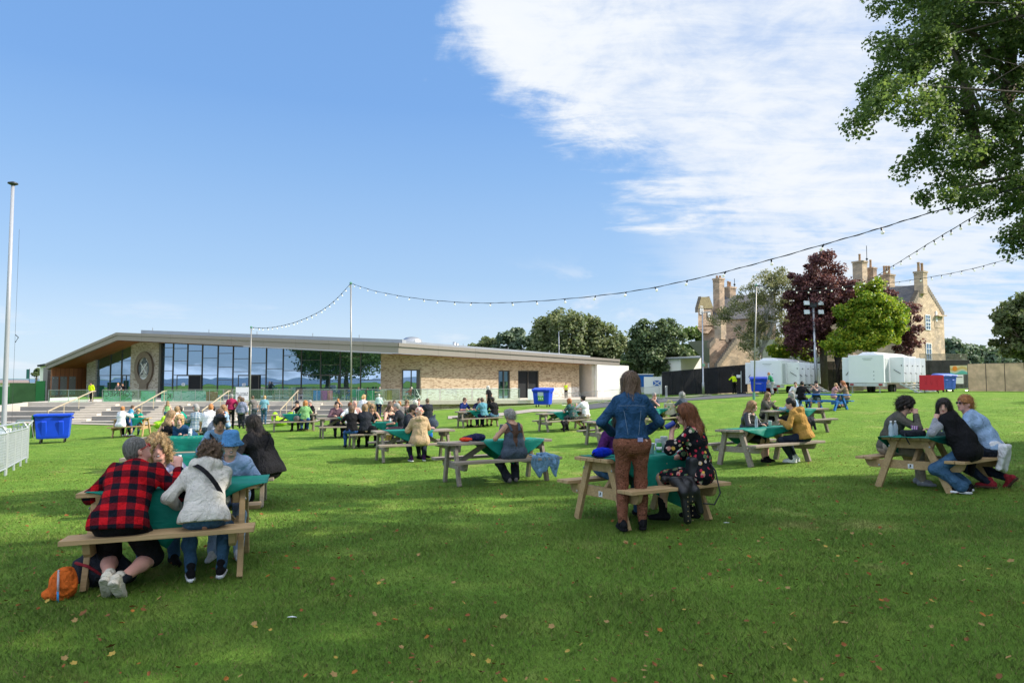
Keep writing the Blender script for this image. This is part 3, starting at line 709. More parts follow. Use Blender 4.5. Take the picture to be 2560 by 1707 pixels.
def tree(name, label, base, blobs, lm, n, size, cr=.8, dens=1.0, trunk=None, bark=None, group=None, seed=1, droop=0.0, limbs=10, cat='tree', tr=.3, shell=.55, visible_stems=1.0, keep=None):
    rng = np.random.default_rng(seed); rnd = random.Random(seed)
    base = Vector(base); root = empty(name, base, 0, label, cat, group)
    C, R_ = crown_clumps(rng, blobs, dens, cr, shell)
    if keep is not None: k = keep(C); C, R_ = C[k], R_[k]
    V, I = leaves(rng, C, R_, n, size, droop)
    fast('crown', V - np.array(base), I, lm, root)
    m = MB(); top = Vector(max(blobs, key=lambda b: b[0][2] + b[1][2])[0]); th = trunk or (top.z - base.z)
    T = [base + Vector((0, 0, -.2)), base + Vector((rnd.uniform(-.1, .1), 0, th * .35)), (base.lerp(top, .5)) + Vector((rnd.uniform(-.3, .3), 0, 0)), top]
    m.tube(T, [tr * 1.25, tr, tr * .7, tr * .2], 10)
    ids = rng.permutation(len(C))[:limbs * 4]
    for j, i in enumerate(ids):
        e = Vector(C[i]); f = rnd.uniform(.2, .75); q = T[1].lerp(T[3], f) if f > .3 else T[1]
        mid = q.lerp(e, .5) + Vector((0, 0, rnd.uniform(-.3, .6) * cr)); rr = tr * (.42 if j < limbs else .16) * visible_stems
        m.tube([q, mid, e], [rr, rr * .6, rr * .2], 6)
    m.build('trunk', bark or BARK, root, smooth=True, org=base); return root
def zb(px, py, d): return tuple(at(px, py, d))
def bl(px, py, d, rx, ry=None, rz=None):
    """crown blob by pixel centre and pixel radii"""
    s = d / F; return (zb(px, py, d), (rx * s, (ry if ry else rx) * s, (rz if rz else rx) * s))
def trees():
    # the large sycamore whose boughs hang into the right of the view
    tb = Vector((13.2, 11.5, gz(13.2, 11.5))); D = 11.5
    bb = [bl(2330, 120, 11, 150, 150, 150), bl(2480, 60, 12, 200, 200, 190), bl(2270, 250, 10.5, 130, 120, 95), bl(2185, 280, 10.2, 70, 70, 40), bl(2350, 380, 11, 110, 120, 90), bl(2430, 300, 12, 150, 150, 130),
          bl(2480, 430, 12, 120, 160, 90), bl(2390, 480, 11, 70, 80, 50), bl(2550, 600, 11, 30, 60, 25), bl(2540, 500, 12, 60, 80, 50), bl(2420, -120, 11.5, 260, 240, 170), bl(2660, 230, 12, 190, 160, 240), bl(2740, 480, 12, 170, 160, 110), bl(2700, -250, 12, 360, 240, 220), bl(2210, 130, 10.6, 60, 60, 60)]
    t = tree('sycamore_tree', 'large leafy sycamore with spreading boughs reaching in from the right edge', tb, bb, L_SYC, 108000, .058, .26, .46, bark=BARK, seed=5, limbs=16, tr=.40, shell=.2, visible_stems=.22)
    m = MB(); P = lambda x, y, d: at(x, y, d)
    for pts, r0, r1 in (([P(2530, 330, 12.2), P(2520, 240, 12.2), P(2530, 120, 12.3), P(2490, 80, 12.3)], .16, .07), ([P(2450, 420, 12), P(2420, 260, 12), P(2400, 150, 12), P(2330, 60, 12)], .11, .03),
                        ([P(2440, 290, 12), P(2330, 260, 11.5), P(2200, 250, 11)], .05, .015), ([P(2530, 200, 12.2), P(2440, 90, 12), P(2380, 60, 11.6)], .07, .02), ([P(2560, 380, 12), P(2450, 280, 11.8), P(2380, 120, 11.6)], .06, .02), ([P(2700, 430, 12), P(2540, 440, 12), P(2400, 470, 11.5)], .05, .02), ([P(2800, 700, 12), P(2620, 620, 12), P(2540, 560, 12)], .09, .05)):
        n = len(pts); m.tube(pts, [r0 + (r1 - r0) * i / (n - 1) for i in range(n)], 8)
    m.build('bough', BARK, t, smooth=True, org=tb)
    # trees standing outside the frame at the right; their shade lies on the near lawn
    def side(x, y, hgt, r, seed, nm='broadleaf_tree', n=15000, low=.30):
        z = gz(x, y); bs = [((x, y, z + hgt * .62), (r, r, hgt * .36)), ((x - r * .5, y - r * .3, z + hgt * .5), (r * .7, r * .7, hgt * .22)), ((x + r * .5, y + r * .2, z + hgt * .5), (r * .7, r * .7, hgt * .25)), ((x, y, z + hgt * low), (r * .8, r * .8, hgt * .15))]
        return tree(nm, SIDE[(x, y)], (x, y, z), bs, L_SYC, n, .40, 1.0, .8, seed=seed, group='broadleaf trees round the lawn outside the view', limbs=6, tr=.35)
    SIDE = {}
    for x, y, h, r, lb in SIDE_TREES: SIDE[(x, y)] = lb
    for i, (x, y, h, r, lb) in enumerate(SIDE_TREES): side(x, y, h, r, 40 + i)
    # behind the pavilion
    tree('evergreen_oak', 'broad dark olive evergreen oak, tallest dome behind the pavilion roof', gp(1430, 118), [bl(1420, 845, 118, 90, 80, 66), bl(1360, 880, 118, 45, 60, 45), bl(1500, 860, 118, 60, 60, 50), bl(1540, 880, 118, 45, 50, 45), bl(1440, 900, 118, 120, 60, 40)], L_OLIVE, 30000, .5, 1.3, 1.2, seed=2, tr=.5)
    tree('dark_tree', 'dark green tree with pointed crown tops standing right of the pavilion', gp(1640, 105), [bl(1615, 850, 105, 32, 40, 50), bl(1670, 850, 105, 36, 40, 48), bl(1640, 895, 105, 70, 60, 48), bl(1590, 900, 105, 35, 40, 45), bl(1690, 900, 105, 30, 40, 40)], L_DARK, 24000, .42, 1.0, 1.2, seed=3, tr=.4)
    tree('broadleaf_tree', 'smaller fresh green tree between the dark tree and the stone tower', gp(1735, 125), [bl(1735, 865, 125, 32, 40, 44), bl(1755, 890, 125, 22, 30, 36)], L_SYC, 4500, .7, 1.2, 1, seed=4)
    tree('cedar_tree', 'blue green cedar with flat tiered boughs left of the evergreen oak', gp(1290, 125), [bl(1290, 833, 125, 20, 30, 8), bl(1275, 847, 125, 30, 35, 8), bl(1305, 858, 125, 34, 35, 9), bl(1270, 870, 125, 42, 45, 12)], L_FAR, 4500, .6, 1.0, 1, seed=6)
    tree('broadleaf_tree', 'low yellowing tree top just showing over the roof left of the cedar', gp(1215, 130), [bl(1225, 858, 130, 26, 30, 14), bl(1190, 866, 130, 22, 30, 10)], L_OLIVE, 2200, .6, 1.0, 1, seed=7)
    # round the stone house
    tree('birch_tree', 'airy silver birch with pale stems beside the stone tower', gp(1905, 66), [bl(1905, 735, 66, 44, 45, 60), bl(1860, 760, 66, 28, 35, 40), bl(1950, 720, 66, 36, 40, 55), bl(1900, 820, 66, 60, 50, 45), bl(1950, 800, 66, 45, 50, 60), bl(1815, 775, 66, 30, 30, 25), bl(1800, 800, 66, 26, 30, 20), bl(1870, 875, 66, 38, 30, 25), bl(1935, 690, 66, 20, 30, 25)], L_BIR, 16000, .15, .62, .7, seed=8, bark=BARKL, tr=.16, limbs=12, shell=.1, droop=.8, visible_stems=1.2)
    tree('copper_beech', 'tall dark purple copper beech in front of the stone house', gp(2060, 62), [bl(2055, 675, 62, 50, 60, 42), bl(2040, 740, 62, 75, 70, 50), bl(2110, 740, 62, 62, 70, 42), bl(2035, 800, 62, 70, 70, 50), bl(2150, 790, 62, 60, 60, 60), bl(2020, 850, 62, 55, 60, 40), bl(2260, 800, 64, 36, 50, 50), bl(2262, 860, 64, 30, 40, 30), bl(2200, 760, 64, 60, 60, 40), bl(2010, 690, 62, 30, 30, 24), bl(2285, 855, 64, 18, 20, 14)], L_COP, 52000, .20, .6, .9, seed=9, tr=.30, shell=.35)
    tree('maple_tree', 'bright yellow green maple in front of the copper beech', gp(2095, 58), [bl(2180, 745, 58, 48, 50, 35), bl(2150, 790, 58, 60, 55, 40), bl(2205, 790, 58, 55, 50, 42), bl(2200, 840, 58, 60, 55, 32), bl(2130, 850, 58, 50, 50, 30), bl(2085, 865, 58, 36, 40, 20), bl(2165, 830, 58, 66, 55, 45), bl(2235, 800, 58, 28, 40, 40), bl(2185, 718, 58, 20, 25, 20)], L_LIME, 46000, .19, .52, .9, seed=10, tr=.36, shell=.4, limbs=8)
    tree('young_maple', 'small light green bushy tree below the birch behind the left trailer', gp(1990, 68), [bl(1960, 870, 68, 36, 35, 24), bl(2010, 855, 68, 34, 35, 30), bl(1985, 890, 68, 50, 40, 24), bl(1985, 815, 68, 20, 25, 20)], L_LIME, 7000, .26, .6, .7, seed=11, tr=.14)
    # right hand edge
    tree('broadleaf_tree', 'olive green tree cut by the right edge of the picture behind the tan fence', gp(2590, 95), [bl(2560, 790, 95, 60, 60, 60), bl(2530, 840, 95, 40, 50, 40), bl(2580, 860, 95, 80, 60, 50), bl(2510, 790, 95, 16, 20, 12)], L_OLIVE, 12000, .5, 1.0, .7, seed=12, tr=.4, shell=.3)
    xs = [(2385, 876, 15, 'small pale tree nearest the stone gable in the distant tree line'), (2400, 888, 26, 'rounded far tree behind the wooden deck rail'), (2440, 890, 30, 'dense far tree in the middle of the right tree line'), (2475, 892, 26, 'far tree at the right of the distant tree line'), (2510, 893, 24, 'far tree beside the olive tree at the right edge')]
    for i, (px, py, r, lb) in enumerate(xs):
        tree('distant_tree', lb, gp(px, 170 + 6 * i), [bl(px, py, 170 + 6 * i, r, r, 22), bl(px + 8, 905, 170 + 6 * i, r * 1.2, r, 18)], L_FAR, 2600, 1.1, 1.8, .9, seed=20 + i, group='trees of the distant line at the right', tr=.4)
    m = [bl(1500 + 28 * i, 925, 112 + i, 26, 22, 22) for i in range(9)]
    tree('laurel_hedge', 'dark hedge between the pavilion and the tower, behind the scrim fence', gp(1620, 112), m, L_DARK, 7000, .5, .8, .8, seed=30, cat='hedge', tr=.1)
    tree('small_conifer', 'tiny dark conifer against the sky beside the white gable at the left', gp(92, 100), [bl(92, 928, 100, 5, 8, 6), bl(94, 934, 100, 8, 8, 3)], L_DARK, 900, .3, .3, 1, seed=31, tr=.1)
SIDE_TREES = [(24, 8.9, 15, 3.3, 'narrow tree outside the view, third at the right hand side'), (20.5, 7.2, 14, 5.0, 'dense tree outside the view between the first two at the right'), (17.5, 4.0, 15, 6.5, 'broad tree outside the view, nearest at the right hand side'), (16, -5, 15, 7, 'broad tree outside the view, behind and right of the camera'), (27, 8.6, 15, 5.5, 'broad tree outside the view, second at the right hand side'),
              (30, -3, 17, 8, 'broad tree outside the view, far back on the right'), (22, 14.2, 9.0, 3.0, 'small tree outside the view right of the sycamore'), (46, 25, 12, 4.5, 'slim tree outside the view, far right of the lawn'),
              (43, 33.5, 12, 3.2, 'narrow tree outside the view beyond the lawn on the right'), (52, 41, 13, 4, 'tree outside the view beyond the tan fence end'), (34, 19.5, 8, 2.6, 'small round tree outside the view beside the right table'),
              (-54, 30, 17, 9, 'wide tree outside the view at the left, mirrored in the glass'), (-66, 22, 16, 8, 'tree outside the view far left, mirrored in the glass')]
trees()

# ================================================================ stone house
class Plane:
    """vertical plane through two ground points given by pixel column and distance"""
    def __init__(s, p0, d0, p1, d1):
        s.a = Vector((xat(p0, d0), d0, 0)); s.b = Vector((xat(p1, d1), d1, 0)); s.u = (s.b - s.a).normalized(); s.n = Vector((-s.u.y, s.u.x, 0))
    def P(s, px, py, off=0.0):
        q = s.a + s.n * off; x0 = (px - 1280) / F
        for _ in range(3):
            k = (x0 * q.y - q.x) / (s.u.x - x0 * s.u.y); w = q + s.u * k
            r = at(px, py, w.y); x0 = r.x / r.y
        return Vector((w.x, w.y, r.z))
STONE = None
def g_stone(t, a, b, c, sc=1.0):
    p = oc(t); tex = t.n('ShaderNodeTexBrick'); t.set(tex.inputs['Vector'], t.mapv(t.n('ShaderNodeVectorMath', operation='ADD', i_0=p, i_1=t.mapv(t.n('ShaderNodeTexNoise', i_Vector=p, i_Scale=.7).outputs[1], (.1, .1, .1))), (1, 1, 1), (R(90), 0, R(35))))
    tex.inputs['Scale'].default_value = sc; tex.inputs['Brick Width'].default_value = .75; tex.inputs['Row Height'].default_value = .3; tex.inputs['Mortar Size'].default_value = .012
    t.set(tex.inputs['Color1'], a); t.set(tex.inputs['Color2'], b); t.set(tex.inputs['Mortar'], tuple(x * .6 for x in a))
    n = t.noise(p, .5, 6, .7); col = t.mix(t.ss(n, .46, .6), tex.outputs[0], c); vn = t.n('ShaderNodeTexVoronoi', i_Vector=t.mapv(p, (1.3, 1.3, 3.3)), i_Scale=1.0); sc2 = t.n('ShaderNodeSeparateColor'); t.set(sc2.inputs[0], vn.outputs['Color']); col = t.mix(t.m('MULTIPLY', t.ss(sc2.outputs[0], .5, .9), .45), col, tuple(x * .62 for x in b)); col = t.mix(t.m('MULTIPLY', t.ss(sc2.outputs[1], .7, .95), .45), col, tuple(min(1, x * 1.25) for x in a))
    col = t.mix(t.m('MULTIPLY', t.ss(t.noise(t.mapv(p, (1, 1, 3)), 1.4, 6, .7), .6, .75), .6), col, tuple(x * .4 for x in a))
    return pbsdf(t, col, .9, 0, t.m('ADD', tex.outputs['Fac'], n), .5, .03, .1)
STONE = mat('sandstone', g_stone, a=(.58, .44, .31), b=(.48, .365, .265), c=(.38, .305, .24))
STONE_D = mat('old_sandstone', g_stone, a=(.50, .365, .26), b=(.40, .295, .215), c=(.27, .215, .17))
SLATE = mat('slate', br, c1=(.13, .125, .13), c2=(.10, .10, .105), c3=(.17, .16, .14), mort=(.06, .06, .06), w=.3, h=.22, wall=(R(50), 0, R(30)))
POT = plain('chimney_pot', (.42, .25, .14), .8)
def zz(x, y): return (1720 + x / 3.459, 600 + y / 3.459)
def steps(pts, m, pl, off, th, w=.5):
    """crow steps along a gable edge"""
    for (x0, y0), (x1, y1), n in pts:
        for i in range(n):
            a = pl.P(*zz(x0 + (x1 - x0) * i / n, y0 + (y1 - y0) * i / n), off); b = pl.P(*zz(x0 + (x1 - x0) * (i + 1) / n, y0 + (y1 - y0) * (i + 1) / n), off)
            zt = max(a.z, b.z) + .06; zl = min(a.z, b.z) - .35; nn = pl.n * th
            m.hexa([Vector((q.x, q.y, z)) + e for z in (zl, zt) for q, e in ((a, nn * -.1), (b, nn * -.1), (b, nn), (a, nn))])
def cs(L, pl, off, th, root, org):
    for q in L: m = MB(); steps([q], m, pl, off, th); m.build('crow_steps', plain('step_stone', (.19, .155, .12), .9, 0, .3, 3), root, org=org)
def chimney(root, org, px0, px1, py0, py1, d, pots, name='chimney', mt=None, dep=1.0):
    a = at(*zz(px0, py1), d); b = at(*zz(px1, py1), d); top = at(*zz(px0, py0), d).z; w = b.x - a.x; rz = R(35)
    c = Vector(((a.x + b.x) / 2, d, 0)); w *= .78
    m = MB(); m.box((c.x, c.y, (a.z + top) / 2), (w, w * dep, top - a.z), rz); m.box((c.x, c.y, top - .12), (w * 1.16, w * dep * 1.16, .22), rz); m.box((c.x, c.y, top - .42), (w * 1.07, w * dep * 1.07, .1), rz)
    o = m.build(name, mt or STONE_D, root, org=org)
    for f, ph in pots:
        m = MB(); q = c + Vector((w * f * .8, 0, 0)); m.lathe([(.18, 0), (.15, .15), (.13, ph * .85), (.17, ph * .9), (.15, ph)], (q.x, q.y, top), 10); m.build('chimney_pot', POT, o, smooth=True, org=org)
    return o
def win(root, org, pl, x0, y0, x1, y1, off=-.03, mt=None):
    a, b = zz(x0, y0), zz(x1, y1); p = [pl.P(a[0], b[1], off), pl.P(b[0], b[1], off), pl.P(b[0], a[1], off), pl.P(a[0], a[1], off)]
    zl, zh = (p[0].z + p[1].z) / 2, (p[2].z + p[3].z) / 2; p = [Vector((q.x, q.y, z)) for q, z in zip(p, (zl, zl, zh, zh))]
    m = MB(); m.prism(p, pl.n * .1); o = m.build('window', mt or GLASS, root, org=org)
    f = MB(); w = .09; u = pl.u
    for k in (0, .5, 1): q = p[0].lerp(p[1], k); f.bar(q - pl.n * .03, q + Vector((0, 0, zh - zl)) - pl.n * .03, w if k != .5 else .05, .08, up=tuple(pl.n))
    for k in (0, .25, .5, .75, 1): q = Vector((0, 0, (zh - zl) * k)); f.bar(p[0] + q - pl.n * .035, p[1] + q - pl.n * .035, .08, w if k in (0, .5, 1) else .045)
    f.build('window_frame', WHITE, o, org=org); return o
def house():
    # right wing
    pl = Plane(2278, 78, 2360, 84); org = pl.P(2278, 950); org.z = gz(org.x, org.y)
    root = empty('stone_house', org, 0, 'tall golden sandstone house with crow stepped gable and chimneys at the right', 'house')
    Pz = lambda x, y, o=0: pl.P(*zz(x, y), o); dn = Vector((0, 0, 4))
    e0, e1, ap = Pz(1928, 595), Pz(2212, 640), Pz(2045, 392)
    base = lambda q: Vector((q.x, q.y, org.z - .3))
    m = MB(); m.prism([base(e0), base(e1), e1, ap, e0], pl.n * 12); m.build('wall', STONE, root, org=org)
    cs([((1925, 600), (2000, 440), 9), ((2068, 398), (2214, 636), 13)], pl, 0, .45, root, org)
    # roof over the wing, running back to the left
    up = Vector((0, 0, .15)); m = MB(); rr = ap + up; le = e0 - pl.u * .25 + up - Vector((0, 0, .25)); re = e1 + pl.u * .25 + up - Vector((0, 0, .25))
    m.add([le + pl.n * .5, rr + pl.n * .5, rr + pl.n * 12, le + pl.n * 12], [(0, 1, 2, 3)]); m.add([re + pl.n * .5, rr + pl.n * .5, rr + pl.n * 12, re + pl.n * 12], [(0, 1, 2, 3)])
    m.build('roof', SLATE, root, org=org)
    chimney(root, org, 1968, 2064, 272, 470, 80.5, [(-.25, 1.1), (.25, 1.0)], mt=STONE)
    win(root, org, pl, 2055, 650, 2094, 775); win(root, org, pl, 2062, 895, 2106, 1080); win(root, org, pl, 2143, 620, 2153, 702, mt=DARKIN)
    m = MB(); a, b = Pz(2150, 655, -.25), Pz(2222, 655, -.25); m.hexa([Vector((q.x, q.y, z)) + e for z, ee in ((a.z - 1.4, .5), (a.z, 1)) for q, e in ((a, pl.n * .2), (b, pl.n * .2), (b, pl.n * 1.6), (a, pl.n * 1.6))]); m.bar(a, b, .5, .12); m.build('corner_turret', STONE, root, org=org)
    # main body behind the trees
    p2 = Plane(1985, 92, 2290, 96); P2 = lambda x, y, o=0: p2.P(*zz(x, y), o)
    a, b = P2(1330, 520), P2(1990, 520); ra, rb = P2(1330, 400, 5), P2(1990, 395, 5)
    m = MB(); m.prism([base(a), base(b), b, a], p2.n * 10); m.build('wall', STONE, root, org=org)
    m = MB(); m.add([a - p2.n*.3, b - p2.n*.3, rb, ra, a + p2.n * 10.3, b + p2.n * 10.3], [(0, 1, 2, 3), (3, 2, 5, 4)]); m.add([a, ra, a + p2.n * 10], [(0, 1, 2)]); m.build('roof', SLATE, root, org=org)
    for x in (1400, 1480): win(root, org, p2, x, 890, x + 30, 980)
    win(root, org, p2, 1390, 610, 1420, 700)
    chimney(root, org, 1440, 1548, 185, 500, 92, [(0, 1.0)], mt=STONE); chimney(root, org, 1552, 1632, 240, 500, 93, [(-.1, 1.1)]); chimney(root, org, 1668, 1782, 300, 500, 92, [(-.3, 1.2), (0, 1.2), (.3, 1.2)])
    m = MB(); q = at(*zz(1548, 190), 91); m.tube([q, q + Vector((0, 0, 2.2))], .04, 5); m.ball(q + Vector((0, 0, .4)), .16, 8); m.build('finial', DARKM, root, org=org)
    # left tower and low wings : an older house of its own
    t1 = Plane(1757, 86, 1900, 84); org2 = t1.P(1757, 950); org2.z = gz(org2.x, org2.y)
    r2 = empty('stone_tower_house', org2, 0, 'weathered stone tower house with turret, slate roof and stepped gables left of the birch', 'house')
    P1 = lambda x, y, o=0: t1.P(*zz(x, y), o); base2 = lambda q: Vector((q.x, q.y, org2.z - .3))
    def wall(poly, pl_, ext, name='wall', mt=STONE_D): m = MB(); m.prism(poly, Vector((.30, 1, 0)) * ext); return m.build(name, mt, r2, org=org2)
    a, b = P1(132, 700), P1(760, 668); wall([base2(a), base2(b), b, a], t1, 11)
    ra, rb = P1(300, 480, 5), P1(760, 470, 5)
    m = MB(); m.add([a - t1.n * .3, b - t1.n * .3, rb, ra, a + t1.n * 11, b + t1.n * 11], [(0, 1, 2, 3), (3, 2, 5, 4), (0, 3, 4)]); m.build('roof', SLATE, r2, org=org2)
    # turret
    tq = Plane(1745, 83.4, 1782, 84.6); T = lambda x, y, o=0: tq.P(*zz(x, y), o)
    wall([T(88, 745), T(212, 738), T(212, 590), T(150, 590), T(88, 590)], tq, 2.6, 'turret'); 
    m = MB(); a, b, c = T(84, 592), T(150, 592), T(118, 488); m.prism([T(86, 592, -.1), T(150, 592, -.1), T(115, 492, -.1)], Vector((.3, 1, 0)) * 2.4); m.prism([T(150, 592, -.1), T(217, 588, -.1), T(182, 492, -.1), T(115, 492, -.1)], Vector((.3, 1, 0)) * 2.2)
    m.build('turret_roof', plain('mossy_tile', (.27, .22, .12), .9, 0, .3, 4), r2, org=org2)
    cs([((82, 600), (112, 492), 6), ((180, 492), (216, 590), 6)], tq, -.02, .4, r2, org2)
    m = MB()
    for k in range(4): w = 1 - k * .17; a, b = T(150 - 64 * w, 745 + 12 * k), T(150 + 62 * w, 745 + 12 * k); m.hexa([Vector((q.x, q.y, a.z - dz)) + e for dz in (.3, 0) for q, e in ((a, Vector((0, .1, 0))), (b, Vector((0, .1, 0))), (b, Vector((.6, 2, 0))), (a, Vector((.6, 2, 0))))])
    m.build('turret_corbel', STONE_D, r2, org=org2); win(r2, org2, tq, 104, 575, 128, 640, mt=DARKIN); win(r2, org2, tq, 172, 622, 188, 665, mt=DARKIN)
    chimney(r2, org2, 226, 312, 332, 640, 87, [(-.25, .35), (.25, .35)]); chimney(r2, org2, 305, 410, 408, 640, 90, [(-.1, .8), (.15, .7)])
    m = MB(); q = at(*zz(403, 405), 90); m.tube([q, q + Vector((0, 0, 1.1))], .04, 5); m.ball(q + Vector((0, 0, .3)), .15, 8); m.build('finial', DARKM, r2, org=org2)
    # stepped gables in front
    g1 = Plane(1765, 76, 1900, 80); Gq = lambda x, y, o=0: g1.P(*zz(x, y), o)
    wall([base2(Gq(186, 1150)), base2(Gq(390, 1150)), Gq(385, 940), Gq(330, 850), Gq(240, 850), Gq(186, 900)], g1, 9); 
    cs([((186, 905), (236, 848), 4), ((322, 832), (385, 935), 7)], g1, 0, .4, r2, org2)
    chimney(r2, org2, 238, 326, 692, 860, 77.6, [], mt=STONE)
    g2 = Plane(1765, 74, 1900, 78.5); G2 = lambda x, y, o=0: g2.P(*zz(x, y), o)
    wall([base2(G2(255, 1150)), base2(G2(612, 1150)), G2(612, 1050), G2(460, 848), G2(425, 848), G2(255, 1080)], g2, 8)
    cs([((252, 1085), (422, 852), 13), ((455, 850), (612, 1050), 13)], g2, 0, .4, r2, org2)
    m = MB(); e, f = G2(615, 1052), G2(440, 850); sh = Vector((9, 3, 0)); m.add([e + g2.n * .4, f + g2.n * .4, f + g2.n * .4 + sh * 1.1 , e + g2.n * .4 + sh], [(0, 1, 2, 3)])
    m.add([f + g2.n * .5, G2(445, 850) + g2.n * 8, e + g2.n * 8, e + g2.n * .5], [(0, 1, 2, 3)]); m.build('low_roof', plain('pale_slate', (.30, .30, .30), .6), r2, org=org2)
    m = MB(); a = P1(176, 870, -.2); b = P1(180, 1135, -.2); m.tube([a, (a.x, a.y, b.z)], .09, 8); m.build('drain_pipe', WHITE, r2, org=org2)
    # small white roofed building and ramp parapet
    w = Plane(1700, 100, 1753, 104); o3 = w.P(1710, 930); o3.z = gz(o3.x, o3.y); m = MB(); q = [w.P(1702, 930), w.P(1753, 930), w.P(1753, 893), w.P(1702, 897)]; m.prism([Vector((q[0].x, q[0].y, o3.z)), Vector((q[1].x, q[1].y, o3.z)), q[2], q[3]], w.n * 8)
    rt = empty('white_outbuilding', o3, 0, 'plain white flat roofed outbuilding between the dark tree and the tower house', 'building'); m.build('wall', RENDER_W, rt, org=o3)
    m = MB(); m.bar(w.P(1700, 894.5, -.2), w.P(1755, 891, -.2), 8, .2); m.build('roof', ZINC_D, rt, org=o3)
house()

# ================================================================ left background
def left_bg():
    p = Plane(-60, 74, 112, 74); org = p.P(60, 990); org.z = gz(org.x, org.y)
    GREEN = plain('green_hoarding', (.055, .13, .045), .7, 0, .25, .6); GREEN2 = plain('green_hoarding_bright', (.02, .17, .045), .6, 0, .15, .6)
    r = empty('green_hoarding', org, 0, 'long dark green hoarding wall left of the pavilion', 'fence'); 
    for a, b, mt, y0, off in ((-70, 24, GREEN2, 966, 0), (24, 90, GREEN, 957, -.3), (90, 113, GREEN2, 952, -.6)):
        m = MB(); q = [p.P(a, y0, off), p.P(b - .8, y0, off)]; m.prism([Vector((q[0].x, q[0].y, org.z - .5)), Vector((q[1].x, q[1].y, org.z - .5)), q[1], q[0]], p.n * .1); m.build('hoarding_panel', mt, r, org=org)
    w = Plane(-80, 118, 80, 122); o = w.P(20, 960); o.z = gz(o.x, o.y); m = MB(); q = [w.P(-90, 958), w.P(78, 958)]; zl, zh = q[0].z - 5, q[0].z
    m.prism([Vector((q[0].x, q[0].y, zl)), Vector((q[1].x, q[1].y, zl)), Vector((q[1].x, q[1].y, zh)), Vector((q[0].x, q[0].y, zh))], w.n * 10)
    r = empty('low_roofed_building', o, 0, 'far low building whose brown tiled roof shows over the green hoarding', 'building'); m.build('wall', RENDER_W, r, org=o)
    m = MB(); q = [w.P(-90, 958.5, -.6), w.P(75, 958.5, -.6), w.P(70, 951.5, 5), w.P(-90, 951.5, 5)]; m.prism(q, (0, 0, .15)); m.build('roof', plain('brown_tile', (.25, .19, .16), .8), r, org=o)
    w = Plane(97, 92, 116, 92); o = w.P(100, 960); o.z = gz(o.x, o.y); r = empty('white_gabled_building', o, 0, 'narrow white gabled building peeping from behind the left end of the pavilion', 'building')
    m = MB(); q = [w.P(99.5, 956), w.P(125, 956), w.P(125, 912), w.P(99.5, 916)]; m.prism([Vector((q[0].x, q[0].y, o.z)), Vector((q[1].x, q[1].y, o.z)), q[2], q[3]], w.n * 6); m.build('wall', RENDER_W, r, org=o)
    m = MB(); m.bar(w.P(96.5, 914.5, -.3), w.P(126, 909.5, -.3), .6, .25); m.build('roof', DARKM, r, org=o)
    p = at(70, 923, 110); m = MB(); m.box((p.x, p.y, p.z - .75), (.45, .12, 1.5)); b = Vector((p.x, p.y, gz(p.x, p.y))); r = empty('banner_pole', b, 0, 'small dark green vertical banner on a pole against the sky at the left', 'banner'); m.build('banner_cloth', plain('teal_banner', (.03, .14, .13), .6), r, org=b)
    m = MB(); m.tube([(p.x + .25, p.y, b.z), (p.x + .25, p.y, p.z + .1)], .04, 6); m.build('pole', DARKM, r, org=b)
    # sea beyond, seen as a thin strip at the horizon
    m = MB(); m.add([(-3900, -3900, -2.75), (-330, -3900, -2.75), (-330, 420, -2.75), (-40, 420, -2.75), (-40, 3900, -2.75), (-3900, 3900, -2.75)], [(0, 1, 2, 3, 4, 5)])
    m.build('sea', plain('sea_water', (.03, .09, .15), .25))['kind'] = 'structure'
left_bg()
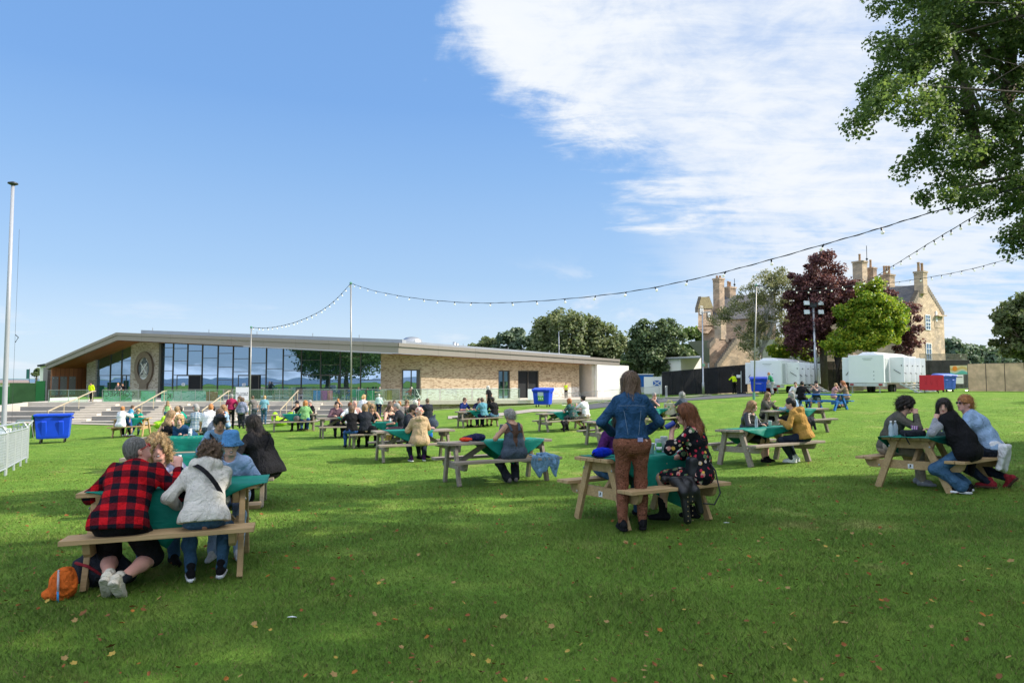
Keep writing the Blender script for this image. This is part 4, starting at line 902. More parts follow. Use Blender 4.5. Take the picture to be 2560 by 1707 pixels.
# ================================================================ picnic tables
TABLES = {}
def table_proto(kind):
    wd = {'grey': GREYW, 'pine': PINE, 'green': GREEN_PINE}[kind]
    L, G_ = (2.0, 1.55) if kind == 'grey' else (1.38, 1.04) if kind == 'pine' else (1.7, 1.3)
    root = empty('picnic_table', (0, 0, 0)); heavy = kind == 'grey'
    m = MB(); n, w, g, th = (4, .165, .012, .05) if heavy else (5, .125, .012, .038)
    tot = n * w + (n - 1) * g
    for i in range(n): m.box((0, -tot / 2 + w / 2 + i * (w + g), .75 - th / 2), (L, w, th))
    m.build('tabletop', wd, root, bevel=.008 if heavy else .004)
    for s in (-1, 1):
        m = MB()
        for k in (0, 1): m.box((0, s * (.56 + k * .135), .45 - th / 2), (L, .125, th))
        m.build('bench_seat', wd, root, bevel=.008 if heavy else .004)
    lw, ld = (.12, .055) if heavy else (.095, .045)
    for sx in (-1, 1):
        x = sx * G_ / 2
        for s in (-1, 1):
            m = MB(); off = x + sx * (ld / 2 + .028)
            foot = Vector((off, s * (.50 if not heavy else .44), 0.0)); top = Vector((off, s * (.20 if not heavy else .22), .75 - th - .002)); m.bar(foot, top, ld, lw, up=(0, 1, 0)); m.build('leg', wd, root, bevel=.004)
        m = MB(); bw = .12
        z = .45 - th - bw / 2 - .001
        prof = [(-.70, z + bw / 2), (.70, z + bw / 2), (.66, z - bw / 2 + .03), (.62, z - bw / 2), (-.62, z - bw / 2), (-.66, z - bw / 2 + .03)]
        m.prism([(x - .027, a, b) for a, b in prof], (.052, 0, 0)); m.build('bench_beam', wd, root, bevel=.003)
        m = MB(); z = .75 - th - .062
        prof = [(-.34, z + .06), (.34, z + .06), (.28, z - .06), (-.28, z - .06)]; m.prism([(x - .027, a, b) for a, b in prof], (.052, 0, 0)); m.build('top_beam', wd, root, bevel=.003)
        m = MB(); m.bar((x - sx * .035, 0, .36), (sx * .18, 0, .75 - th - .01), .09, .05, up=(0, 1, 0)); m.build('brace', wd, root, bevel=.003)
        m = MB()
        for y, zz_ in ((.45, .33), (-.45, .33), (.28, .62), (-.28, .62)): m.ball((x + sx * (ld + .034), y * (1 if heavy else 1), zz_ * 1), (.006, .014, .014), 8)
        m.build('bolts', STEEL, root)
    if kind == 'pine':
        m = MB(); m.box((-G_ / 2 - .031, .02, .335), (.004, .075, .06)); pl = m.build('number_plate', WHITE, root)
        m = MB(); m.box((-G_ / 2 - .0345, .02, .343), (.002, .02, .026)); m.box((-G_ / 2 - .0345, .03, .325), (.002, .03, .008)); m.build('plate_mark', INK, pl)
    return root
_tp = {}
def tab(key, kind, label, cx, cy, yaw):
    if kind not in _tp: o = _tp[kind] = table_proto(kind)
    else: o = copy_tree(_tp[kind])
    L = 2.0 if kind == 'grey' else 1.38 if kind == 'pine' else 1.7
    # lie on the slope of the lawn
    c, s = math.cos(R(yaw)), math.sin(R(yaw)); z = gz(cx, cy)
    dx = (gz(cx + c, cy + s) - gz(cx - c, cy - s)) / 2; dy = (gz(cx - s, cy + c) - gz(cx + s, cy - c)) / 2
    X = Vector((c, s, dx)).normalized(); Y = Vector((-s, c, dy)).normalized(); Z = X.cross(Y).normalized(); Y = Z.cross(X)
    M = Matrix((X, Y, Z)).transposed()
    o.location = (cx, cy, z); o.rotation_euler = M.to_euler()
    setp(o, label, 'picnic table', 'picnic tables on the lawn'); TABLES[key] = (Vector((cx, cy, z)), M, L); return o
def tw(key, x, y, z=0.0): c, M, L = TABLES[key]; return c + M @ Vector((x, y, z))
tab('A', 'pine', 'new pine picnic table nearest the camera, with the family of four at it', -2.98, 6.12, 18)
tab('B', 'pine', 'new pine picnic table beside the standing woman in the denim jacket', 1.52, 8.10, 27)
tab('C', 'pine', 'new pine picnic table with three people at the right edge of the lawn', 6.20, 10.15, 33)
tab('D', 'grey', 'weathered picnic table where the woman in dark dungarees sits alone', -.30, 12.6, 22)
tab('E', 'grey', 'weathered picnic table of the person in the beige hooded coat', -2.49, 17.3, 22)
tab('F', 'grey', 'weathered picnic table with the two dark shirted women seen from behind', -4.15, 21.4, 22)
tab('G', 'grey', 'weathered picnic table with the woman in a green and floral top', -9.7, 30.5, 20)
tab('H', 'grey', 'weathered picnic table with four men in front of the brick wall', -1.6, 32.0, 22)
tab('I', 'grey', 'weathered picnic table of the red haired woman, in front of the blue bin', 2.05, 28.1, 22)
tab('J', 'grey', 'weathered picnic table half hidden behind the denim jacket', 3.25, 21.3, 22)
tab('K', 'grey', 'weathered picnic table of the man in the mustard coat', 5.35, 14.6, 27)
tab('L', 'grey', 'weathered picnic table with an empty right end behind the mustard coat', 9.1, 22.0, 12)
tab('N', 'green', 'greenish wooden picnic table by the road with two people and a shopping bag', 5.4, 25.8, 24)
tab('O', 'grey', 'weathered picnic table with the striped polo man and bald man', -7.4, 15.6, 6)
tab('P', 'grey', 'weathered picnic table in the left crowd below the white sign', -11.0, 24.0, 10)
tab('Q', 'grey', 'weathered picnic table with the woman in black, behind the family', -4.45, 9.9, 17)
tab('R', 'pine', 'small yellow pine picnic table far left where the child stands', -16.0, 28.9, 10)
tab('S', 'grey', 'weathered picnic table of the rear group before the glass balustrade', -4.7, 30.5, 18)
tab('T', 'grey', 'weathered picnic table with the woman in a white T-shirt', -6.3, 25.8, 22)
def blue_table():
    c = gp(2068, 32.5); root = empty('blue_picnic_table', c, R(128), 'bright blue painted picnic table in front of the white trailers', 'picnic table'); TABLES['M'] = (c, Matrix.Rotation(R(128), 3, 'Z'), 1.8)
    m = MB()
    for i in range(5): m.box((0, -.32 + i * .16, .73), (1.9, .15, .045))
    m.build('tabletop', BLUEW, root, bevel=.006)
    for s in (-1, 1):
        m = MB()
        for k in (0, 1): m.box((0, s * (.62 + k * .15), .43), (1.7, .14, .045))
        m.build('bench_seat', BLUEW, root, bevel=.006)
    for sx in (-.62, .62):
        for s in (-1, 1): m = MB(); m.bar((sx, s * .62, 0), (sx, s * .14, .70), .07, .12, up=(0, 1, 0)); m.build('leg', BLUEW, root)
        m = MB(); m.box((sx + .04, 0, .36), (.07, 1.5, .12)); m.build('bench_beam', BLUEW, root)
    c2 = gp(2010, 34); r2 = empty('blue_bench', c2, R(20), 'low blue bench left of the blue picnic table, under the man in black', 'bench')
    m = MB(); m.box((0, 0, .46), (.75, .34, .05)); m.build('seat', BLUEW, r2, bevel=.006)
    for s in (-1, 1): m = MB(); m.bar((s * .32, -.1, 0), (s * .2, 0, .435), .08, .08); m.build('leg', BLUEW, r2)
blue_table()

# ---------------------------------------------------------------- green cloths
def g_green(t):
    o = oc(t); n = t.noise(o, 3, 4, .6)
    return pbsdf(t, t.ramp(n, [(.3, (.000, .155, .108)), (.7, (.004, .23, .165))]), .62, 0, t.noise(t.mapv(o, (1, 5, 5)), 2.2, 3, .6, 1), .5, .02, .25)
GREENC = mat('emerald_cloth', g_green)
def tcloth(key, label, t0, t1, near, far, seed=0, peak=None, endhang=None, wob=.02, pw=.8):
    """cloth over the tabletop between t0..t1 along it; near/far = deepest drop over either edge"""
    c, M, L = TABLES[key]; rnd = random.Random(seed); ph = rnd.random() * 6; hw = .352; hw = .345 if L > 1.9 else .343
    pk = peak if peak is not None else .5
    nu, nv = 40, 34
    def fn(u, v):
        x = t0 + (t1 - t0) * u
        tri = (u / pk if u < pk else (1 - u) / (1 - pk)); dn = near * (max(0, tri)) ** pw; df = far * (max(0, tri)) ** .8
        tot = dn + 2 * hw + df; s = v * tot - dn - hw
        zt = .7565 + .002 * math.sin(x * 9 + v * 20)
        if s < -hw:
            k = -hw - s; return (x + wob * .6 * math.sin(k * 14 + ph) * k * 3, -hw - .012 - wob * 1.3 * k / max(near, .05) * (1 + math.sin(x * 17 + ph + k * 6)) , zt - k)
        if s > hw:
            k = s - hw; return (x, hw + .012 + wob * 1.3 * k / max(far, .05) * (1 + math.sin(x * 15 + ph)), zt - k)
        xs = x
        if endhang and u > .96 and L / 2 < x: pass
        return (xs, s, zt)
    m = MB(); m.sheet(fn, nu, nv); o = m.build('tablecloth', GREENC, smooth=True, thick=.004); o.location = c; o.rotation_euler = M.to_euler()
    setp(o, label, 'tablecloth', 'green cloths on the picnic tables'); return o
tcloth('A', 'green cloth over the family table nearest the camera', -.62, .78, .50, .4, 1, .42, pw=1.8)
tcloth('B', 'green cloth hanging low on the table beside the redhead woman', -.62, .74, .66, .5, 2, .72)
tcloth('C', 'green cloth end on the right hand table under the bottles', -.78, .5, .15, .3, 3)
tcloth('D', 'dark green cloth hanging in a fold beside the woman in dungarees', -.35, .85, .42, .42, 4, .45)
tcloth('E', 'turquoise lit cloth on the table of the beige hooded coat', -.72, .45, .34, .3, 5, .6)
tcloth('F', 'green cloth hanging beside the dark shirted women', -.5, .95, .40, .3, 6, .75)
tcloth('G', 'turquoise cloth triangle before the floral backed woman', -.5, .7, .38, .3, 7, .4)
tcloth('H', 'green cloth on the table of the four men', -.5, .6, .32, .3, 8, .35)
tcloth('I', 'green cloth on the red haired woman\'s table', -.5, .7, .34, .3, 9, .3)
tcloth('J', 'green cloth on the table behind the denim jacket', -.7, .3, .3, .3, 10)
tcloth('K', 'bright green cloth on the mustard coat table', -.9, .72, .20, .40, 11, .4)
tcloth('L', 'green cloth with a paper cup behind the mustard coat', -.6, .55, .30, .3, 12, .6)
tcloth('N', 'green cloth on the roadside table under the shopping bag', -.86, .4, .25, .3, 13)
tcloth('O', 'large green cloth hanging as a triangle in front of the striped polo', -.75, .75, .62, .3, 14, .48)
tcloth('P', 'turquoise cloth in the left crowd', -.7, .6, .2, .3, 15)
tcloth('Q', 'turquoise cloth on the table behind the curly haired woman', -.8, .75, .25, .4, 16, .6)
tcloth('R', 'green cloth slanting on the small pine table far left', -.35, .6, .45, .2, 17, .35)
tcloth('S', 'green cloth on the rear group\'s table', -.6, .6, .3, .3, 18)
tcloth('T', 'green cloth beside the woman in a white T-shirt', -.3, .9, .34, .3, 19, .6)

# ================================================================ signed distance modelling for people and soft things
def smin(a, b, k):
    h = np.maximum(k - np.abs(a - b), 0) / k; return np.minimum(a, b) - h * h * k * .25
class Sdf:
    def __init__(s, k=.03): s.p = []; s.k = k; s.cuts = []; s.fn = None; s.grow = 0.0
    def cone(s, a, b, ra, rb, k=None): s.p.append(('c', np.array(a, float), np.array(b, float), ra, rb, k)); return s
    def chain(s, pts, rs, k=None):
        for i in range(len(pts) - 1): s.cone(pts[i], pts[i + 1], rs[i], rs[i + 1], k)
        return s
    def ell(s, c, r, M=None, k=None): s.p.append(('e', np.array(c, float), np.array(r, float), None if M is None else np.array(M), None, k)); return s
    def box(s, c, r, M=None, rnd=.01, k=None): s.p.append(('b', np.array(c, float), np.array(r, float), None if M is None else np.array(M), rnd, k)); return s
    def cut(s, p, n): s.cuts.append((np.array(p, float), np.array(n, float) / np.linalg.norm(n))); return s
    def sub(s, c, r, M=None, k=.01): s.p.append(('s', np.array(c, float), np.array(r, float), None if M is None else np.array(M), None, k)); return s
    def bounds(s):
        lo = np.full(3, 9e9); hi = -lo
        for q in s.p:
            if q[0] == 's': continue
            if q[0] == 'c': r = max(q[3], q[4]); a = np.minimum(q[1], q[2]) - r; b = np.maximum(q[1], q[2]) + r
            else: r = np.max(q[2]) * (1 if q[0] == 'e' else 1.75); a = q[1] - r; b = q[1] + r
            lo = np.minimum(lo, a); hi = np.maximum(hi, b)
        return lo - .03, hi + .03
    def ev(s, P):
        d = None
        for q in s.p:
            if q[0] == 'c':
                a, b = q[1], q[2]; ab = b - a; L = ab @ ab + 1e-9; t = np.clip((P - a) @ ab / L, 0, 1)
                e = np.linalg.norm(P - a - t[:, None] * ab, axis=1) - (q[3] + (q[4] - q[3]) * t)
            else:
                v = P - q[1]
                if q[3] is not None: v = v @ q[3]
                if q[0] in 'es':
                    k0 = np.linalg.norm(v / q[2], axis=1); k1 = np.linalg.norm(v / q[2] ** 2, axis=1) + 1e-9; e = k0 * (k0 - 1) / k1
                else:
                    w = np.abs(v) - (q[2] - q[4]); e = np.linalg.norm(np.maximum(w, 0), axis=1) + np.minimum(w.max(1), 0) - q[4]
            if q[0] == 's': d = -smin(-d, e, q[5]); continue
            d = e if d is None else smin(d, e, q[5] or s.k)
        d = d - s.grow
        if s.fn is not None: d = d + s.fn(P)
        for p, n in s.cuts: d = np.maximum(d, (P - p) @ n)
        return d
def mesh_sdf(S, h):
    """surface nets with block culling; returns verts, quads"""
    lo, hi = S.bounds(); B = 6; nb = np.ceil((hi - lo) / (h * B)).astype(int) + 1; N = nb * B
    g = [lo[i] + (np.arange(nb[i]) + .5) * B * h for i in range(3)]
    C = np.stack(np.meshgrid(*g, indexing='ij'), -1).reshape(-1, 3); dc = S.ev(C)
    act = np.abs(dc) < B * h * 1.15 + .012
    D = np.repeat(np.repeat(np.repeat(dc.reshape(nb), B, 0), B, 1), B, 2).astype(np.float32)
    ia = np.argwhere(act.reshape(nb)); o = np.arange(B); off = np.stack(np.meshgrid(o, o, o, indexing='ij'), -1).reshape(-1, 3)
    idx = (ia[:, None] * B + off[None]).reshape(-1, 3)
    if len(idx): D[idx[:, 0], idx[:, 1], idx[:, 2]] = S.ev(lo + (idx + .5) * h)
    ins = D < 0
    s = ins[:-1, :-1, :-1].astype(np.int8)
    cs = [(i, j, k) for i in (0, 1) for j in (0, 1) for k in (0, 1)]
    n = tuple(x - 1 for x in D.shape); cnt = np.zeros(n, np.int8)
    sl = lambda c: tuple(slice(c[a], c[a] + n[a]) for a in range(3))
    for c in cs: cnt += ins[sl(c)]
    cell = (cnt > 0) & (cnt < 8); ci = np.argwhere(cell)
    if not len(ci): return np.zeros((0, 3)), np.zeros((0, 4), int)
    vid = np.full(n, -1, np.int32); vid[cell] = np.arange(len(ci)); acc = np.zeros((len(ci), 3)); w = np.zeros(len(ci))
    val = {c: D[ci[:, 0] + c[0], ci[:, 1] + c[1], ci[:, 2] + c[2]] for c in cs}
    for a in cs:
        for ax in range(3):
            if a[ax]: continue
            b = list(a); b[ax] = 1; b = tuple(b); va, vb = val[a], val[b]; m = (va < 0) != (vb < 0)
            t = np.where(m, va / np.where(m, va - vb, 1), 0); p = np.tile(np.array(a, float), (len(ci), 1)); p[:, ax] = t
            acc += p * m[:, None]; w += m
    V = lo + (ci + acc / w[:, None] + .5) * h
    F_ = []
    for ax in range(3):
        u, v = (ax + 1) % 3, (ax + 2) % 3
        a = [slice(0, None)] * 3; b = [slice(0, None)] * 3; a[ax] = slice(0, -1); b[ax] = slice(1, None)
        ch = ins[tuple(a)] != ins[tuple(b)]; e = np.argwhere(ch); e = e[(e[:, u] > 0) & (e[:, v] > 0)]
        e = e[(e[:, u] < n[u]) & (e[:, v] < n[v]) & (e[:, ax] < n[ax])]
        if not len(e): continue
        def q(du, dv): f = e.copy(); f[:, u] -= du; f[:, v] -= dv; return vid[f[:, 0], f[:, 1], f[:, 2]]
        Q = np.stack([q(0, 0), q(1, 0), q(1, 1), q(0, 1)], 1); inside = ins[e[:, 0], e[:, 1], e[:, 2]]
        Q[inside] = Q[inside][:, ::-1]; Q = Q[:, ::-1] if False else Q; F_.append(Q[(Q >= 0).all(1)])
    return V, np.concatenate(F_)[:, ::-1]
def sobj(S, name, h, mt, parent=None, loc=None):
    V, Q = mesh_sdf(S, h)
    if len(V) < 8: return None
    return fast(name, V, Q, mt, parent, smooth=True, loc=loc)
def folds(amp, fr=16, seed=0, k=(1, .35, .6)):
    r = np.random.default_rng(seed); A = r.normal(size=(4, 3)) * np.array([fr, fr, fr * .7]); ph = r.random(4) * 6.28
    def f(P):
        w = P + .06 * np.sin(P[:, [1, 2, 0]] * 9 + ph[0]) + .02 * np.sin(P[:, [2, 0, 1]] * 23 + ph[1]); s = 0
        for i in range(4): s = s + (1 - 2 * np.abs(np.sin((w @ A[i]) * .5 + ph[i]))) * (1 if i < 2 else .6)
        return -amp * s / 2.0    
    return f

# ---------------------------------------------------------------- people
SKIN = {}
def skin(k='fair'):
    c = {'fair': (.62, .36, .265), 'pink': (.66, .34, .27), 'tan': (.47, .265, .175), 'olive': (.40, .225, .145)}[k]
    def fn(t):
        o = oc(t); n = t.noise(o, 12, 3)
        b = pbsdf(t, t.ramp(n, [(.3, tuple(x * .92 for x in c)), (.7, tuple(x * 1.06 for x in c))]), .55, 0, None, spec=.3)
        b.inputs['Subsurface Weight'].default_value = .12; b.inputs['Subsurface Radius'].default_value = (.02, .008, .004); return b
    return mat('skin_' + k, fn)
HC = {'dark': (.022, .015, .011), 'black': (.012, .011, .012), 'brown': (.115, .070, .042), 'auburn': (.16, .052, .018), 'red': (.30, .10, .03), 'blond': (.42, .27, .12), 'dirty': (.23, .145, .07), 'ginger': (.38, .16, .05), 'grey': (.27, .26, .245), 'white': (.62, .58, .50), 'darkgrey': (.11, .105, .10), 'ombre': (.26, .14, .06)}
def hairm(k, curly=False):
    c = HC[k]
    def fn(t):
        o = oc(t); v = t.mapv(o, (55, 55, 7)) if not curly else t.mapv(o, (28, 28, 22)); n = t.noise(v, 1.6, 4, .6, 1.0)
        col = t.ramp(n, [(.32, tuple(x * .4 for x in c)), (.5, c), (.70, tuple(min(1, x * 2.1 + .015) for x in c))])
        return pbsdf(t, col, .5, 0, n, .8, .012, .35)
    return mat('hair_%s%d' % (k, curly), fn)
def g_plaid(t, a, b, s=11.0, mid=None):
    o = oc(t); sp = t.n('ShaderNodeSeparateXYZ'); t.set(sp.inputs[0], t.n('ShaderNodeVectorMath', operation='ADD', i_0=o, i_1=t.mapv(t.n('ShaderNodeTexNoise', i_Vector=o, i_Scale=2.5).outputs[1], (.02, .02, .02))))
    st = lambda v: t.m('GREATER_THAN', t.m('FRACT', t.m('MULTIPLY', v, s)), .5)
    x, z = st(t.m('ADD', sp.outputs[0], t.m('MULTIPLY', sp.outputs[1], .25))), st(t.m('ADD', sp.outputs[2], t.m('MULTIPLY', sp.outputs[1], .45))); k = t.m('MULTIPLY', t.m('ADD', x, z), .5)
    col = t.mix(t.m('GREATER_THAN', k, .75), t.mix(t.m('GREATER_THAN', k, .25), a, mid or tuple((p * .45 + q * .5) for p, q in zip(a, b))), b)
    return pbsdf(t, col, .9, 0, foldb(t, o), .8, .03, .1)
def g_stripe(t, a, b, s=40.0, ax=2, w=.5):
    o = oc(t); sp = t.n('ShaderNodeSeparateXYZ'); t.set(sp.inputs[0], o); k = t.m('GREATER_THAN', t.m('FRACT', t.m('MULTIPLY', sp.outputs[ax], s)), w)
    return pbsdf(t, t.mix(k, a, b), .9, 0, foldb(t, o), .8, .03, .1)
def g_spots(t, base, cols, sc=14.0, th=.32):
    o = oc(t); col = base
    for i, c in enumerate(cols):
        v = t.n('ShaderNodeTexVoronoi'); t.set(v.inputs['Vector'], t.mapv(o, (1, 1, 1), (i, i * 2, 0), (i * 3.1, i * 1.7, i))); v.inputs['Scale'].default_value = sc * (1 + .25 * i)
        d = t.m('ADD', v.outputs['Distance'], t.m('MULTIPLY', t.noise(o, sc * 4, 2), .25)); s2 = t.n('ShaderNodeSeparateColor'); t.set(s2.inputs[0], v.outputs['Color'])
        k = t.m('MULTIPLY', t.m('LESS_THAN', d, th), t.m('GREATER_THAN', s2.outputs[0], .35)); col = t.mix(k, col, c)
    return pbsdf(t, col, .85, 0, foldb(t, o), .8, .03, .15)
def g_denim(t, c):
    o = oc(t); n = t.noise(o, 7, 5, .65); f = t.noise(o, 160, 2)
    col = t.mix(t.m('MULTIPLY', t.ss(n, .4, .75), .7), c, tuple(min(1, x * 2.0 + .02) for x in c)); col = t.mix(t.m('MULTIPLY', f, .25), col, tuple(x * 1.9 for x in c))
    return pbsdf(t, col, .85, 0, foldb(t, o), .8, .035, .15)
PM = {'plaid': lambda: mat('red_black_plaid', g_plaid, a=(.50, .008, .014), b=(.006, .008, .014), mid=(.13, .006, .012), s=8.0),
 'floral': lambda: mat('black_floral', g_spots, base=(.008, .009, .013), cols=[(.10, .17, .08), (.55, .26, .22), (.58, .36, .07), (.58, .48, .40), (.48, .03, .06)], sc=8.5, th=.40),
 'denim': lambda: mat('denim_blue', g_denim, c=(.013, .048, .108)), 'jeans': lambda: mat('denim_jeans', g_denim, c=(.035, .085, .15)), 'jeansd': lambda: mat('denim_dark', g_denim, c=(.012, .018, .032)),
 'denimL': lambda: mat('denim_light', g_denim, c=(.12, .22, .33)), 'rust': lambda: mat('rust_print', g_spots, base=(.195, .076, .045), cols=[(.05, .018, .012), (.32, .13, .08)], sc=44, th=.40),
 'stripe': lambda: mat('grey_white_stripe', g_stripe, a=(.13, .15, .22), b=(.42, .43, .45), s=36.0), 'vstripe': lambda: mat('navy_white_stripe', g_plaid, a=(.60, .62, .66), b=(.02, .03, .10), s=17.0, mid=(.10, .13, .25)),
 'wprint': lambda: mat('white_dotted', g_spots, base=(.72, .72, .72), cols=[(.02, .02, .03)], sc=17, th=.22), 'tprint': lambda: mat('teal_print', g_spots, base=(.10, .27, .33), cols=[(.22, .42, .46), (.05, .16, .2)], sc=24, th=.3),
 'lilac': lambda: cloth((.36, .38, .60), 'lilac_shirt'), 'dotskirt': lambda: mat('dotted_skirt', g_spots, base=(.025, .025, .025), cols=[(.55, .55, .52)], sc=34, th=.42),
 'teal_floral': lambda: mat('teal_floral', g_spots, base=(.035, .085, .08), cols=[(.32, .08, .09), (.06, .22, .22), (.16, .20, .12)], sc=9, th=.34), 'bprint': lambda: mat('blue_print', g_spots, base=(.05, .26, .42), cols=[(.45, .58, .62), (.01, .04, .12)], sc=12, th=.34),
 'beigefl': lambda: mat('beige_print', g_spots, base=(.32, .22, .14), cols=[(.12, .08, .06), (.42, .32, .24)], sc=22, th=.34), 'pinkfl': lambda: mat('pink_print', g_spots, base=(.42, .26, .25), cols=[(.62, .58, .55), (.2, .08, .1)], sc=16, th=.33),
 'gflor': lambda: mat('white_floral', g_spots, base=(.62, .58, .60), cols=[(.45, .08, .10), (.16, .14, .35), (.45, .22, .1)], sc=11, th=.3), 'leather': lambda: plain('black_leather', (.010, .010, .012), .32, 0, .2, 9, .6, .01, .5),
 'lplaid': lambda: mat('light_plaid', g_plaid, a=(.42, .46, .48), b=(.16, .24, .32), s=10.0), 'headwrap': lambda: mat('coral_headscarf', g_spots, base=(.62, .48, .42), cols=[(.62, .10, .05), (.55, .12, .06)], sc=26, th=.55),
 'leop': lambda: mat('dark_print', g_spots, base=(.05, .045, .04), cols=[(.2, .16, .12)], sc=40, th=.35), 'beigew': lambda: mat('beige_wrap', g_spots, base=(.35, .28, .24), cols=[(.2, .13, .12)], sc=20, th=.3)}
CC = {'black': (.010, .010, .012), 'charcoal': (.022, .025, .033), 'navy': (.012, .016, .055), 'navyb': (.010, .025, .13), 'white': (.76, .76, .78), 'stone': (.58, .55, .49), 'skyblue': (.30, .43, .62), 'beige': (.47, .335, .20), 'mustard': (.40, .225, .055), 'grey': (.16, .145, .14), 'lgrey': (.32, .33, .36), 'olive': (.105, .098, .078), 'khaki': (.33, .28, .22),
 'teal': (.16, .34, .40), 'mint': (.42, .55, .50), 'magenta': (.30, .018, .07), 'purple': (.07, .015, .10), 'hiviz': (.62, .82, .01), 'green': (.02, .20, .09), 'blue': (.03, .09, .28), 'pink': (.5, .28, .28), 'tqgreen': (.0, .30, .20), 'slate': (.06, .08, .11), 'kidblue': (.34, .45, .66), 'red': (.28, .025, .035), 'cream': (.6, .55, .45), 'sage': (.20, .26, .22), 'brown': (.09, .05, .035), 'orange': (.62, .13, .02), 'bluehat': (.09, .26, .52), 'lgreen': (.20, .40, .16), 'mauve': (.14, .08, .10)}
def fm(k): return PM[k]() if k in PM else cloth(CC[k], 'cloth_' + k) 
V3 = lambda *a: np.array(a, float)
def unit(v): return v / (np.linalg.norm(v) + 1e-9)
def ik(a, t, l1, l2, hint):
    d = t - a; L = np.linalg.norm(d); Lm = (l1 + l2) * .985
    if L > Lm: t = a + d / L * Lm; d = t - a; L = Lm
    L = max(L, abs(l1 - l2) + .02); u = unit(d); h = np.array(hint, float); h = unit(h - u * (h @ u)); x = (L * L + l1 * l1 - l2 * l2) / (2 * L); y = math.sqrt(max(l1 * l1 - x * x, 0))
    return a + u * x + h * y, t
def rotm(yaw, pitch, roll=0.0): return np.array((Matrix.Rotation(R(yaw), 3, 'Z') @ Matrix.Rotation(R(pitch), 3, 'X') @ Matrix.Rotation(R(roll), 3, 'Y')))
def strands(hob, c, hm, s, hr, root, mt, sd):
    """loose locks lying over the hair volume"""
    r = np.random.default_rng(sd); me = hob.data; V = np.empty(len(me.vertices) * 3, np.float32); me.vertices.foreach_get('co', V); V = V.reshape(-1, 3); N = np.empty(len(V) * 3, np.float32); me.vertices.foreach_get('normal', N); N = N.reshape(-1, 3)
    if ((V - c) * N).sum() < 0: N = -N
    crl = hr in ('curly', 'mop', 'wavy'); n = 750 if hr in ('vlong', 'long') else 520; k = r.integers(0, len(V), n); vs = []; fs = []
    for i in k:
        p = V[i].astype(float); nn = N[i].astype(float); dn = -hm @ V3(0, .10, 1) + r.normal(size=3) * (.5 if crl else .10); ln = r.uniform(.03, .07) if crl or hr in ('short', 'quiff') else r.uniform(.06, .15); ph = r.uniform(0, 6)
        if hr in ('short', 'quiff', 'bun') or (crl and hr != 'wavy'): dn = dn * .5 + hm @ V3(r.normal() * .4, -.4, .2)
        m = 6; side = unit(np.cross(dn, nn)); w0 = r.uniform(.0016, .0034)
        for j in range(m + 1):
            f = j / m; t_ = unit(dn - nn * (dn @ nn)) if j < 4 else unit(dn)
            q = p + t_ * ln * f + nn * (.003 + .006 * math.sin(f * 3.1)) + side * (math.sin(f * (14 if crl else 4) + ph) * (.010 if crl else .004)) + nn * (math.cos(f * 14 + ph) * .008 if crl else 0)
            w = w0 * (1 - f * .8); vs += [q - side * w, q + side * w]
        b = len(vs) - 2 * (m + 1); fs += [(b + 2 * j, b + 2 * j + 1, b + 2 * j + 3, b + 2 * j + 2) for j in range(m)]
    fast('loose_hair', np.array(vs), np.array(fs), mt, root, smooth=True)
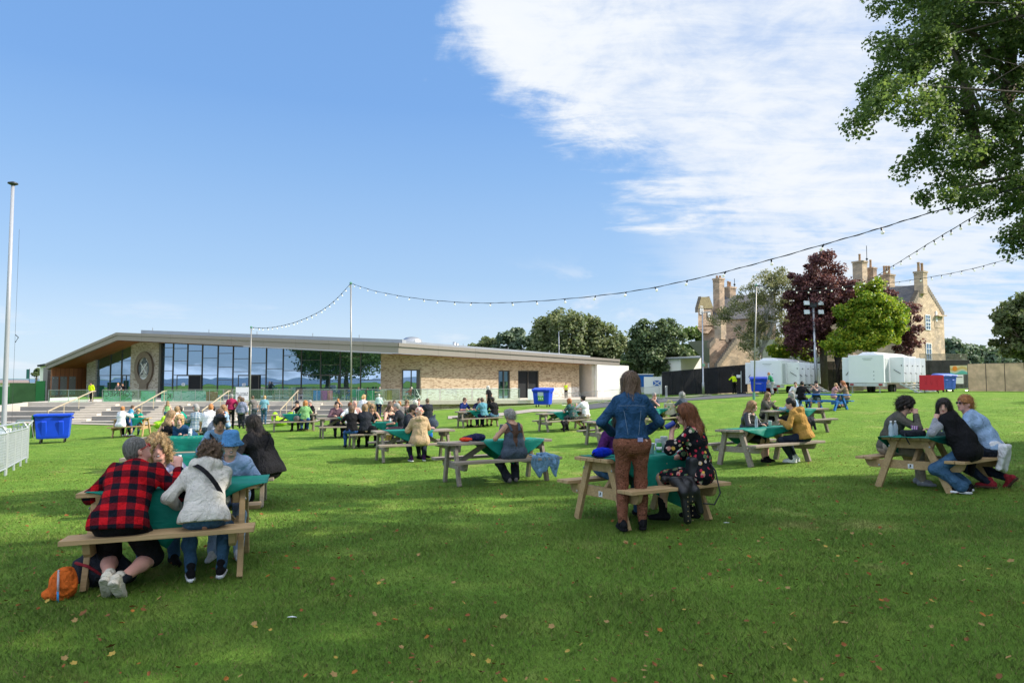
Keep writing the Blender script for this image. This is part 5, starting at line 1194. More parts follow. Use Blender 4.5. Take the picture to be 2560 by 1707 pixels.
def person(label, pos, yaw, pose='sit', H=1.72, sex='m', h=.012, hair='short', hc='brown', sk='fair', top='tee', tc='black', bot='trousers', bc='jeansd', shoe='black', sole=None, lean=14, side=0, twist=0, head=(0, 0), headr=0,
           L=None, Rh=None, F=None, acc=(), fat=1.0, seat=.45, group='people on the lawn', eL=None, eR=None, sock=None, hand=1, knee=None, tuck=0, boot=0):
    s = H / 1.75; sit = pose == 'sit'; fw = (.9 if sex == 'f' else 1.0)
    pz = (seat + .10 * s) if sit else .525 * H + .02; pel = V3(0, 0, pz)
    up = rotm(0, -lean, side) @ V3(0, 0, 1)                      # torso axis leaning forward (+y) 
    Tm = rotm(twist, 0); X = Tm @ V3(1, 0, 0)
    wst = pel + V3(0, -.01, .17 * s) * 1 + up * .0; wst = pel + unit(up + V3(0, -.15 if sit else 0, .4)) * .18 * s; chest = wst + up * .19 * s; nb = chest + unit(up + V3(0, .12, 0)) * .14 * s
    nk = nb + unit(up + V3(0, .35, .2)) * .075 * s; hm = rotm(head[0] + twist, head[1], headr); hc_ = nk + hm @ V3(0, .025, .115) * s
    sw = (.165 if sex == 'm' else .145) * s * (1 + (fat - 1) * .3); shL = nb - X * sw - up * .02 * s; shR = nb + X * sw - up * .02 * s
    Y = np.cross(np.array(up), X); Y = -Y if Y[1] < 0 and abs(twist) < 90 else Y
    hw = (.085 if sex == 'm' else .095) * s; hL = pel - V3(hw, 0, .0); hR = pel + V3(hw, 0, 0)
    if F is None: F = ((-.13, .42, .07), (.13, .46, .07)) if sit else ((-.10, .02, .07), (.10, -.02, .07))
    kh = knee or ((-.1, .6, 1.0), (.1, .6, 1.0)) if sit else ((0, 1, 0), (0, 1, 0))
    if knee: kh = knee
    tl, cl = .245 * H, .245 * H
    kL, fL = ik(hL, np.array(F[0], float), tl, cl, kh[0]); kR, fR = ik(hR, np.array(F[1], float), tl, cl, kh[1])
    if L is None: L = (-.17, .42, .82) if sit else (-.27, .03, .80 * s)
    if Rh is None: Rh = (.17, .42, .82) if sit else (.27, .03, .80 * s)
    au, al = .168 * H, .145 * H
    eLp, wL = ik(shL, np.array(L, float), au, al, eL or (-1, -.5, -.9)); eRp, wR = ik(shR, np.array(Rh, float), au, al, eR or (1, -.5, -.9))
    def torso(S, g=0.0, hip=True, k=.06):
        f = fat
        S.cone(wst - X * .06 * s * f, wst + X * .06 * s * f, .098 * s * f + g, .098 * s * f + g, k); S.cone(chest - X * .075 * s * f, chest + X * .075 * s * f, .105 * s * fw * f + g, .105 * s * fw * f + g, k)
        S.cone(shL + X * .02, shR - X * .02, .060 * s + g, .060 * s + g, k); S.cone(nb - up * .05, nb - X * 0, .085 * s + g, .07 * s + g, k)
        S.cone(wst, chest, .10 * s * f + g, .105 * s * f + g, k); S.cone(chest, nb, .10 * s * f + g, .075 * s + g, k)
        if sex == 'f': S.ell(chest + Y * .075 * s - up * .01 - X * .07 * s, V3(.06, .06, .06) * s + g, k=.04); S.ell(chest + Y * .075 * s - up * .01 + X * .07 * s, V3(.06, .06, .06) * s + g, k=.04)
        elif f > 1.05: S.ell(wst + Y * .07, V3(.13, .10, .13) * f + g, k=.06)
        if hip: S.cone(hL + V3(.01, -.02, .02), hR + V3(-.01, -.02, .02), .112 * s * f + g, .112 * s * f + g, k); S.cone(pel, wst, .105 * s * f + g, .10 * s * f + g, k)
    def arm(S, a, e, w, g=0.0, t=1.0, k=.03, wide=0.0):
        if t <= 1: S.cone(a, a + (e - a) * t, .052 * s + g, (.052 - .012 * t) * s + g + wide, k)
        else: S.cone(a, e, .052 * s + g, .040 * s + g + wide * .5, k); S.cone(e, e + (w - e) * (t - 1), .040 * s + g + wide * .5, (.040 - .013 * (t - 1)) * s + g + wide, k)
    def leg(S, a, kn, f, g=0.0, t=2.0, k=.04, wide=0.0):
        S.cone(a, a + (kn - a) * min(t, 1), .088 * s * fat ** .5 + g, (.088 - .030 * min(t, 1)) * s + g + (wide if t <= 1 else 0), k)
        if t > 1: 
            mid = kn + (f - kn) * min(.35, t - 1) + unit(np.cross(V3(1, 0, 0), f - kn)) * -.015; S.cone(kn, mid, .057 * s + g, .056 * s + g, k); S.cone(mid, kn + (f - kn) * (t - 1), .056 * s + g, (.056 - .020 * (t - 1)) * s + g + wide, k)
    # ---- the body, one continuous surface
    S = Sdf(.03); torso(S); S.cone(nb, nk, .058 * s, .052 * s, .03)
    S.ell(hc_ + hm @ V3(0, -.012, .028) * s, V3(.074, .092, .090) * s, hm, .02); S.ell(hc_ + hm @ V3(0, .024, -.040) * s, V3(.056, .066, .074) * s, hm, .03); S.cone(nk, hc_ + hm @ V3(0, -.01, -.05) * s, .05 * s, .055 * s, .03)
    S.cone(hc_ + hm @ V3(0, .086, .006) * s, hc_ + hm @ V3(0, .104, -.026) * s, .008 * s, .013 * s, .014); S.cone(hc_ + hm @ V3(-.02, .07, -.085) * s, hc_ + hm @ V3(.02, .07, -.085) * s, .016 * s, .016 * s, .02)
    for q in (-1, 1):
        S.ell(hc_ + hm @ V3(q * .075, -.008, -.012) * s, V3(.012, .018, .030) * s, hm, .008); S.sub(hc_ + hm @ V3(q * .032, .100, .010) * s, V3(.017, .016, .012) * s, hm, .014)
    arm(S, shL, eLp, wL, 0, 2); arm(S, shR, eRp, wR, 0, 2); leg(S, hL, kL, fL); leg(S, hR, kR, fR)
    for q, e, w in ((-1, eLp, wL), (1, eRp, wR)):
        d = unit(w - e); lat = unit(np.cross(d, V3(0, 0, 1)) + V3(1e-3, 0, 0)); nrm = unit(np.cross(lat, d)); nrm = -nrm if nrm[2] > 0 else nrm; hs = s * (1 if sex == 'm' else .92)
        pc = w + d * .05 * hs
        S.cone(w, w + d * .075 * hs - lat * .018 * hs, .024 * hs, .020 * hs, .015); S.cone(w, w + d * .075 * hs + lat * .018 * hs, .024 * hs, .020 * hs, .015)
        if h < .013:
            for i, ln in enumerate((.92, 1.0, .96, .78)):
                b = w + d * .082 * hs + lat * (-.030 + .020 * i) * hs; m_ = b + unit(d + nrm * (.35 + .12 * i)) * .038 * ln * hs; t_ = m_ + unit(d * .6 + nrm * 1.0) * .036 * ln * hs
                S.cone(b, m_, .0098 * hs, .009 * hs, .006); S.cone(m_, t_, .009 * hs, .008 * hs, .006)
            b = w + d * .03 * hs - lat * q * .026 * hs; t_ = b + unit(d * .7 - lat * q * .7 + nrm * .3) * .055 * hs; S.cone(b, t_, .012 * hs, .009 * hs, .008)
        else:
            S.cone(pc, pc + unit(d + nrm * .6) * .07 * hs, .026 * hs, .018 * hs, .02)
    root = sobj(S, 'person', h, skin(sk)); p = Vector(pos); root.location = p; root.rotation_euler = (0, 0, R(yaw)); setp(root, label, 'person', group)
    def add(S_, nm, mt, hh_=None): return sobj(S_, nm, hh_ or h, mt, root)
    sd = abs(hash(label)) % 1000 if False else sum(map(ord, label)) % 997; fa = .0060 if h < .02 else .0065
    # ---- lower clothing
    if bot in ('trousers', 'shorts', 'wide'):
        S = Sdf(.04); t = {'trousers': 1.93, 'shorts': .95, 'wide': 1.9}[bot]; g = {'trousers': .010, 'shorts': .020, 'wide': .018}[bot]
        leg(S, hL, kL, fL, g, t, wide=.028 if bot == 'wide' else (.012 if bot == 'shorts' else .006)); leg(S, hR, kR, fR, g, t, wide=.028 if bot == 'wide' else (.012 if bot == 'shorts' else .006))
        S.cone(hL + V3(.01, -.02, .02), hR + V3(-.01, -.02, .02), .114 * s * fat + g * .6, .114 * s * fat + g * .6, .05); S.cone(pel, wst, .107 * s * fat + g * .6, .10 * s * fat + g * .4, .05); S.fn = folds(fa, 22, sd); S.cut(wst + up * .0, up)
        for a, f in ((kL, fL), (kR, fR)):
            if bot != 'shorts': S.cut(a + (f - a) * (t - 1 - (0 if bot != 'shorts' else 0)), unit(f - a)) if False else None
        add(S, {'trousers': 'trousers', 'shorts': 'shorts', 'wide': 'trousers'}[bot], fm(bc))
    elif bot in ('skirt', 'dress'):
        S = Sdf(.05); t = .85
        for a, kn in ((hL, kL), (hR, kR)): S.cone(a, a + (kn - a) * t, .105 * s, .10 * s, .09)
        S.cone((hL + kL) / 2, (hR + kR) / 2, .09, .09, .08); S.cone(hL + V3(0, -.03, 0), hR + V3(0, -.03, 0), .125 * s, .125 * s, .06); S.cone(pel, wst, .12 * s, .11 * s, .06)
        if not sit: S.cone(pel - V3(.05, 0, .1), pel + V3(.05, 0, -.3), .13, .15, .05)
        S.fn = folds(.007, 20, sd); S.cut(wst + up * .02, up); add(S, 'skirt' if bot == 'skirt' else 'dress_skirt', fm(bc))
    # ---- upper clothing
    g, t, wd, hem = {'tee': (.014, .78, .010, .10), 'tank': (.008, 0, 0, .08), 'long': (.013, 1.92, .004, .10), 'shirt': (.020, 1.9, .008, .16), 'hoodie': (.024, 1.93, .006, .13), 'jacket': (.020, 1.9, .008, .05), 'coat': (.036, 1.9, .014, .22), 'dress': (.014, 1.25, .02, .12), 'rolled': (.016, 1.45, .008, .08), 'dungaree': (.010, 0, 0, .12), 'smock': (.022, 1.6, .035, .2), 'vest': (.022, 0, 0, .08)}[top]
    S = Sdf(.04); torso(S, g, hip=True); S.fn = folds(fa * (1.5 if top in ('coat', 'hoodie', 'jacket', 'shirt') else 1), 17, sd + 3)
    if t: arm(S, shL, eLp, wL, g * .8, t, wide=wd); arm(S, shR, eRp, wR, g * .8, t, wide=wd)
    if top in ('coat',) or (top in ('hoodie', 'shirt', 'smock') and sit): S.cone(hL + V3(0, -.05, -.03), hR + V3(0, -.05, -.03), .115 * s * fat + g, .115 * s * fat + g, .05)
    if top == 'coat' and sit:
        for a, kn in ((hL, kL), (hR, kR)): S.cone(a, a + (kn - a) * .45, .11 * s, .10 * s, .06)
    if top in ('hoodie', 'coat'):
        hp = nb - Y * .115 * s + up * .0; S.cone(hp - X * .075, hp + X * .075, .060, .060, .02); S.cone(hp - Y * .01, hp - up * .15 - Y * .01, .080, .030, .015); S.cone(nb - X * .09 + up * .02, nb - Y * .08 + up * .05, .035, .04, .03); S.cone(nb + X * .09 + up * .02, nb - Y * .08 + up * .05, .035, .04, .03)
    elif top in ('jacket', 'shirt', 'rolled', 'vest'): S.cone(nb + up * .015 - X * .05, nb + up * .02 - Y * .045, .030 + g * .4, .030 + g * .4, .025); S.cone(nb + up * .015 + X * .05, nb + up * .02 - Y * .045, .030 + g * .4, .030 + g * .4, .025)
    S.sub(nk + Y * .035 + up * .015, V3(.066, .075, .075) * s, None, .015)
    if top in ('tank', 'dungaree', 'dress') : 
        for q in (-1, 1): S.sub(nb + X * q * (sw + .02) + up * .03, V3(.055, .10, .09) * s, None, .02) if top != 'dress' else None
        if top != 'dress': S.sub(nb + up * .07, V3(.085, .12, .12) * s, None, .02)
    hp = pel + up * (.12 - hem)
    if not sit: S.cut(hp, -up)
    elif top != 'coat': S.cut(pel - V3(0, 0, .015 + max(0, hem - .10) * .9), V3(0, 0, -1) - (up - V3(0, 0, up[2])) * .4)
    else: S.cut(pel - V3(0, 0, .13), V3(0, 0, -1))
    if t:
        for a, e, w in ((shL, eLp, wL), (shR, eRp, wR)):
            dd = unit(e - a) if t <= 1 else unit(w - e); q = a + (e - a) * t if t <= 1 else e + (w - e) * (t - 1)
    nm = {'tee': 'shirt', 'tank': 'vest_top', 'long': 'sweater', 'shirt': 'shirt', 'hoodie': 'hoodie', 'jacket': 'jacket', 'coat': 'coat', 'dress': 'dress', 'rolled': 'shirt', 'dungaree': 'undershirt', 'smock': 'dress', 'vest': 'vest'}[top]
    tob = add(S, nm, fm(tc))
    # ---- shoes
    for q, kn, f, ft in ((-1, kL, fL, F[0]), (1, kR, fR, F[1])):
        S = Sdf(.015); sh = unit(f - kn); bk = tuck if np.isscalar(tuck) else tuck[0 if q < 0 else 1]
        toe = unit(V3(sh[0] * .3 + q * .18, 1, 0)) if not bk else unit(V3(q * .15, .75, -.9)); 
        if bk: up_ = unit(V3(0, .9, .75))
        else: up_ = V3(0, 0, 1)
        hl = f - toe * .045 * s; S.cone(hl - up_ * .018 * s, f + toe * .12 * s - up_ * .028 * s, .038 * s, .030 * s, .02); S.cone(f + up_ * .05, f + toe * .03, .042 * s, .036 * s, .03); S.cone(hl, f + toe * .15 * s - up_ * .030 * s, .034 * s, .026 * s, .02)
        S.cut(f - up_ * .062, -up_); o = add(S, 'shoe', fm(shoe) if isinstance(shoe, str) else shoe)
        if sole and o:
            S = Sdf(.015); S.cone(hl - up_ * .055 * s, f + toe * .15 * s - up_ * .055 * s, .042 * s, .038 * s, .01); S.cut(f - up_ * .036, up_); S.cut(f - up_ * .068, -up_); q2 = sobj(S, 'sole', min(h, .009), fm(sole), o)
        if boot: S = Sdf(.01); S.cone(f + V3(0, 0, .0), f - sh * boot, .048 * s, .056 * s); S.fn = folds(.004, 30, 2); add(S, 'boot_shaft', fm(shoe))
        if sock: S = Sdf(.01); S.cone(f + V3(0, 0, 0) + sh * -.02, f - sh * .10, .044 * s, .044 * s); add(S, 'sock', fm(sock))
    # ---- hair and hats
    HP = lambda x, y, z: hc_ + hm @ V3(x, y, z) * s
    S = Sdf(.02); hr = hair; amp = .0012 if hair == 'crop' else .003
    if hr != 'bald':
        g = {'crop': .003, 'short': .009, 'quiff': .016, 'curly': .026, 'bob': .020, 'longbob': .024, 'long': .020, 'bun': .010, 'pony': .010, 'mop': .030, 'cap': .006, 'hat': .006, 'beanie': .01, 'vlong': .022, 'wrap': .022, 'wavy': .026, 'hijab': .02}[hr]
        S.ell(HP(0, -.014, .032), V3(.076, .094, .092) * s + g, hm)
        if hr in ('short', 'quiff', 'mop', 'crop', 'hat', 'cap', 'bun', 'pony'): S.ell(HP(0, -.055, -.02), V3(.064, .050, .070) * s + g * .6, hm, .03)
        if hr == 'quiff': S.ell(HP(0, .055, .105), V3(.055, .040, .030) * s, hm, .03)
        if hr == 'mop': S.ell(HP(0, .03, .09), V3(.075, .06, .045) * s, hm, .03); amp = .012
        if hr == 'curly':
            for q in (-1, 1): S.cone(HP(q * .075, .0, .0), HP(q * .085, -.01, -.11), .042 * s, .038 * s, .03)
            S.cone(HP(0, -.08, 0), HP(0, -.085, -.11), .055 * s, .05 * s, .03); amp = .012
        if hr in ('bob', 'wavy'):
            for q in (-1, 1): S.cone(HP(q * .062, -.02, .0), HP(q * .072, -.015, -.12), .036 * s, .030 * s, .03)
            S.cone(HP(0, -.07, 0), HP(0, -.075, -.13), .058 * s, .050 * s, .03); amp = .006 if hr == 'bob' else .012
        if hr == 'longbob':
            for q in (-1, 1): S.cone(HP(q * .062, -.02, .02), HP(q * .080, -.03, -.20), .045 * s, .034 * s, .03)
            S.cone(HP(0, -.06, .02), HP(0, -.08, -.235), .070 * s, .058 * s, .03); amp = .006
        if hr in ('long', 'vlong'):
            ln = .30 if hr == 'long' else .44; dn = lambda k: hc_ + (hm @ V3(0, -.05, -.02)) * s + (-up * .6 + V3(0, 0, -.4)) * k - Y * (.07 + .03 * k)
            for q in (-1, 1): S.chain([HP(q * .055, -.02, .02), HP(q * .068, -.035, -.10), dn(.19) + X * q * .085, dn(ln) + X * q * .06], [.042 * s, .040 * s, .040 * s, .018 * s], .03)
            S.chain([HP(0, -.07, .02), dn(.14), dn(ln)], [.06 * s, .062 * s, .028 * s], .03); amp = .005
        if hr == 'bun': S.ell(HP(0, -.115, .075), V3(.036, .036, .034) * s, hm, .015)
        if hr == 'pony': S.chain([HP(0, -.10, .05), HP(0, -.15, .0), HP(0, -.14, -.14)], [.026, .03, .014], .02)
        if hr != 'wrap' and hr != 'hijab':
            fz = .052 if hr not in ('crop', 'quiff') else .046
            S.cut(HP(0, .052, .0), hm @ unit(V3(0, 1, -.0))) if hr in ('long', 'vlong', 'bob', 'wavy', 'curly', 'beanie') and False else None
            S.sub(HP(0, .115, -.045), V3(.066, .075, .112) * s, hm, .012)
            if hr in ('short', 'quiff', 'mop', 'crop', 'hat', 'cap', 'bun', 'pony'):
                for q in (-1, 1): S.sub(HP(q * .085, .035, -.045), V3(.034, .055, .050) * s, hm, .01); S.sub(HP(q * .09, -.01, -.03), V3(.022, .026, .034) * s, hm, .006)
                S.cut(HP(0, -.05, -.078), hm @ unit(V3(0, .25, -1)))
        else: S.sub(HP(0, .12, -.03), V3(.05, .07, .075) * s, hm, .012); S.ell(HP(0, -.07, .06), V3(.07, .06, .06) * s, hm, .03); amp = .008
        ph = sd * .1
        def hf(P, c=hc_.copy(), A=amp):
            q = (P - c) @ hm; an = np.arctan2(q[:, 0], q[:, 1]); return A * (np.sin(an * 23 + 5 * np.sin(q[:, 2] * 22 + ph)) * .6 + np.sin(q[:, 2] * (90 if A > .008 else 25) + an * 9 + ph) * .6 + (np.sin(q[:, 0] * 70 + ph) * np.sin(q[:, 1] * 63) if A > .008 else 0))
        S.fn = hf
        hob = add(S, 'headscarf' if hr in ('wrap', 'hijab') else 'hair', fm(hc) if hr in ('wrap', 'hijab') else hairm(hc, hr in ('curly', 'mop', 'wavy')), min(h, .016))
    if hr != 'bald' and h < .012 and hr not in ('wrap', 'crop', 'hat') and hob: strands(hob, HP(0, 0, 0), hm, s, hr, root, hairm(hc, hr in ('curly', 'mop', 'wavy')), sd)
    if hr == 'hat':
        m = MB(); m.lathe([(.02, .150), (.072, .146), (.088, .125), (.098, .06), (.104, .035), (.150, -.012), (.148, -.018), (.10, .022), (.09, .03)], seg=28, M=Matrix(hm)); m.v = [tuple(np.array(v) * s + hc_ + hm @ V3(0, -.012, .040) * s) for v in m.v]; m.build('bucket_hat', fm('bluehat'), root, smooth=True)
    if hr == 'cap' or hr == 'beanie':
        S = Sdf(.02); S.ell(HP(0, -.014, .035), V3(.084, .102, .098) * s, hm); S.cut(HP(0, 0, .035), hm @ unit(V3(0, .1, -1)))
        if hr == 'cap': S2 = Sdf(.01); S2.box(HP(0, .12, .045), V3(.062, .07, .007) * s, hm, .006); add(S2, 'cap_peak', fm('charcoal'), min(h, .01))
        add(S, hr, fm('charcoal' if hr == 'cap' else 'black'), min(h, .016))
    # ---- face and accessories
    if 'face' in acc:
        for q in (-1, 1):
            m = MB(); m.ball(HP(q * .031, .083, .010), tuple(V3(.0125, .008, .0065) * s), 8, Matrix(hm)); m.build('eye', plain('eye', (.16, .13, .12), .2), root, smooth=True)
            m = MB(); m.tube([HP(q * .018, .088, .028), HP(q * .033, .088, .032), HP(q * .048, .078, .026)], .0035 * s, 5); m.build('eyebrow', hairm('brown' if hc in ('blond', 'white') else hc if hc in HC else 'dark'), root)
        m = MB(); m.ball(HP(0, .088, -.055), tuple(V3(.022, .008, .0075) * s), 10, Matrix(hm)); m.build('mouth', plain('lips', (.33, .10, .09), .5), root, smooth=True)
        if 'smile' in acc: m = MB(); m.ball(HP(0, .092, -.053), tuple(V3(.014, .006, .004) * s), 8, Matrix(hm)); m.build('teeth', WHITE, root, smooth=True)
    if 'sun' in acc or 'redsun' in acc or 'headsun' in acc or 'specs' in acc:
        dz = .075 if 'headsun' in acc else .0; dy = .005 if 'headsun' in acc else .0; m = MB()
        for q in (-1, 1): m.ball(HP(q * .032, .094 - dy - dz * .3, .010 + dz), tuple(V3(.026, .006, .019) * s), 10, Matrix(hm)); m.tube([HP(q * .056, .088 - dy, .016 + dz), HP(q * .078, .04, .012 + dz), HP(q * .080, -.01, .006 + dz)], .004 * s, 5)
        m.tube([HP(-.012, .099 - dy - dz * .3, .014 + dz), HP(.012, .099 - dy - dz * .3, .014 + dz)], .003 * s, 5)
        m.build('glasses' if 'specs' in acc else 'sunglasses', plain('red_frames', (.42, .02, .01), .3) if 'redsun' in acc else plain('dark_lens', (.012, .012, .014), .12), root, smooth=True)
    if 'beard' in acc: S = Sdf(.02); S.ell(HP(0, .045, -.075), V3(.055, .052, .045) * s, hm); S.sub(HP(0, .10, -.03), V3(.06, .05, .036) * s, hm, .01); S.fn = lambda P: .003 * np.sin(P[:, 0] * 200) * np.sin(P[:, 2] * 190); add(S, 'beard', hairm(hc if hc in HC else 'dark'), min(h, .012))
    if 'strap' in acc or 'bag' in acc:
        q = -1 if 'bagL' in acc else 1; pts = []
        for i in range(15):
            a = i / 14; th = a * math.pi * 2; c = chest * .55 + wst * .45; off = X * math.sin(th) * .0; 
        rr = .15 * s * fat
        for i in range(21):
            th = 2 * math.pi * i / 20; v = unit(X * .62 * q + up * .78); w = -Y; pts.append(chest - up * .02 + v * math.cos(th) * .25 * s + w * math.sin(th) * (.175 * s + g))
        m = MB(); n = len(pts); wv = unit(np.cross(v, w))
        m.add([p_ + wv * k for p_ in pts for k in (-.018, .018)], [(2 * i, 2 * i + 1, 2 * i + 3, 2 * i + 2) for i in range(n - 1)]); m.build('bag_strap', fm('black'), root, thick=.006)
    if 'hiviz' in acc:
        pass
    return root, dict(hc=hc_, wL=wL, wR=wR, hm=hm, nb=nb, wst=wst, pel=pel, up=up, X=X, Y=Y, kL=kL, kR=kR, fL=fL, fR=fR, chest=chest, shL=shL, shR=shR, eL=eLp, eR=eRp)
def local2world(root, v): return Vector(root.location) + Matrix.Rotation(root.rotation_euler.z, 3, 'Z') @ Vector(v)
def sitter(key, side, t, label, turn=0, **k):
    """someone on a bench of a table: side -1 near / +1 far, t metres along it; turn = extra yaw"""
    c, M, L = TABLES[key]; p = tw(key, t, side * .60); yw = math.degrees(math.atan2(M[1][0], M[0][0])) + (0 if side < 0 else 180) + turn
    p.z -= 0.0
    d = p.y; k.setdefault('h', .0085 if d < 8.6 else .011 if d < 13 else .015 if d < 19 else .02 if d < 27 else .024)
    return person(label, p, yw, 'sit', **k)
def stander(px, d, label, yaw, z=None, **k):
    p = gp(px, d); 
    if z is not None: p.z = z
    k.setdefault('h', .0085 if d < 8.6 else .011 if d < 13 else .015 if d < 19 else .02 if d < 27 else .026)
    return person(label, p, yaw, 'stand', **k)
# ================================================================ the people, table by table
# nearest table: the family of four
pl_, J = sitter('A', -1, -.31, 'man in red and black checked shirt with cropped grey hair and red sunglasses', turn=-8, H=1.68, fat=1.10, hair='crop', hc='darkgrey', top='shirt', tc='plaid', bot='shorts', bc='black', shoe='cream', sole='cream', sock='charcoal',
    lean=46, head=(-52, 20), acc=('redsun',), L=(-.16, .46, .78), Rh=(.30, .42, .90), eR=(.6, -.1, -1.0), eL=(-.9, -.6, -.4), F=((-.02, -.16, .15), (.06, -.18, .13)), knee=((-.3, .9, .2), (.3, .9, .2)), tuck=1, sk='pink')
sitter('A', -1, .30, 'boy in pale stone hooded sweatshirt with a black cross-body strap, seen from behind', turn=4, H=1.48, hair='mop', hc='brown', top='hoodie', tc='stone', bot='trousers', bc='jeans', shoe='black', sole='white', sock='white',
    lean=44, head=(34, 20), L=(-.20, .30, .58), Rh=(.06, .42, .80), F=((-.10, .13, .07), (.13, .15, .07)), acc=('strap', 'bagL'), eL=(-.6, -.6, -.6), eR=(.35, -.3, -1))
sitter('A', 1, -.28, 'woman with curly fair hair in a lilac shirt leaning in across the nearest table', turn=16, H=1.68, sex='f', hair='curly', hc='blond', top='shirt', tc='lilac', bot='trousers', bc='jeans', lean=46, head=(-8, -2), headr=8, acc=('face', 'smile'), sk='pink')
sitter('A', 1, .43, 'laughing child in a light blue bucket hat and pale blue sweatshirt', turn=-6, H=1.42, sex='m', hair='hat', hc='brown', top='tee', tc='kidblue', bot='trousers', bc='kidblue', shoe='white', sock='white', lean=26, head=(14, -6), acc=('face', 'smile'),
    L=(-.1, .22, .60), Rh=(.16, .25, .62), F=((-.12, .38, .07), (.10, .40, .07)))
# table B
p = gp(1578, 7.35)
W = person('standing woman with brown hair, blue denim jacket and rust patterned trousers, seen from behind', p, -3, 'stand', H=1.70, sex='f', h=.0085, hair='longbob', hc='brown', top='jacket', tc='denim', bot='trousers', bc='rust', shoe='black', sole='black', boot=.14,
    lean=7, head=(-8, -14), L=(-.17, .26, 1.03), Rh=(.17, .26, 1.03), eL=(-1, -.25, -.55), eR=(1, -.25, -.55), F=((-.105, -.02, .085), (.115, .05, .085)), sk='fair', fat=1.0)
def jacket_seams():
    r, J = W; m = MB(); TH = fm('cream'); s = 1.70 / 1.75
    def bk(x, k):   # a point on the jacket's back, k = 0 waist .. 1 shoulder
        q = J['wst'] * (1 - k) + J['nb'] * k; w = (.118 + .030) * s * 1.08 - .035 * max(0, k - .55) / .45; dx = x / .16; y = -w * math.sqrt(max(.15, 1 - dx * dx * .55)); return Vector(q) + Vector((x, y - .002, 0))
    for q in (-1, 1): m.tube([bk(q * (.055 + .035 * k), k * .80 - .15) for k in (0, .25, .5, .75, 1)], .0022, 4)
    m.tube([bk(-.14 + .28 * i / 8, .80 + .015 * math.sin(i / 8 * 3.14)) for i in range(9)], .0022, 4)
    m.build('jacket_seam', plain('denim_thread', (.16, .22, .30), .8), r)
    m = MB(); c = bk(.07, -.30); m.box(c + Vector((0, -.012, 0)), (.055, .006, .042)); m.build('jacket_label', plain('patch', (.28, .30, .52), .7), r)
jacket_seams()
rd = sitter('B', -1, .36, 'redhead woman in sunglasses and black floral dress seated sideways, drinking', turn=40, H=1.70, sex='f', hair='vlong', hc='auburn', top='dress', tc='floral', bot='dress', bc='floral', shoe='black', boot=.18, lean=12, head=(20, -4), acc=('sun', 'face'),
    L=(-.05, .30, 1.02), eL=(-.6, .5, -1), Rh=(.05, .36, .68), F=((-.10, .40, .08), (.14, .10, .08)), sk='fair')
sitter('B', 1, -.05, 'person in a purple top mostly hidden behind the standing denim jacket woman', H=1.68, sex='f', hair='bob', hc='dark', top='long', tc='purple', bc='jeans', lean=25, head=(0, -20))
# table C
sitter('C', 1, -.12, 'young man in olive brown sweatshirt covering his eyes with both hands', turn=28, H=1.76, hair='mop', hc='dark', top='long', tc='olive', bot='trousers', bc='khaki', shoe='lgrey', sock='white', lean=24, head=(0, -12), L=(-.085, .40, 1.07), Rh=(.085, .40, 1.07), eL=(-.7, .6, -1), eR=(.7, .6, -1), acc=('face',))
gl = sitter('C', -1, -.36, 'dark haired woman looking back with a hand over her mouth, black jacket on her shoulders', turn=12, H=1.68, sex='f', hair='long', hc='dark', top='long', tc='lgrey', bot='wide', bc='jeans', shoe='black', sole='white', sock='black', lean=26, head=(96, 0), acc=('face', 'headsun'), L=(-.17, .30, 1.00), eL=(-.9, .5, -.8), Rh=(.10, .42, .82), F=((-.16, -.02, .08), (.16, .02, .08)), knee=((-.2, .9, .2), (.2, .9, .2)))
def draped(J, root):
    S = Sdf(.05); s = .96; nb, wst, pel, X, Y, up = (J[k] for k in ('nb', 'wst', 'pel', 'X', 'Y', 'up'))
    for a, b, r0, r1 in ((J['shL'] - X * .02, J['shR'] + X * .02, .095, .095), (nb - Y * .02, wst - Y * .03, .13, .17), (wst - X * .09, wst + X * .10, .145, .15), (pel - X * .14 - Y * .04, pel + X * .16 - Y * .04, .15, .16)): S.cone(a, b, r0, r1, .07)
    S.chain([J['shR'] + X * .05, J['shR'] + X * .12 - up * .22, pel + X * .28 - Y * .04 - up * .02, pel + X * .33 - V3(0, 0, .30)], [.07, .075, .07, .045], .05)
    S.chain([J['shL'] - X * .02, J['shL'] - X * .06 - up * .22 + Y * .02, pel - X * .18 + up * .02], [.075, .07, .07], .05)
    S.sub(J['nb'] + Y * .08 + up * .07, V3(.10, .10, .12), None, .03); S.fn = folds(.009, 13, 5); S.cut(pel - V3(0, 0, .42), V3(0, 0, -1)); sobj(S, 'draped_jacket', .011, fm('black'), root)
draped(gl[1], gl[0])
by = sitter('C', -1, .42, 'man with ginger hair and glasses, light blue T-shirt and white jacket round his waist', turn=10, H=1.80, hair='short', hc='ginger', top='tee', tc='skyblue', bc='jeansd', shoe='red', sole='brown', sock='red', lean=30, head=(48, 0), acc=('specs', 'face'), sk='pink', F=((-.12, .0, .08), (.16, -.18, .13)), tuck=(0, 1), knee=((-.3, .9, .2), (.3, .9, .2)), fat=1.08)
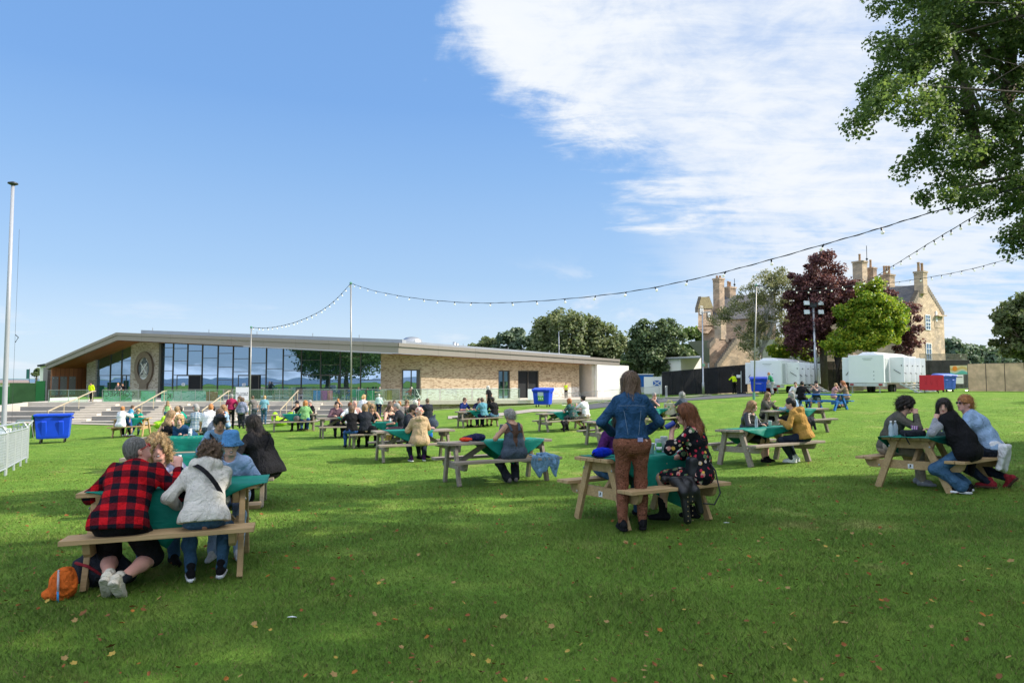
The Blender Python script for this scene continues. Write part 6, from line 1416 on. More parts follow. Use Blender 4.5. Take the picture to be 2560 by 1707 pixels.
def tied(J, root, col, nm='tied_jacket', drop=.34, w=.17):
    S = Sdf(.05); pel, X = J['pel'], J['X']; S.cone(pel - X * .10 + V3(0, -.03, .05), pel + X * .10 + V3(0, -.03, .05), .115, .115); S.box(pel + V3(.02, -.15, -.10), (.20, .05, .19), rotm(0, 12), .04); S.box(pel + V3(.16, -.11, -.16), (.11, .05, .17), rotm(30, 14), .04)
    S.chain([pel + V3(w, -.06, .05), pel + V3(w + .08, -.12, -.10)], [.07, .05], .04); S.sub(pel + V3(0, .12, .02), V3(.25, .13, .3), None, .02); S.fn = folds(.010, 18, 9); S.cut(pel + V3(0, 0, .13), V3(0, 0, 1)); sobj(S, nm, .012, fm(col), root)
tied(by[1], by[0], 'white')
# table D
dn = sitter('D', -1, .12, 'woman with short ash blond undercut in dark dungarees over a brown vest, seen from behind', H=1.66, sex='f', hair='quiff', hc='grey', sk='tan', top='dungaree', tc='brown', bot='wide', bc='charcoal', shoe='grey', sock='grey', lean=10, head=(22, -18), L=(-.22, .26, .86), Rh=(.08, .34, .84), F=((-.08, .05, .08), (.07, .10, .08)), knee=((-.2, .9, .2), (.2, .9, .2)))
def dung(J, root):
    S = Sdf(.05); pel, wst, chest, nb, X, Y, up = (J[k] for k in ('pel', 'wst', 'chest', 'nb', 'X', 'Y', 'up'))
    S.cone(pel - X * .09, pel + X * .09, .155, .155); S.cone(wst - X * .07, wst + X * .07, .128, .128); S.cone(chest - X * .05 - up * .04, chest + X * .05 - up * .04, .118, .118); S.fn = folds(.006, 17, 4); S.cut(chest + up * .05, up); S.cut(pel - V3(0, 0, .12), V3(0, 0, -1))
    o = sobj(S, 'dungarees', .011, fm('slate'), root); m = MB()
    for q in (-1, 1): m.add([Vector(p_) + Vector(X) * k for p_ in (chest + up * .03 - Y * .118 + X * q * .07, nb + up * .01 - Y * .085 + X * q * .095, nb + up * .055 + X * q * .105, nb + up * .0 + Y * .09 + X * q * .09) for k in (-.022, .022)], [(0, 1, 3, 2), (2, 3, 5, 4), (4, 5, 7, 6)])
    m.build('dungaree_strap', fm('slate'), o, thick=.008)
dung(dn[1], dn[0])
# table E
sitter('E', -1, .02, 'person in a beige hooded coat and coral headscarf, seen from behind', H=1.66, sex='f', hair='wrap', hc='headwrap', top='coat', tc='beige', bc='jeansd', shoe='purple', sole='white', lean=8, head=(15, 0), L=(-.10, .30, .84), F=((-.18, .10, .08), (.14, .12, .08)), knee=((-.2, .9, .2), (.2, .9, .2)), fat=1.08)
sitter('E', 1, .02, 'bearded man with dark swept hair in a charcoal T-shirt facing the beige coat', turn=38, H=1.80, hair='quiff', hc='dark', sk='tan', top='tee', tc='charcoal', bc='charcoal', lean=10, head=(20, -8), acc=('beard', 'face'), L=(-.10, .36, .98), Rh=(.06, .36, .96))
# table F
sitter('F', -1, -.52, 'woman with blond bob in a charcoal T-shirt, seen from behind', H=1.70, sex='f', hair='bob', hc='dirty', top='tee', tc='charcoal', bc='black', lean=12, head=(14, -4), fat=1.1)
sitter('F', -1, -.92, 'woman with light brown bob in black just left of the blond bob woman', H=1.64, sex='f', hair='bob', hc='brown', top='tee', tc='black', bc='blue', lean=16, head=(-18, -4))
sitter('F', 1, -.10, 'woman with long fair hair and dark sunglasses in a black vest facing us', turn=-14, H=1.68, sex='f', hair='long', hc='dirty', top='tank', tc='black', bc='black', lean=12, head=(-4, -2), acc=('sun', 'face'), sk='tan')
sitter('F', -1, .62, 'grey haired man in a charcoal T-shirt and plum shorts sitting sideways', turn=62, H=1.80, hair='crop', hc='grey', sk='pink', top='tee', tc='charcoal', bot='shorts', bc='mauve', shoe='white', lean=18, head=(0, -2), L=(-.1, .42, .72), Rh=(.1, .42, .72), F=((-.12, .52, .12), (.12, .48, .08)))
# table T
sitter('T', -1, .12, 'woman with cropped dark auburn hair in a white T-shirt, seen from behind', H=1.68, sex='f', hair='short', hc='auburn', top='tee', tc='white', bot='trousers', bc='black', shoe='sage', lean=10, head=(-12, -4), L=(-.27, .24, .72))
sitter('T', 1, .42, 'smiling bald man in a floral vest opposite the white T-shirt', turn=10, H=1.80, hair='bald', sk='pink', top='tank', tc='pinkfl', bc='grey', lean=14, head=(4, 0), acc=('face', 'smile'), fat=1.12)
sitter('T', -1, .80, 'woman with straight fair bob in a slate grey top right of the white T-shirt', H=1.68, sex='f', hair='bob', hc='dirty', top='tee', tc='slate', bc='slate', lean=10, head=(-12, 0))
stander(906, 27.5, 'person in a white top with a fair ponytail walking behind the dark shirted women', -25, H=1.60, sex='f', hair='pony', hc='blond', top='tee', tc='white', bc='white', lean=8)
# table G
sitter('G', 1, .25, 'man in a black cap and black T-shirt resting his chin on his hand', turn=-25, H=1.78, hair='cap', hc='dark', top='tee', tc='black', bc='charcoal', lean=22, head=(-20, -6), Rh=(.02, .36, 1.05), eR=(.8, .5, -1))
sitter('G', -1, .45, 'woman with wavy auburn blond hair in a green cardigan and floral back', H=1.70, sex='f', hair='wavy', hc='ginger', top='long', tc='lgreen', bot='trousers', bc='blue', shoe='brown', lean=8, head=(-8, 0), fat=1.1)
sitter('G', 1, .82, 'balding man in a black top at the right end of the floral woman\'s table', turn=-60, H=1.76, hair='crop', hc='grey', top='tee', tc='black', bc='charcoal', lean=10, sk='pink')
stander(638, 41.5, 'standing man in a grey T-shirt drinking from a white cup', 62, H=1.82, hair='crop', hc='brown', top='tee', tc='grey', bc='slate', shoe='charcoal', L=(-.06, .24, 1.42), eL=(-.7, .5, -1), head=(0, -4))
stander(661, 41.0, 'standing man in a blue grey T-shirt and jeans seen from behind', 8, H=1.78, hair='crop', hc='blond', top='tee', tc='teal', bc='jeans', shoe='slate', head=(-10, 0))
# left crowd: tables O, P, Q
sitter('O', 1, -.62, 'young woman with very long fair brown hair seen from behind in a black crop top', turn=165, H=1.68, sex='f', hair='vlong', hc='dirty', top='tank', tc='black', bc='black', lean=6, head=(-60, 0), L=(-.2, .15, .6), Rh=(.2, .15, .6))
sitter('O', 1, -.20, 'blond woman in dark blue leaning on her arms beside the long haired girl', turn=-15, H=1.64, sex='f', hair='wavy', hc='blond', top='long', tc='denim', bc='jeans', lean=34, head=(30, 0), acc=('face',), L=(-.25, .36, .78), Rh=(-.05, .36, .78))
sitter('O', 1, .36, 'man with glasses in a grey and white striped polo leaning on the table', turn=100, H=1.80, hair='crop', hc='brown', sk='pink', top='tee', tc='stripe', bc='charcoal', lean=16, head=(-12, 0), acc=('specs', 'face'), fat=1.1, L=(-.2, .25, .74), Rh=(.22, .28, .74))
stander(526, 18.2, 'broad bald man in a plain white T-shirt seen from behind', 12, H=1.46, hair='crop', hc='ginger', sk='pink', top='tee', tc='white', bc='slate', lean=14, head=(10, -4), fat=1.25, L=(-.30, .30, .74), Rh=(.25, .30, .74))
sitter('Q', 1, .12, 'woman with short black hair in a pale denim jacket frowning toward her friend', turn=18, H=1.68, sex='f', hair='quiff', hc='black', sk='olive', top='jacket', tc='denimL', bc='black', lean=12, head=(-4, -10), acc=('face', 'strap'))
bw = sitter('Q', -1, .90, 'large woman in black with straight dark hair at the table behind the family', turn=52, H=1.72, sex='f', hair='long', hc='dark', top='shirt', tc='black', bot='wide', bc='black', lean=28, head=(6, 2), fat=1.3, L=(-.20, .42, .84), Rh=(.02, .44, .80), F=((-.2, .42, .08), (.1, .40, .08)), acc=('strap',))
sitter('P', 1, -.10, 'balding man in black T-shirt and glasses in the left crowd', turn=-70, H=1.80, hair='crop', hc='grey', sk='pink', top='tee', tc='black', bc='charcoal', lean=10, acc=('specs',), fat=1.1)
sitter('P', 1, -.55, 'man in sunglasses and turquoise top behind the black T-shirt man', turn=-60, H=1.74, hair='short', hc='dark', sk='tan', top='long', tc='tqgreen', bc='charcoal', lean=22, acc=('sun',))
sitter('P', -1, .10, 'person in a pale blue checked shirt left of the bald white T-shirt', turn=0, H=1.70, hair='short', hc='grey', top='shirt', tc='lplaid', bc='khaki', lean=10)
sitter('P', 1, .42, 'grey haired person with green scarf looking right in the left crowd', turn=-50, H=1.68, sex='f', hair='short', hc='grey', top='long', tc='lgreen', bc='grey', lean=8, acc=('sun',))
sitter('P', 1, .80, 'woman with long light brown hair in pale blue in the left crowd', turn=-55, H=1.66, sex='f', hair='long', hc='ombre', top='tee', tc='skyblue', bc='jeans', lean=8)
sitter('P', -1, .75, 'dark haired woman in a black padded jacket facing left in the crowd', turn=55, H=1.70, sex='f', hair='short', hc='black', top='hoodie', tc='leather', bc='black', lean=18, head=(6, 0), L=(-.1, .4, .84), acc=('specs',))
stander(579, 33.0, 'person in a magenta shirt with a hand on the hip in the left crowd', 15, H=1.70, hair='short', hc='grey', top='long', tc='magenta', bc='black', lean=12, head=(30, -5), Rh=(.16, .02, .98), eR=(1, -.3, 0))
stander(604, 37, 'woman in a patterned brown top with both elbows out facing us', 172, H=1.66, sex='f', hair='wavy', hc='brown', top='tee', tc='beigefl', bc='charcoal', L=(-.14, .05, .95), Rh=(.14, .05, .95), eL=(-1, -.1, 0), eR=(1, -.1, 0))
stander(606, 33.0, 'girl in a navy and white striped blouse seen from behind', 0, H=1.50, sex='f', hair='bob', hc='brown', top='smock', tc='vstripe', bc='charcoal', lean=4)
# table R
stander(325, 28.6, 'young boy in a blue patterned shirt and denim shorts standing by the pine table', -62, H=1.32, hair='short', hc='brown', top='tee', tc='bprint', bot='shorts', bc='blue', shoe='white', sole='red', head=(-10, 0), F=((-.08, -.10, .07), (.08, .12, .07)))
sitter('R', -1, -.22, 'person in a loose white blouse drinking at the small pine table far left', turn=-10, H=1.60, sex='f', hair='bun', hc='ginger', top='smock', tc='white', bc='black', lean=8, L=(-.1, .3, .95), Rh=(.22, .28, 1.0), shoe='white')
# rear group S
sitter('S', -1, -.35, 'person with pink cap and charcoal T-shirt bending over the rear table', H=1.78, hair='crop', hc='ginger', top='tee', tc='grey', bc='charcoal', lean=34, fat=1.1)
sitter('S', -1, -.85, 'woman in a dark patterned top at the left end of the rear table', H=1.66, sex='f', turn=-20, hair='wavy', hc='brown', top='tank', tc='leop', bc='mauve', lean=24)
sitter('S', 1, .10, 'woman with brown hair and sunglasses in a sleeveless top at the rear table', H=1.68, sex='f', hair='wavy', hc='dirty', top='tank', tc='olive', bc='charcoal', lean=12, acc=('sun',), Rh=(0, .36, .98))
sitter('S', -1, .42, 'white haired woman in a sage T-shirt at the rear table', turn=40, H=1.68, sex='f', hair='wavy', hc='white', top='tee', tc='sage', bc='charcoal', lean=16, L=(-.25, .40, .72))
sitter('S', 1, .62, 'man with short brown hair facing us at the right of the rear table', H=1.76, hair='short', hc='brown', sk='pink', top='tee', tc='navy', bc='charcoal', lean=8)
sitter('S', -1, .88, 'broad man in a black T-shirt at the right end of the rear table', turn=20, H=1.84, hair='crop', hc='brown', top='tee', tc='charcoal', bc='charcoal', lean=8, fat=1.15)
sitter('S', 1, -.45, 'person in a light blue shirt at the left of the rear table', turn=-10, H=1.70, hair='short', hc='brown', top='tee', tc='skyblue', bc='jeans', lean=10)
sitter('F', 1, .38, 'woman in a black vest gesturing with an open hand across the table', turn=30, H=1.66, sex='f', hair='bob', hc='brown', top='tank', tc='black', bc='charcoal', lean=12, L=(-.1, .46, 1.0))
sitter('P', -1, -.55, 'person in a cream shirt at the left end of the left crowd\'s table', H=1.72, hair='short', hc='dirty', top='tee', tc='cream', bc='khaki', lean=12)
sitter('R', 1, .05, 'fair child in a turquoise top behind the white blouse', H=1.30, hair='mop', hc='blond', top='tee', tc='tqgreen', bc='jeans', lean=10)
sitter('T', 1, -.25, 'man in a plum shirt opposite the white T-shirt woman, on the left', turn=8, H=1.76, hair='short', hc='dark', top='shirt', tc='mauve', bc='charcoal', lean=14)
stander(420, 44, 'woman in lime green standing at the foot of the steps left', 20, H=1.66, sex='f', hair='long', hc='dirty', top='tank', tc='lgreen', bc='jeans')
# table H
sitter('H', 1, -.55, 'man in a navy T-shirt and sunglasses facing right at the left of the four men', turn=28, H=1.80, hair='crop', hc='brown', sk='pink', top='tee', tc='navyb', bot='shorts', bc='lgrey', lean=10, head=(16, -4), acc=('sun',))
sitter('H', -1, .10, 'man in a teal printed shirt with a navy jumper tied at his waist', turn=12, H=1.80, hair='crop', hc='brown', top='tee', tc='tprint', bc='navy', shoe='beige', lean=16)
sitter('H', 1, .20, 'man in sunglasses and dark shirt between the teal shirt and the black shirt', H=1.74, hair='short', hc='brown', top='tee', tc='navy', bc='navy', lean=20, acc=('sun',))
sitter('H', -1, .62, 'man in black shirt and denim shorts at the right end of the four men', turn=14, H=1.80, hair='short', hc='dark', sk='tan', top='tee', tc='black', bot='shorts', bc='denimL', lean=16)
stander(1224, 44, 'woman with pale blond hair in black standing behind the four men', 50, H=1.72, sex='f', hair='wavy', hc='white', top='tee', tc='black', bc='black', lean=10)
# table I
sitter('I', -1, .22, 'red haired woman in a teal floral top and spotted skirt, seen from behind', turn=22, H=1.68, sex='f', hair='bob', hc='red', top='tee', tc='teal_floral', bot='skirt', bc='dotskirt', lean=24, fat=1.15)
sitter('I', -1, .78, 'man with a hair bun in a white shirt printed with small dark marks', turn=24, H=1.80, hair='bun', hc='dark', top='tee', tc='wprint', bot='shorts', bc='khaki', lean=12, acc=('beard',), L=(-.1, .40, 1.0), F=((-.10, .10, .08), (.12, .12, .08)))
# table J, hidden behind the denim jacket
sitter('J', -1, .0, 'person in navy shorts and white trainers mostly hidden by the standing denim jacket', turn=-12, H=1.78, hair='short', hc='brown', top='tee', tc='navy', bot='shorts', bc='navy', shoe='white', sole='green', sock='charcoal', lean=14, F=((-.3, .06, .08), (-.05, .14, .08)), knee=((-.3, .9, .2), (.3, .9, .2)))
# table N
sitter('N', 1, .30, 'bald man in sunglasses and a navy T-shirt with a hand on his cheek', turn=-10, H=1.80, hair='crop', hc='grey', sk='pink', top='tee', tc='slate', bc='charcoal', lean=14, acc=('sun',), L=(.10, .34, 1.06), eL=(-.6, .4, -1))
sitter('N', -1, .82, 'grey curly haired woman in a navy T-shirt, seen from behind by the shopping bag', turn=14, H=1.70, sex='f', hair='curly', hc='grey', top='tee', tc='slate', bc='black', lean=2, fat=1.2, F=((-.35, .05, .08), (-.1, .16, .08)), knee=((-.3, .9, .2), (.3, .9, .2)))
# table K
sitter('K', 1, .10, 'smiling young woman with long wavy fair hair in a black leather jacket', turn=20, H=1.70, sex='f', hair='vlong', hc='ombre', top='jacket', tc='leather', bot='skirt', bc='leather', shoe='black', lean=14, head=(10, -2), acc=('face', 'smile'))
sitter('K', -1, .52, 'man with dark hair in a mustard hooded coat and dark jeans, seen from behind', turn=30, H=1.82, hair='short', hc='black', top='hoodie', tc='mustard', bc='jeansd', shoe='white', sole='white', sock='blue', lean=22, head=(10, -8), L=(-.16, .42, .86), Rh=(.10, .42, .80), F=((-.12, .22, .08), (.12, .20, .08)), knee=((-.3, .9, .3), (.3, .9, .3)), fat=1.1)
# table L
sitter('L', 1, -.72, 'woman with long blond grey hair and sunglasses, hand at her mouth', turn=20, H=1.68, sex='f', hair='long', hc='dirty', top='jacket', tc='olive', bc='black', lean=12, acc=('sun',), Rh=(.02, .36, 1.0))
sitter('L', -1, -.42, 'person with short grey hair in a pale blue shirt beside the mustard coat', turn=30, H=1.70, sex='f', hair='short', hc='grey', top='shirt', tc='skyblue', bc='black', lean=10)
# around the blue table
p = gp(2003, 33.6); person('man in a black jacket and black beanie on the blue bench, seen from behind', p, -35, 'sit', H=1.80, h=.022, hair='beanie', hc='dark', top='jacket', tc='black', bc='black', lean=14, L=(-.1, .42, .85), Rh=(.2, .45, .85))
p = gp(1988, 35.5); person('person in pale clothes mostly hidden behind the black beanie man', p, 160, 'sit', H=1.70, h=.024, hair='short', hc='brown', top='tee', tc='white', bc='lgrey')
p = gp(2040, 33.0); person('man in a cap and sunglasses drinking at the blue table', p, 150, 'sit', H=1.80, h=.022, hair='cap', hc='dark', top='tee', tc='grey', bot='shorts', bc='sage', lean=-4, L=(.12, .26, 1.12), Rh=(.02, .24, 1.16), acc=('sun', 'beard'), F=((-.15, .45, .08), (.22, .50, .08)))
p = gp(2083, 34.2); person('bald headed person in pink at the blue table', p, -100, 'sit', H=1.50, h=.024, hair='crop', hc='blond', sk='pink', top='long', tc='pink', bc='pink', lean=12)
p = gp(2115, 32.8); person('woman with auburn hair in a beige floral dress at the right of the blue table', p, 75, 'sit', H=1.74, sex='f', h=.022, hair='long', hc='red', top='dress', tc='beigefl', bot='dress', bc='beigefl', shoe='black', lean=14, L=(-.06, .34, 1.05), F=((-.12, .42, .08), (.12, .30, .08)))
stander(1931, 52, 'person in a green and navy top bending beside the blue bins near the left trailer', 55, H=1.80, hair='crop', hc='ginger', sk='pink', top='tee', tc='green', bc='lgrey', lean=24, L=(-.2, .35, .95), Rh=(.2, .35, .95))
# stewards in hi-vis
def steward(px, d, label, yaw, z=None, bc='black', **k):
    r, J = stander(px, d, label, yaw, z, top='vest' if k.pop('vestonly', 0) else 'jacket', tc='hiviz', bc=bc, group='stewards in yellow high visibility clothing', **k); m = MB(); 
    for f in (.2, .62):
        q = J['wst'] * (1 - f) + J['nb'] * f; m.lathe([(.160, -.02), (.163, 0), (.160, .02)], q, 16, sy=.86)
    m.build('reflective_band', plain('reflective', (.55, .56, .55), .3), r); return r
steward(231, 63.6, 'steward in a yellow high visibility coat on the terrace left of the crest', 178, FL + .0, H=1.84, hair='short', hc='black', sk='olive', fat=1.15, L=(-.08, .2, 1.02), Rh=(.08, .2, 1.02))
steward(1415, 73, 'steward in a yellow vest standing by the brick wall at the right of the pavilion', 170, FL, H=1.72, sex='f', hair='short', hc='dark', vestonly=1, L=(-.06, .2, 1.0), Rh=(.06, .2, 1.0))
steward(1836, 62, 'steward in a yellow jacket seen from behind by the black scrim fence', 20, None, H=1.84, hair='short', hc='dark', L=(-.12, .26, 1.45), eL=(-.8, .5, -1), head=(30, 0))
# on the terrace
q = tp(293, .55); person('man in grey leaning on the glass balustrade left of the crest', q, 178, 'stand', H=1.78, h=.026, hair='crop', hc='ginger', sk='pink', top='shirt', tc='grey', bc='charcoal', lean=14, L=(-.3, .42, 1.12), Rh=(.1, .42, 1.12))
q = tp(305, .55); person('person in a black jacket leaning on the balustrade beside the man in grey', q, 172, 'stand', H=1.76, h=.026, hair='short', hc='black', sk='tan', top='jacket', tc='black', bc='black', lean=14, L=(-.3, .42, 1.12), Rh=(.1, .42, 1.12))
stander(846, 54, 'woman with long auburn hair in a black top standing below the terrace', 15, H=1.68, sex='f', hair='long', hc='ginger', top='tank', tc='black', bc='black', lean=12, L=(-.22, .2, .98), Rh=(.22, .15, .98))
stander(948, 52, 'man in a pale mint shirt with thin white hair seen from behind', 10, H=1.80, hair='crop', hc='white', top='long', tc='mint', bc='navy', fat=1.15)
def lounge(px, off, label, yaw, **k):
    q = tp(px, off); return person(label, q, yaw, 'sit', h=.028, seat=.40, lean=k.pop('lean', -10), **k)
lounge(868, 2.6, 'seated person in blue behind the glass, left of the deckchairs', 160, H=1.74, hair='short', hc='dark', top='tee', tc='blue', bc='blue')
lounge(889, 2.9, 'seated person in pale blue behind the green tinted glass', 200, H=1.74, hair='crop', hc='ginger', sk='pink', top='tee', tc='skyblue', bc='slate')
lounge(946, 1.6, 'large seated man in sage with a cap on the terrace', 150, H=1.84, hair='crop', hc='grey', top='tee', tc='sage', bc='khaki', fat=1.3)
lounge(1024, 1.3, 'seated person in a red top on the terrace before the brick window', 110, H=1.74, hair='cap', hc='brown', sk='pink', top='long', tc='red', bc='khaki')
lounge(1034, 1.8, 'white haired person in navy in a deckchair on the terrace', 140, H=1.76, hair='short', hc='white', sk='pink', top='shirt', tc='navy', bc='navy')
lounge(914, 2.2, 'dark clothed seated person in shade behind the glass balustrade', 170, H=1.70, sex='f', hair='bob', hc='dark', top='tee', tc='brown', bc='brown')
# ================================================================ wheelie bins
def bin_mat(k, c): return plain('bin_' + k, c, .38, 0, .05, 3, .1)
BB = bin_mat('blue', (.006, .055, .56)); BR_ = bin_mat('red', (.50, .006, .012)); BG = bin_mat('green', (.03, .13, .03)); BL = bin_mat('light_blue', (.08, .16, .60))
def wheelie(px, d, rz, label, body, lid, sc=1.0, lab=None, openlid=False, lid_back=None):
    c = gp(px, d); r = empty('wheelie_bin', c, rz, label, 'bin', 'large wheeled waste bins'); r.scale = (sc,) * 3
    m = MB(); W, D, Hh = 1.28, .95, 1.12
    def ring(z, w, dd): return [(-w / 2, -dd / 2, z), (w / 2, -dd / 2, z), (w / 2, dd / 2, z), (-w / 2, dd / 2, z)]
    lv = [ring(.20, W * .86, D * .74), ring(.30, W * .89, D * .80), ring(1.10, W * .98, D * .95), ring(1.14, W * 1.05, D * 1.04), ring(1.22, W * 1.05, D * 1.04)]
    vs = [v for l in lv for v in l]; m.add(vs, [(4 * i + k, 4 * i + (k + 1) % 4, 4 * i + 4 + (k + 1) % 4, 4 * i + 4 + k) for i in range(4) for k in range(4)] + [(3, 2, 1, 0), (16, 17, 18, 19)])
    for s in (-1, 1): m.add([(s * .30 - .12, -.345, .26), (s * .30 + .12, -.345, .26), (s * .30 + .10, -.475, .95), (s * .30 - .10, -.475, .95), (s * .30 - .09, -.37, .26), (s * .30 + .09, -.37, .26), (s * .30 + .07, -.50, .90), (s * .30 - .07, -.50, .90)], [(4, 5, 6, 7), (0, 4, 7, 3), (1, 2, 6, 5), (3, 7, 6, 2), (0, 1, 5, 4)])
    m.build('body', body, r, bevel=.02)
    if openlid == 'side':
        m = MB(); m.add([(-.69, -.50, 1.20), (-.69, .50, 1.20), (-.74, .50, .25), (-.74, -.50, .25)], [(0, 1, 2, 3)]); lo = m.build('lid', lid, r, thick=.05, bevel=.01); m = MB(); m.tube([(-.68, -.40, 1.15), (-.70, -.52, .75), (-.62, -.46, .25)], .018, 6); m.build('lid_arm', STEEL, lo)
    elif not openlid:
        m = MB(); pr = [(-.54, 1.225), (-.50, 1.30), (.30, 1.42), (.52, 1.36), (.54, 1.225)]; m.prism([(-.70, y, z) for y, z in pr], (1.40, 0, 0)); lo = m.build('lid', lid, r, bevel=.02)
        m = MB(); 
        for s in (-.32, .32): m.tube([(s - .16, -.54, 1.25), (s - .14, -.60, 1.26), (s + .14, -.60, 1.26), (s + .16, -.54, 1.25)], .02, 6)
        m.build('lid_handle', lid, lo)
    else:
        m = MB(); m.add([(-.76, .56, 1.30), (.76, .56, 1.30), (.76, .74, .22), (-.76, .74, .22)], [(0, 1, 2, 3)]); lo = m.build('lid', lid, r, thick=.04, bevel=.01)
        if lid_back:
            m = MB()
            for s in (-.35, 0, .35): m.bar((s, .615, 1.2), (s, .70, .7), .05, .06)
            m.build('lid_rib', lid, lo)
    for s in (-1, 1): m = MB(); m.tube([(s * .64, 0, 1.05), (s * .72, 0, 1.05)], .035, 10); m.build('lifting_handle', body, r)
    for s in (-.35, .35): m = MB(); m.bar((s - .18, -.53, 1.17), (s + .18, -.53, 1.17), .05, .05); m.build('grip', body, r)
    for sx in (-1, 1):
        for sy in (-1, 1):
            m = MB(); x, y = sx * .42, sy * .28; m.tube([(x - .022, y, .085), (x + .022, y, .085)], .085, 14); w = m.build('wheel', RUBBER, r)
            m = MB(); m.bar((x, y, .085), (x, y, .21), .07, .03); m.box((x, y, .20), (.10, .09, .02)); m.build('fork', STEEL, w)
    if lab == 'label':
        m = MB(); m.add([(-.22, -.452, .48), (.22, -.452, .48), (.22, -.497, .83), (-.22, -.497, .83)], [(0, 1, 2, 3)]); l = m.build('bin_label', plain('label_green', (.16, .45, .06), .6), r, thick=.004, bevel=0)
        m = MB(); m.add([(-.22, -.500, .83), (.22, -.500, .83), (.22, -.530, 1.10), (-.22, -.530, 1.10)], [(0, 1, 2, 3)]); m.build('label_sheet', plain('label_grey', (.42, .52, .60), .6), l, thick=.004)
        m = MB()
        for x in (-.13, 0, .13): m.ball((x, -.482, .64), (.035, .006, .075), 8)
        m.box((0, -.512, .93), (.34, .006, .02)); m.box((0, -.522, 1.0), (.34, .006, .02)); m.box((0, -.492, .79), (.2, .008, .02)); m.build('label_print', WHITE, l)
    if lab == 'line': m = MB(); m.box((0, -.495, .86), (.42, .012, .025)); m.build('bin_print', WHITE, r)
    return r
wheelie(138, 27.0, R(28), 'blue wheeled bin with its green lid hanging open on the left, near the crowd barriers', BB, BG, .93, openlid='side')
wheelie(1357, 50, R(-22), 'blue wheeled bin with a green and white label on the lawn before the pavilion', BB, BB, 1.0, 'label')
wheelie(1896, 57.0, R(-18), 'blue wheeled bin near the left white trailer', BB, BB, 1.0, 'line')
wheelie(1921, 59.5, R(0), 'red wheeled bin hidden behind the blue one by the left trailer', BR_, BR_, 1.0)
wheelie(2328, 50.0, R(150), 'blue wheeled bin with its red lid hanging open over the side facing us', BB, BR_, 1.0, openlid=True, lid_back=True)
wheelie(2362, 52.5, R(12), 'pale blue wheeled bin behind the red lidded one', BL, BL, 1.0)

# ================================================================ toilet trailers
TW = plain('trailer_white', (.80, .81, .82), .35, 0, .03, 1); TG = plain('trailer_grey', (.45, .48, .47), .5)
def trailer(pl_, pr, far, d, label, py_top, bottom=None):
    """rear corner columns pl_..pr facing the camera, long side running back to column far"""
    a = gp(pl_, d); rz = R(-pr); x = Vector((math.cos(rz), math.sin(rz), 0)); Wd = 2.6; z0 = min(a.z, gz(a.x + x.x * 2.6, a.y + x.y * 2.6))
    top = at(pl_ + 40, py_top, d - .8).z - z0; org = Vector((a.x, a.y, z0)); r = empty('toilet_trailer', org, rz, label, 'trailer', 'white toilet trailers behind the lawn')
    L = 8.5; base = .78
    # the vehicle runs back and to the right: shear the long side so that it is seen
    m = MB(); body = [(0, 0), (Wd, 0), (Wd, L), (0, L)]
    m.prism([(px_, py_, base) for px_, py_ in body], (0, 0, top - base)); m.build('body', TW, r, bevel=.04)
    m = MB(); m.prism([(0.0, 1.0, top), (0.0, L - .1, top), (.35, L - .1, top + .2), (.35, 1.0, top + .2)], (.01, 0, 0)); pr_ = [(.5, top), (.9, top + .22), (Wd - .9, top + .22), (Wd - .4, top)]
    m = MB(); m.prism([(q, .6, zz_ + .001) for q, zz_ in pr_], (0, L - 1.0, 0)); m.build('roof', TW, r, bevel=.05)
    # narrower left pod and the door lobbies on the right
    m = MB(); m.box((-.30, 2.2, base + (top - base) * .47), (.58, 3.6, (top - base) * .90)); pod = m.build('side_pod', TW, r, bevel=.03)
    for k in range(5):
        m = MB(); m.box((Wd + .52, 1.35 + 1.45 * k, base + (top - base) * .47), (1.0, .06, (top - base) * .90)); dr = m.build('open_door', TW, r, bevel=.01)
        m = MB(); m.bar((Wd + .30, 1.30 + 1.45 * k, base + 1.05), (Wd + .78, 1.30 + 1.45 * k, base + .72), .05, .03); m.ball((Wd + .85, 1.30 + 1.45 * k, base + 1.35), .045, 8); m.build('door_handle', BLACK, dr)
        m = MB(); m.box((Wd + .012, 1.35 + 1.45 * k - .75, base + (top - base) * .46), (.02, .75, (top - base) * .80)); m.build('doorway', TG, r)
    m = MB()
    for k in range(3): m.ball((Wd * .72, -.012, base + .28 + .30 * k), .035, 8)
    m.build('lock', BLACK, r)
    m = MB(); m.box((.55 * Wd, -.012, top - .28), (.75, .012, .05)); m.box((.55 * Wd, -.012, top - .40), (.55, .012, .03)); m.build('trailer_print', TG, r)
    m = MB(); m.box((.5 * Wd, .4, base - .14), (Wd * .96, .8, .24)); m.build('bumper', plain('bumper_white', (.55, .56, .56), .4), r, bevel=.01)
    for s in (.10, .90): m = MB(); m.box((Wd * s, -.03, base - .12), (.26, .05, .12)); m.build('tail_light', plain('tail_red', (.35, .01, .01), .3), r)
    m = MB()
    for s in (.12, .88): m.tube([(Wd * s, -.06, base - .2), (Wd * s, -.06, 0)], .04, 8); m.box((Wd * s, -.06, .02), (.2, .2, .04))
    m.build('stabiliser', STEEL, r)
    for s in (.2, .8):
        for k in range(2): m = MB(); m.tube([(Wd * s - .1, 3.2 + .9 * k, .33), (Wd * s + .1, 3.2 + .9 * k, .33)], .33, 18); m.build('wheel', RUBBER, r)
    m = MB()
    for k in range(4): m.box((Wd + 1.15 + .28 * k, 3.2, base - .12 - .18 * k), (.30, 5.4, .035))
    for yy in (.6, 2, 3.4, 4.8, 5.8): m.bar((Wd + .9, yy, base - .04), (Wd + 2.2, yy, .06), .05, .12)
    m.build('access_steps', plain('chequer_steps', (.52, .54, .54), .4, .5), r)
    m = MB(); m.bar((-.30, .36, base + .62), (-.02, .36, base + .95), .05, .03); m.build('pod_handle', BLACK, pod)
    return r
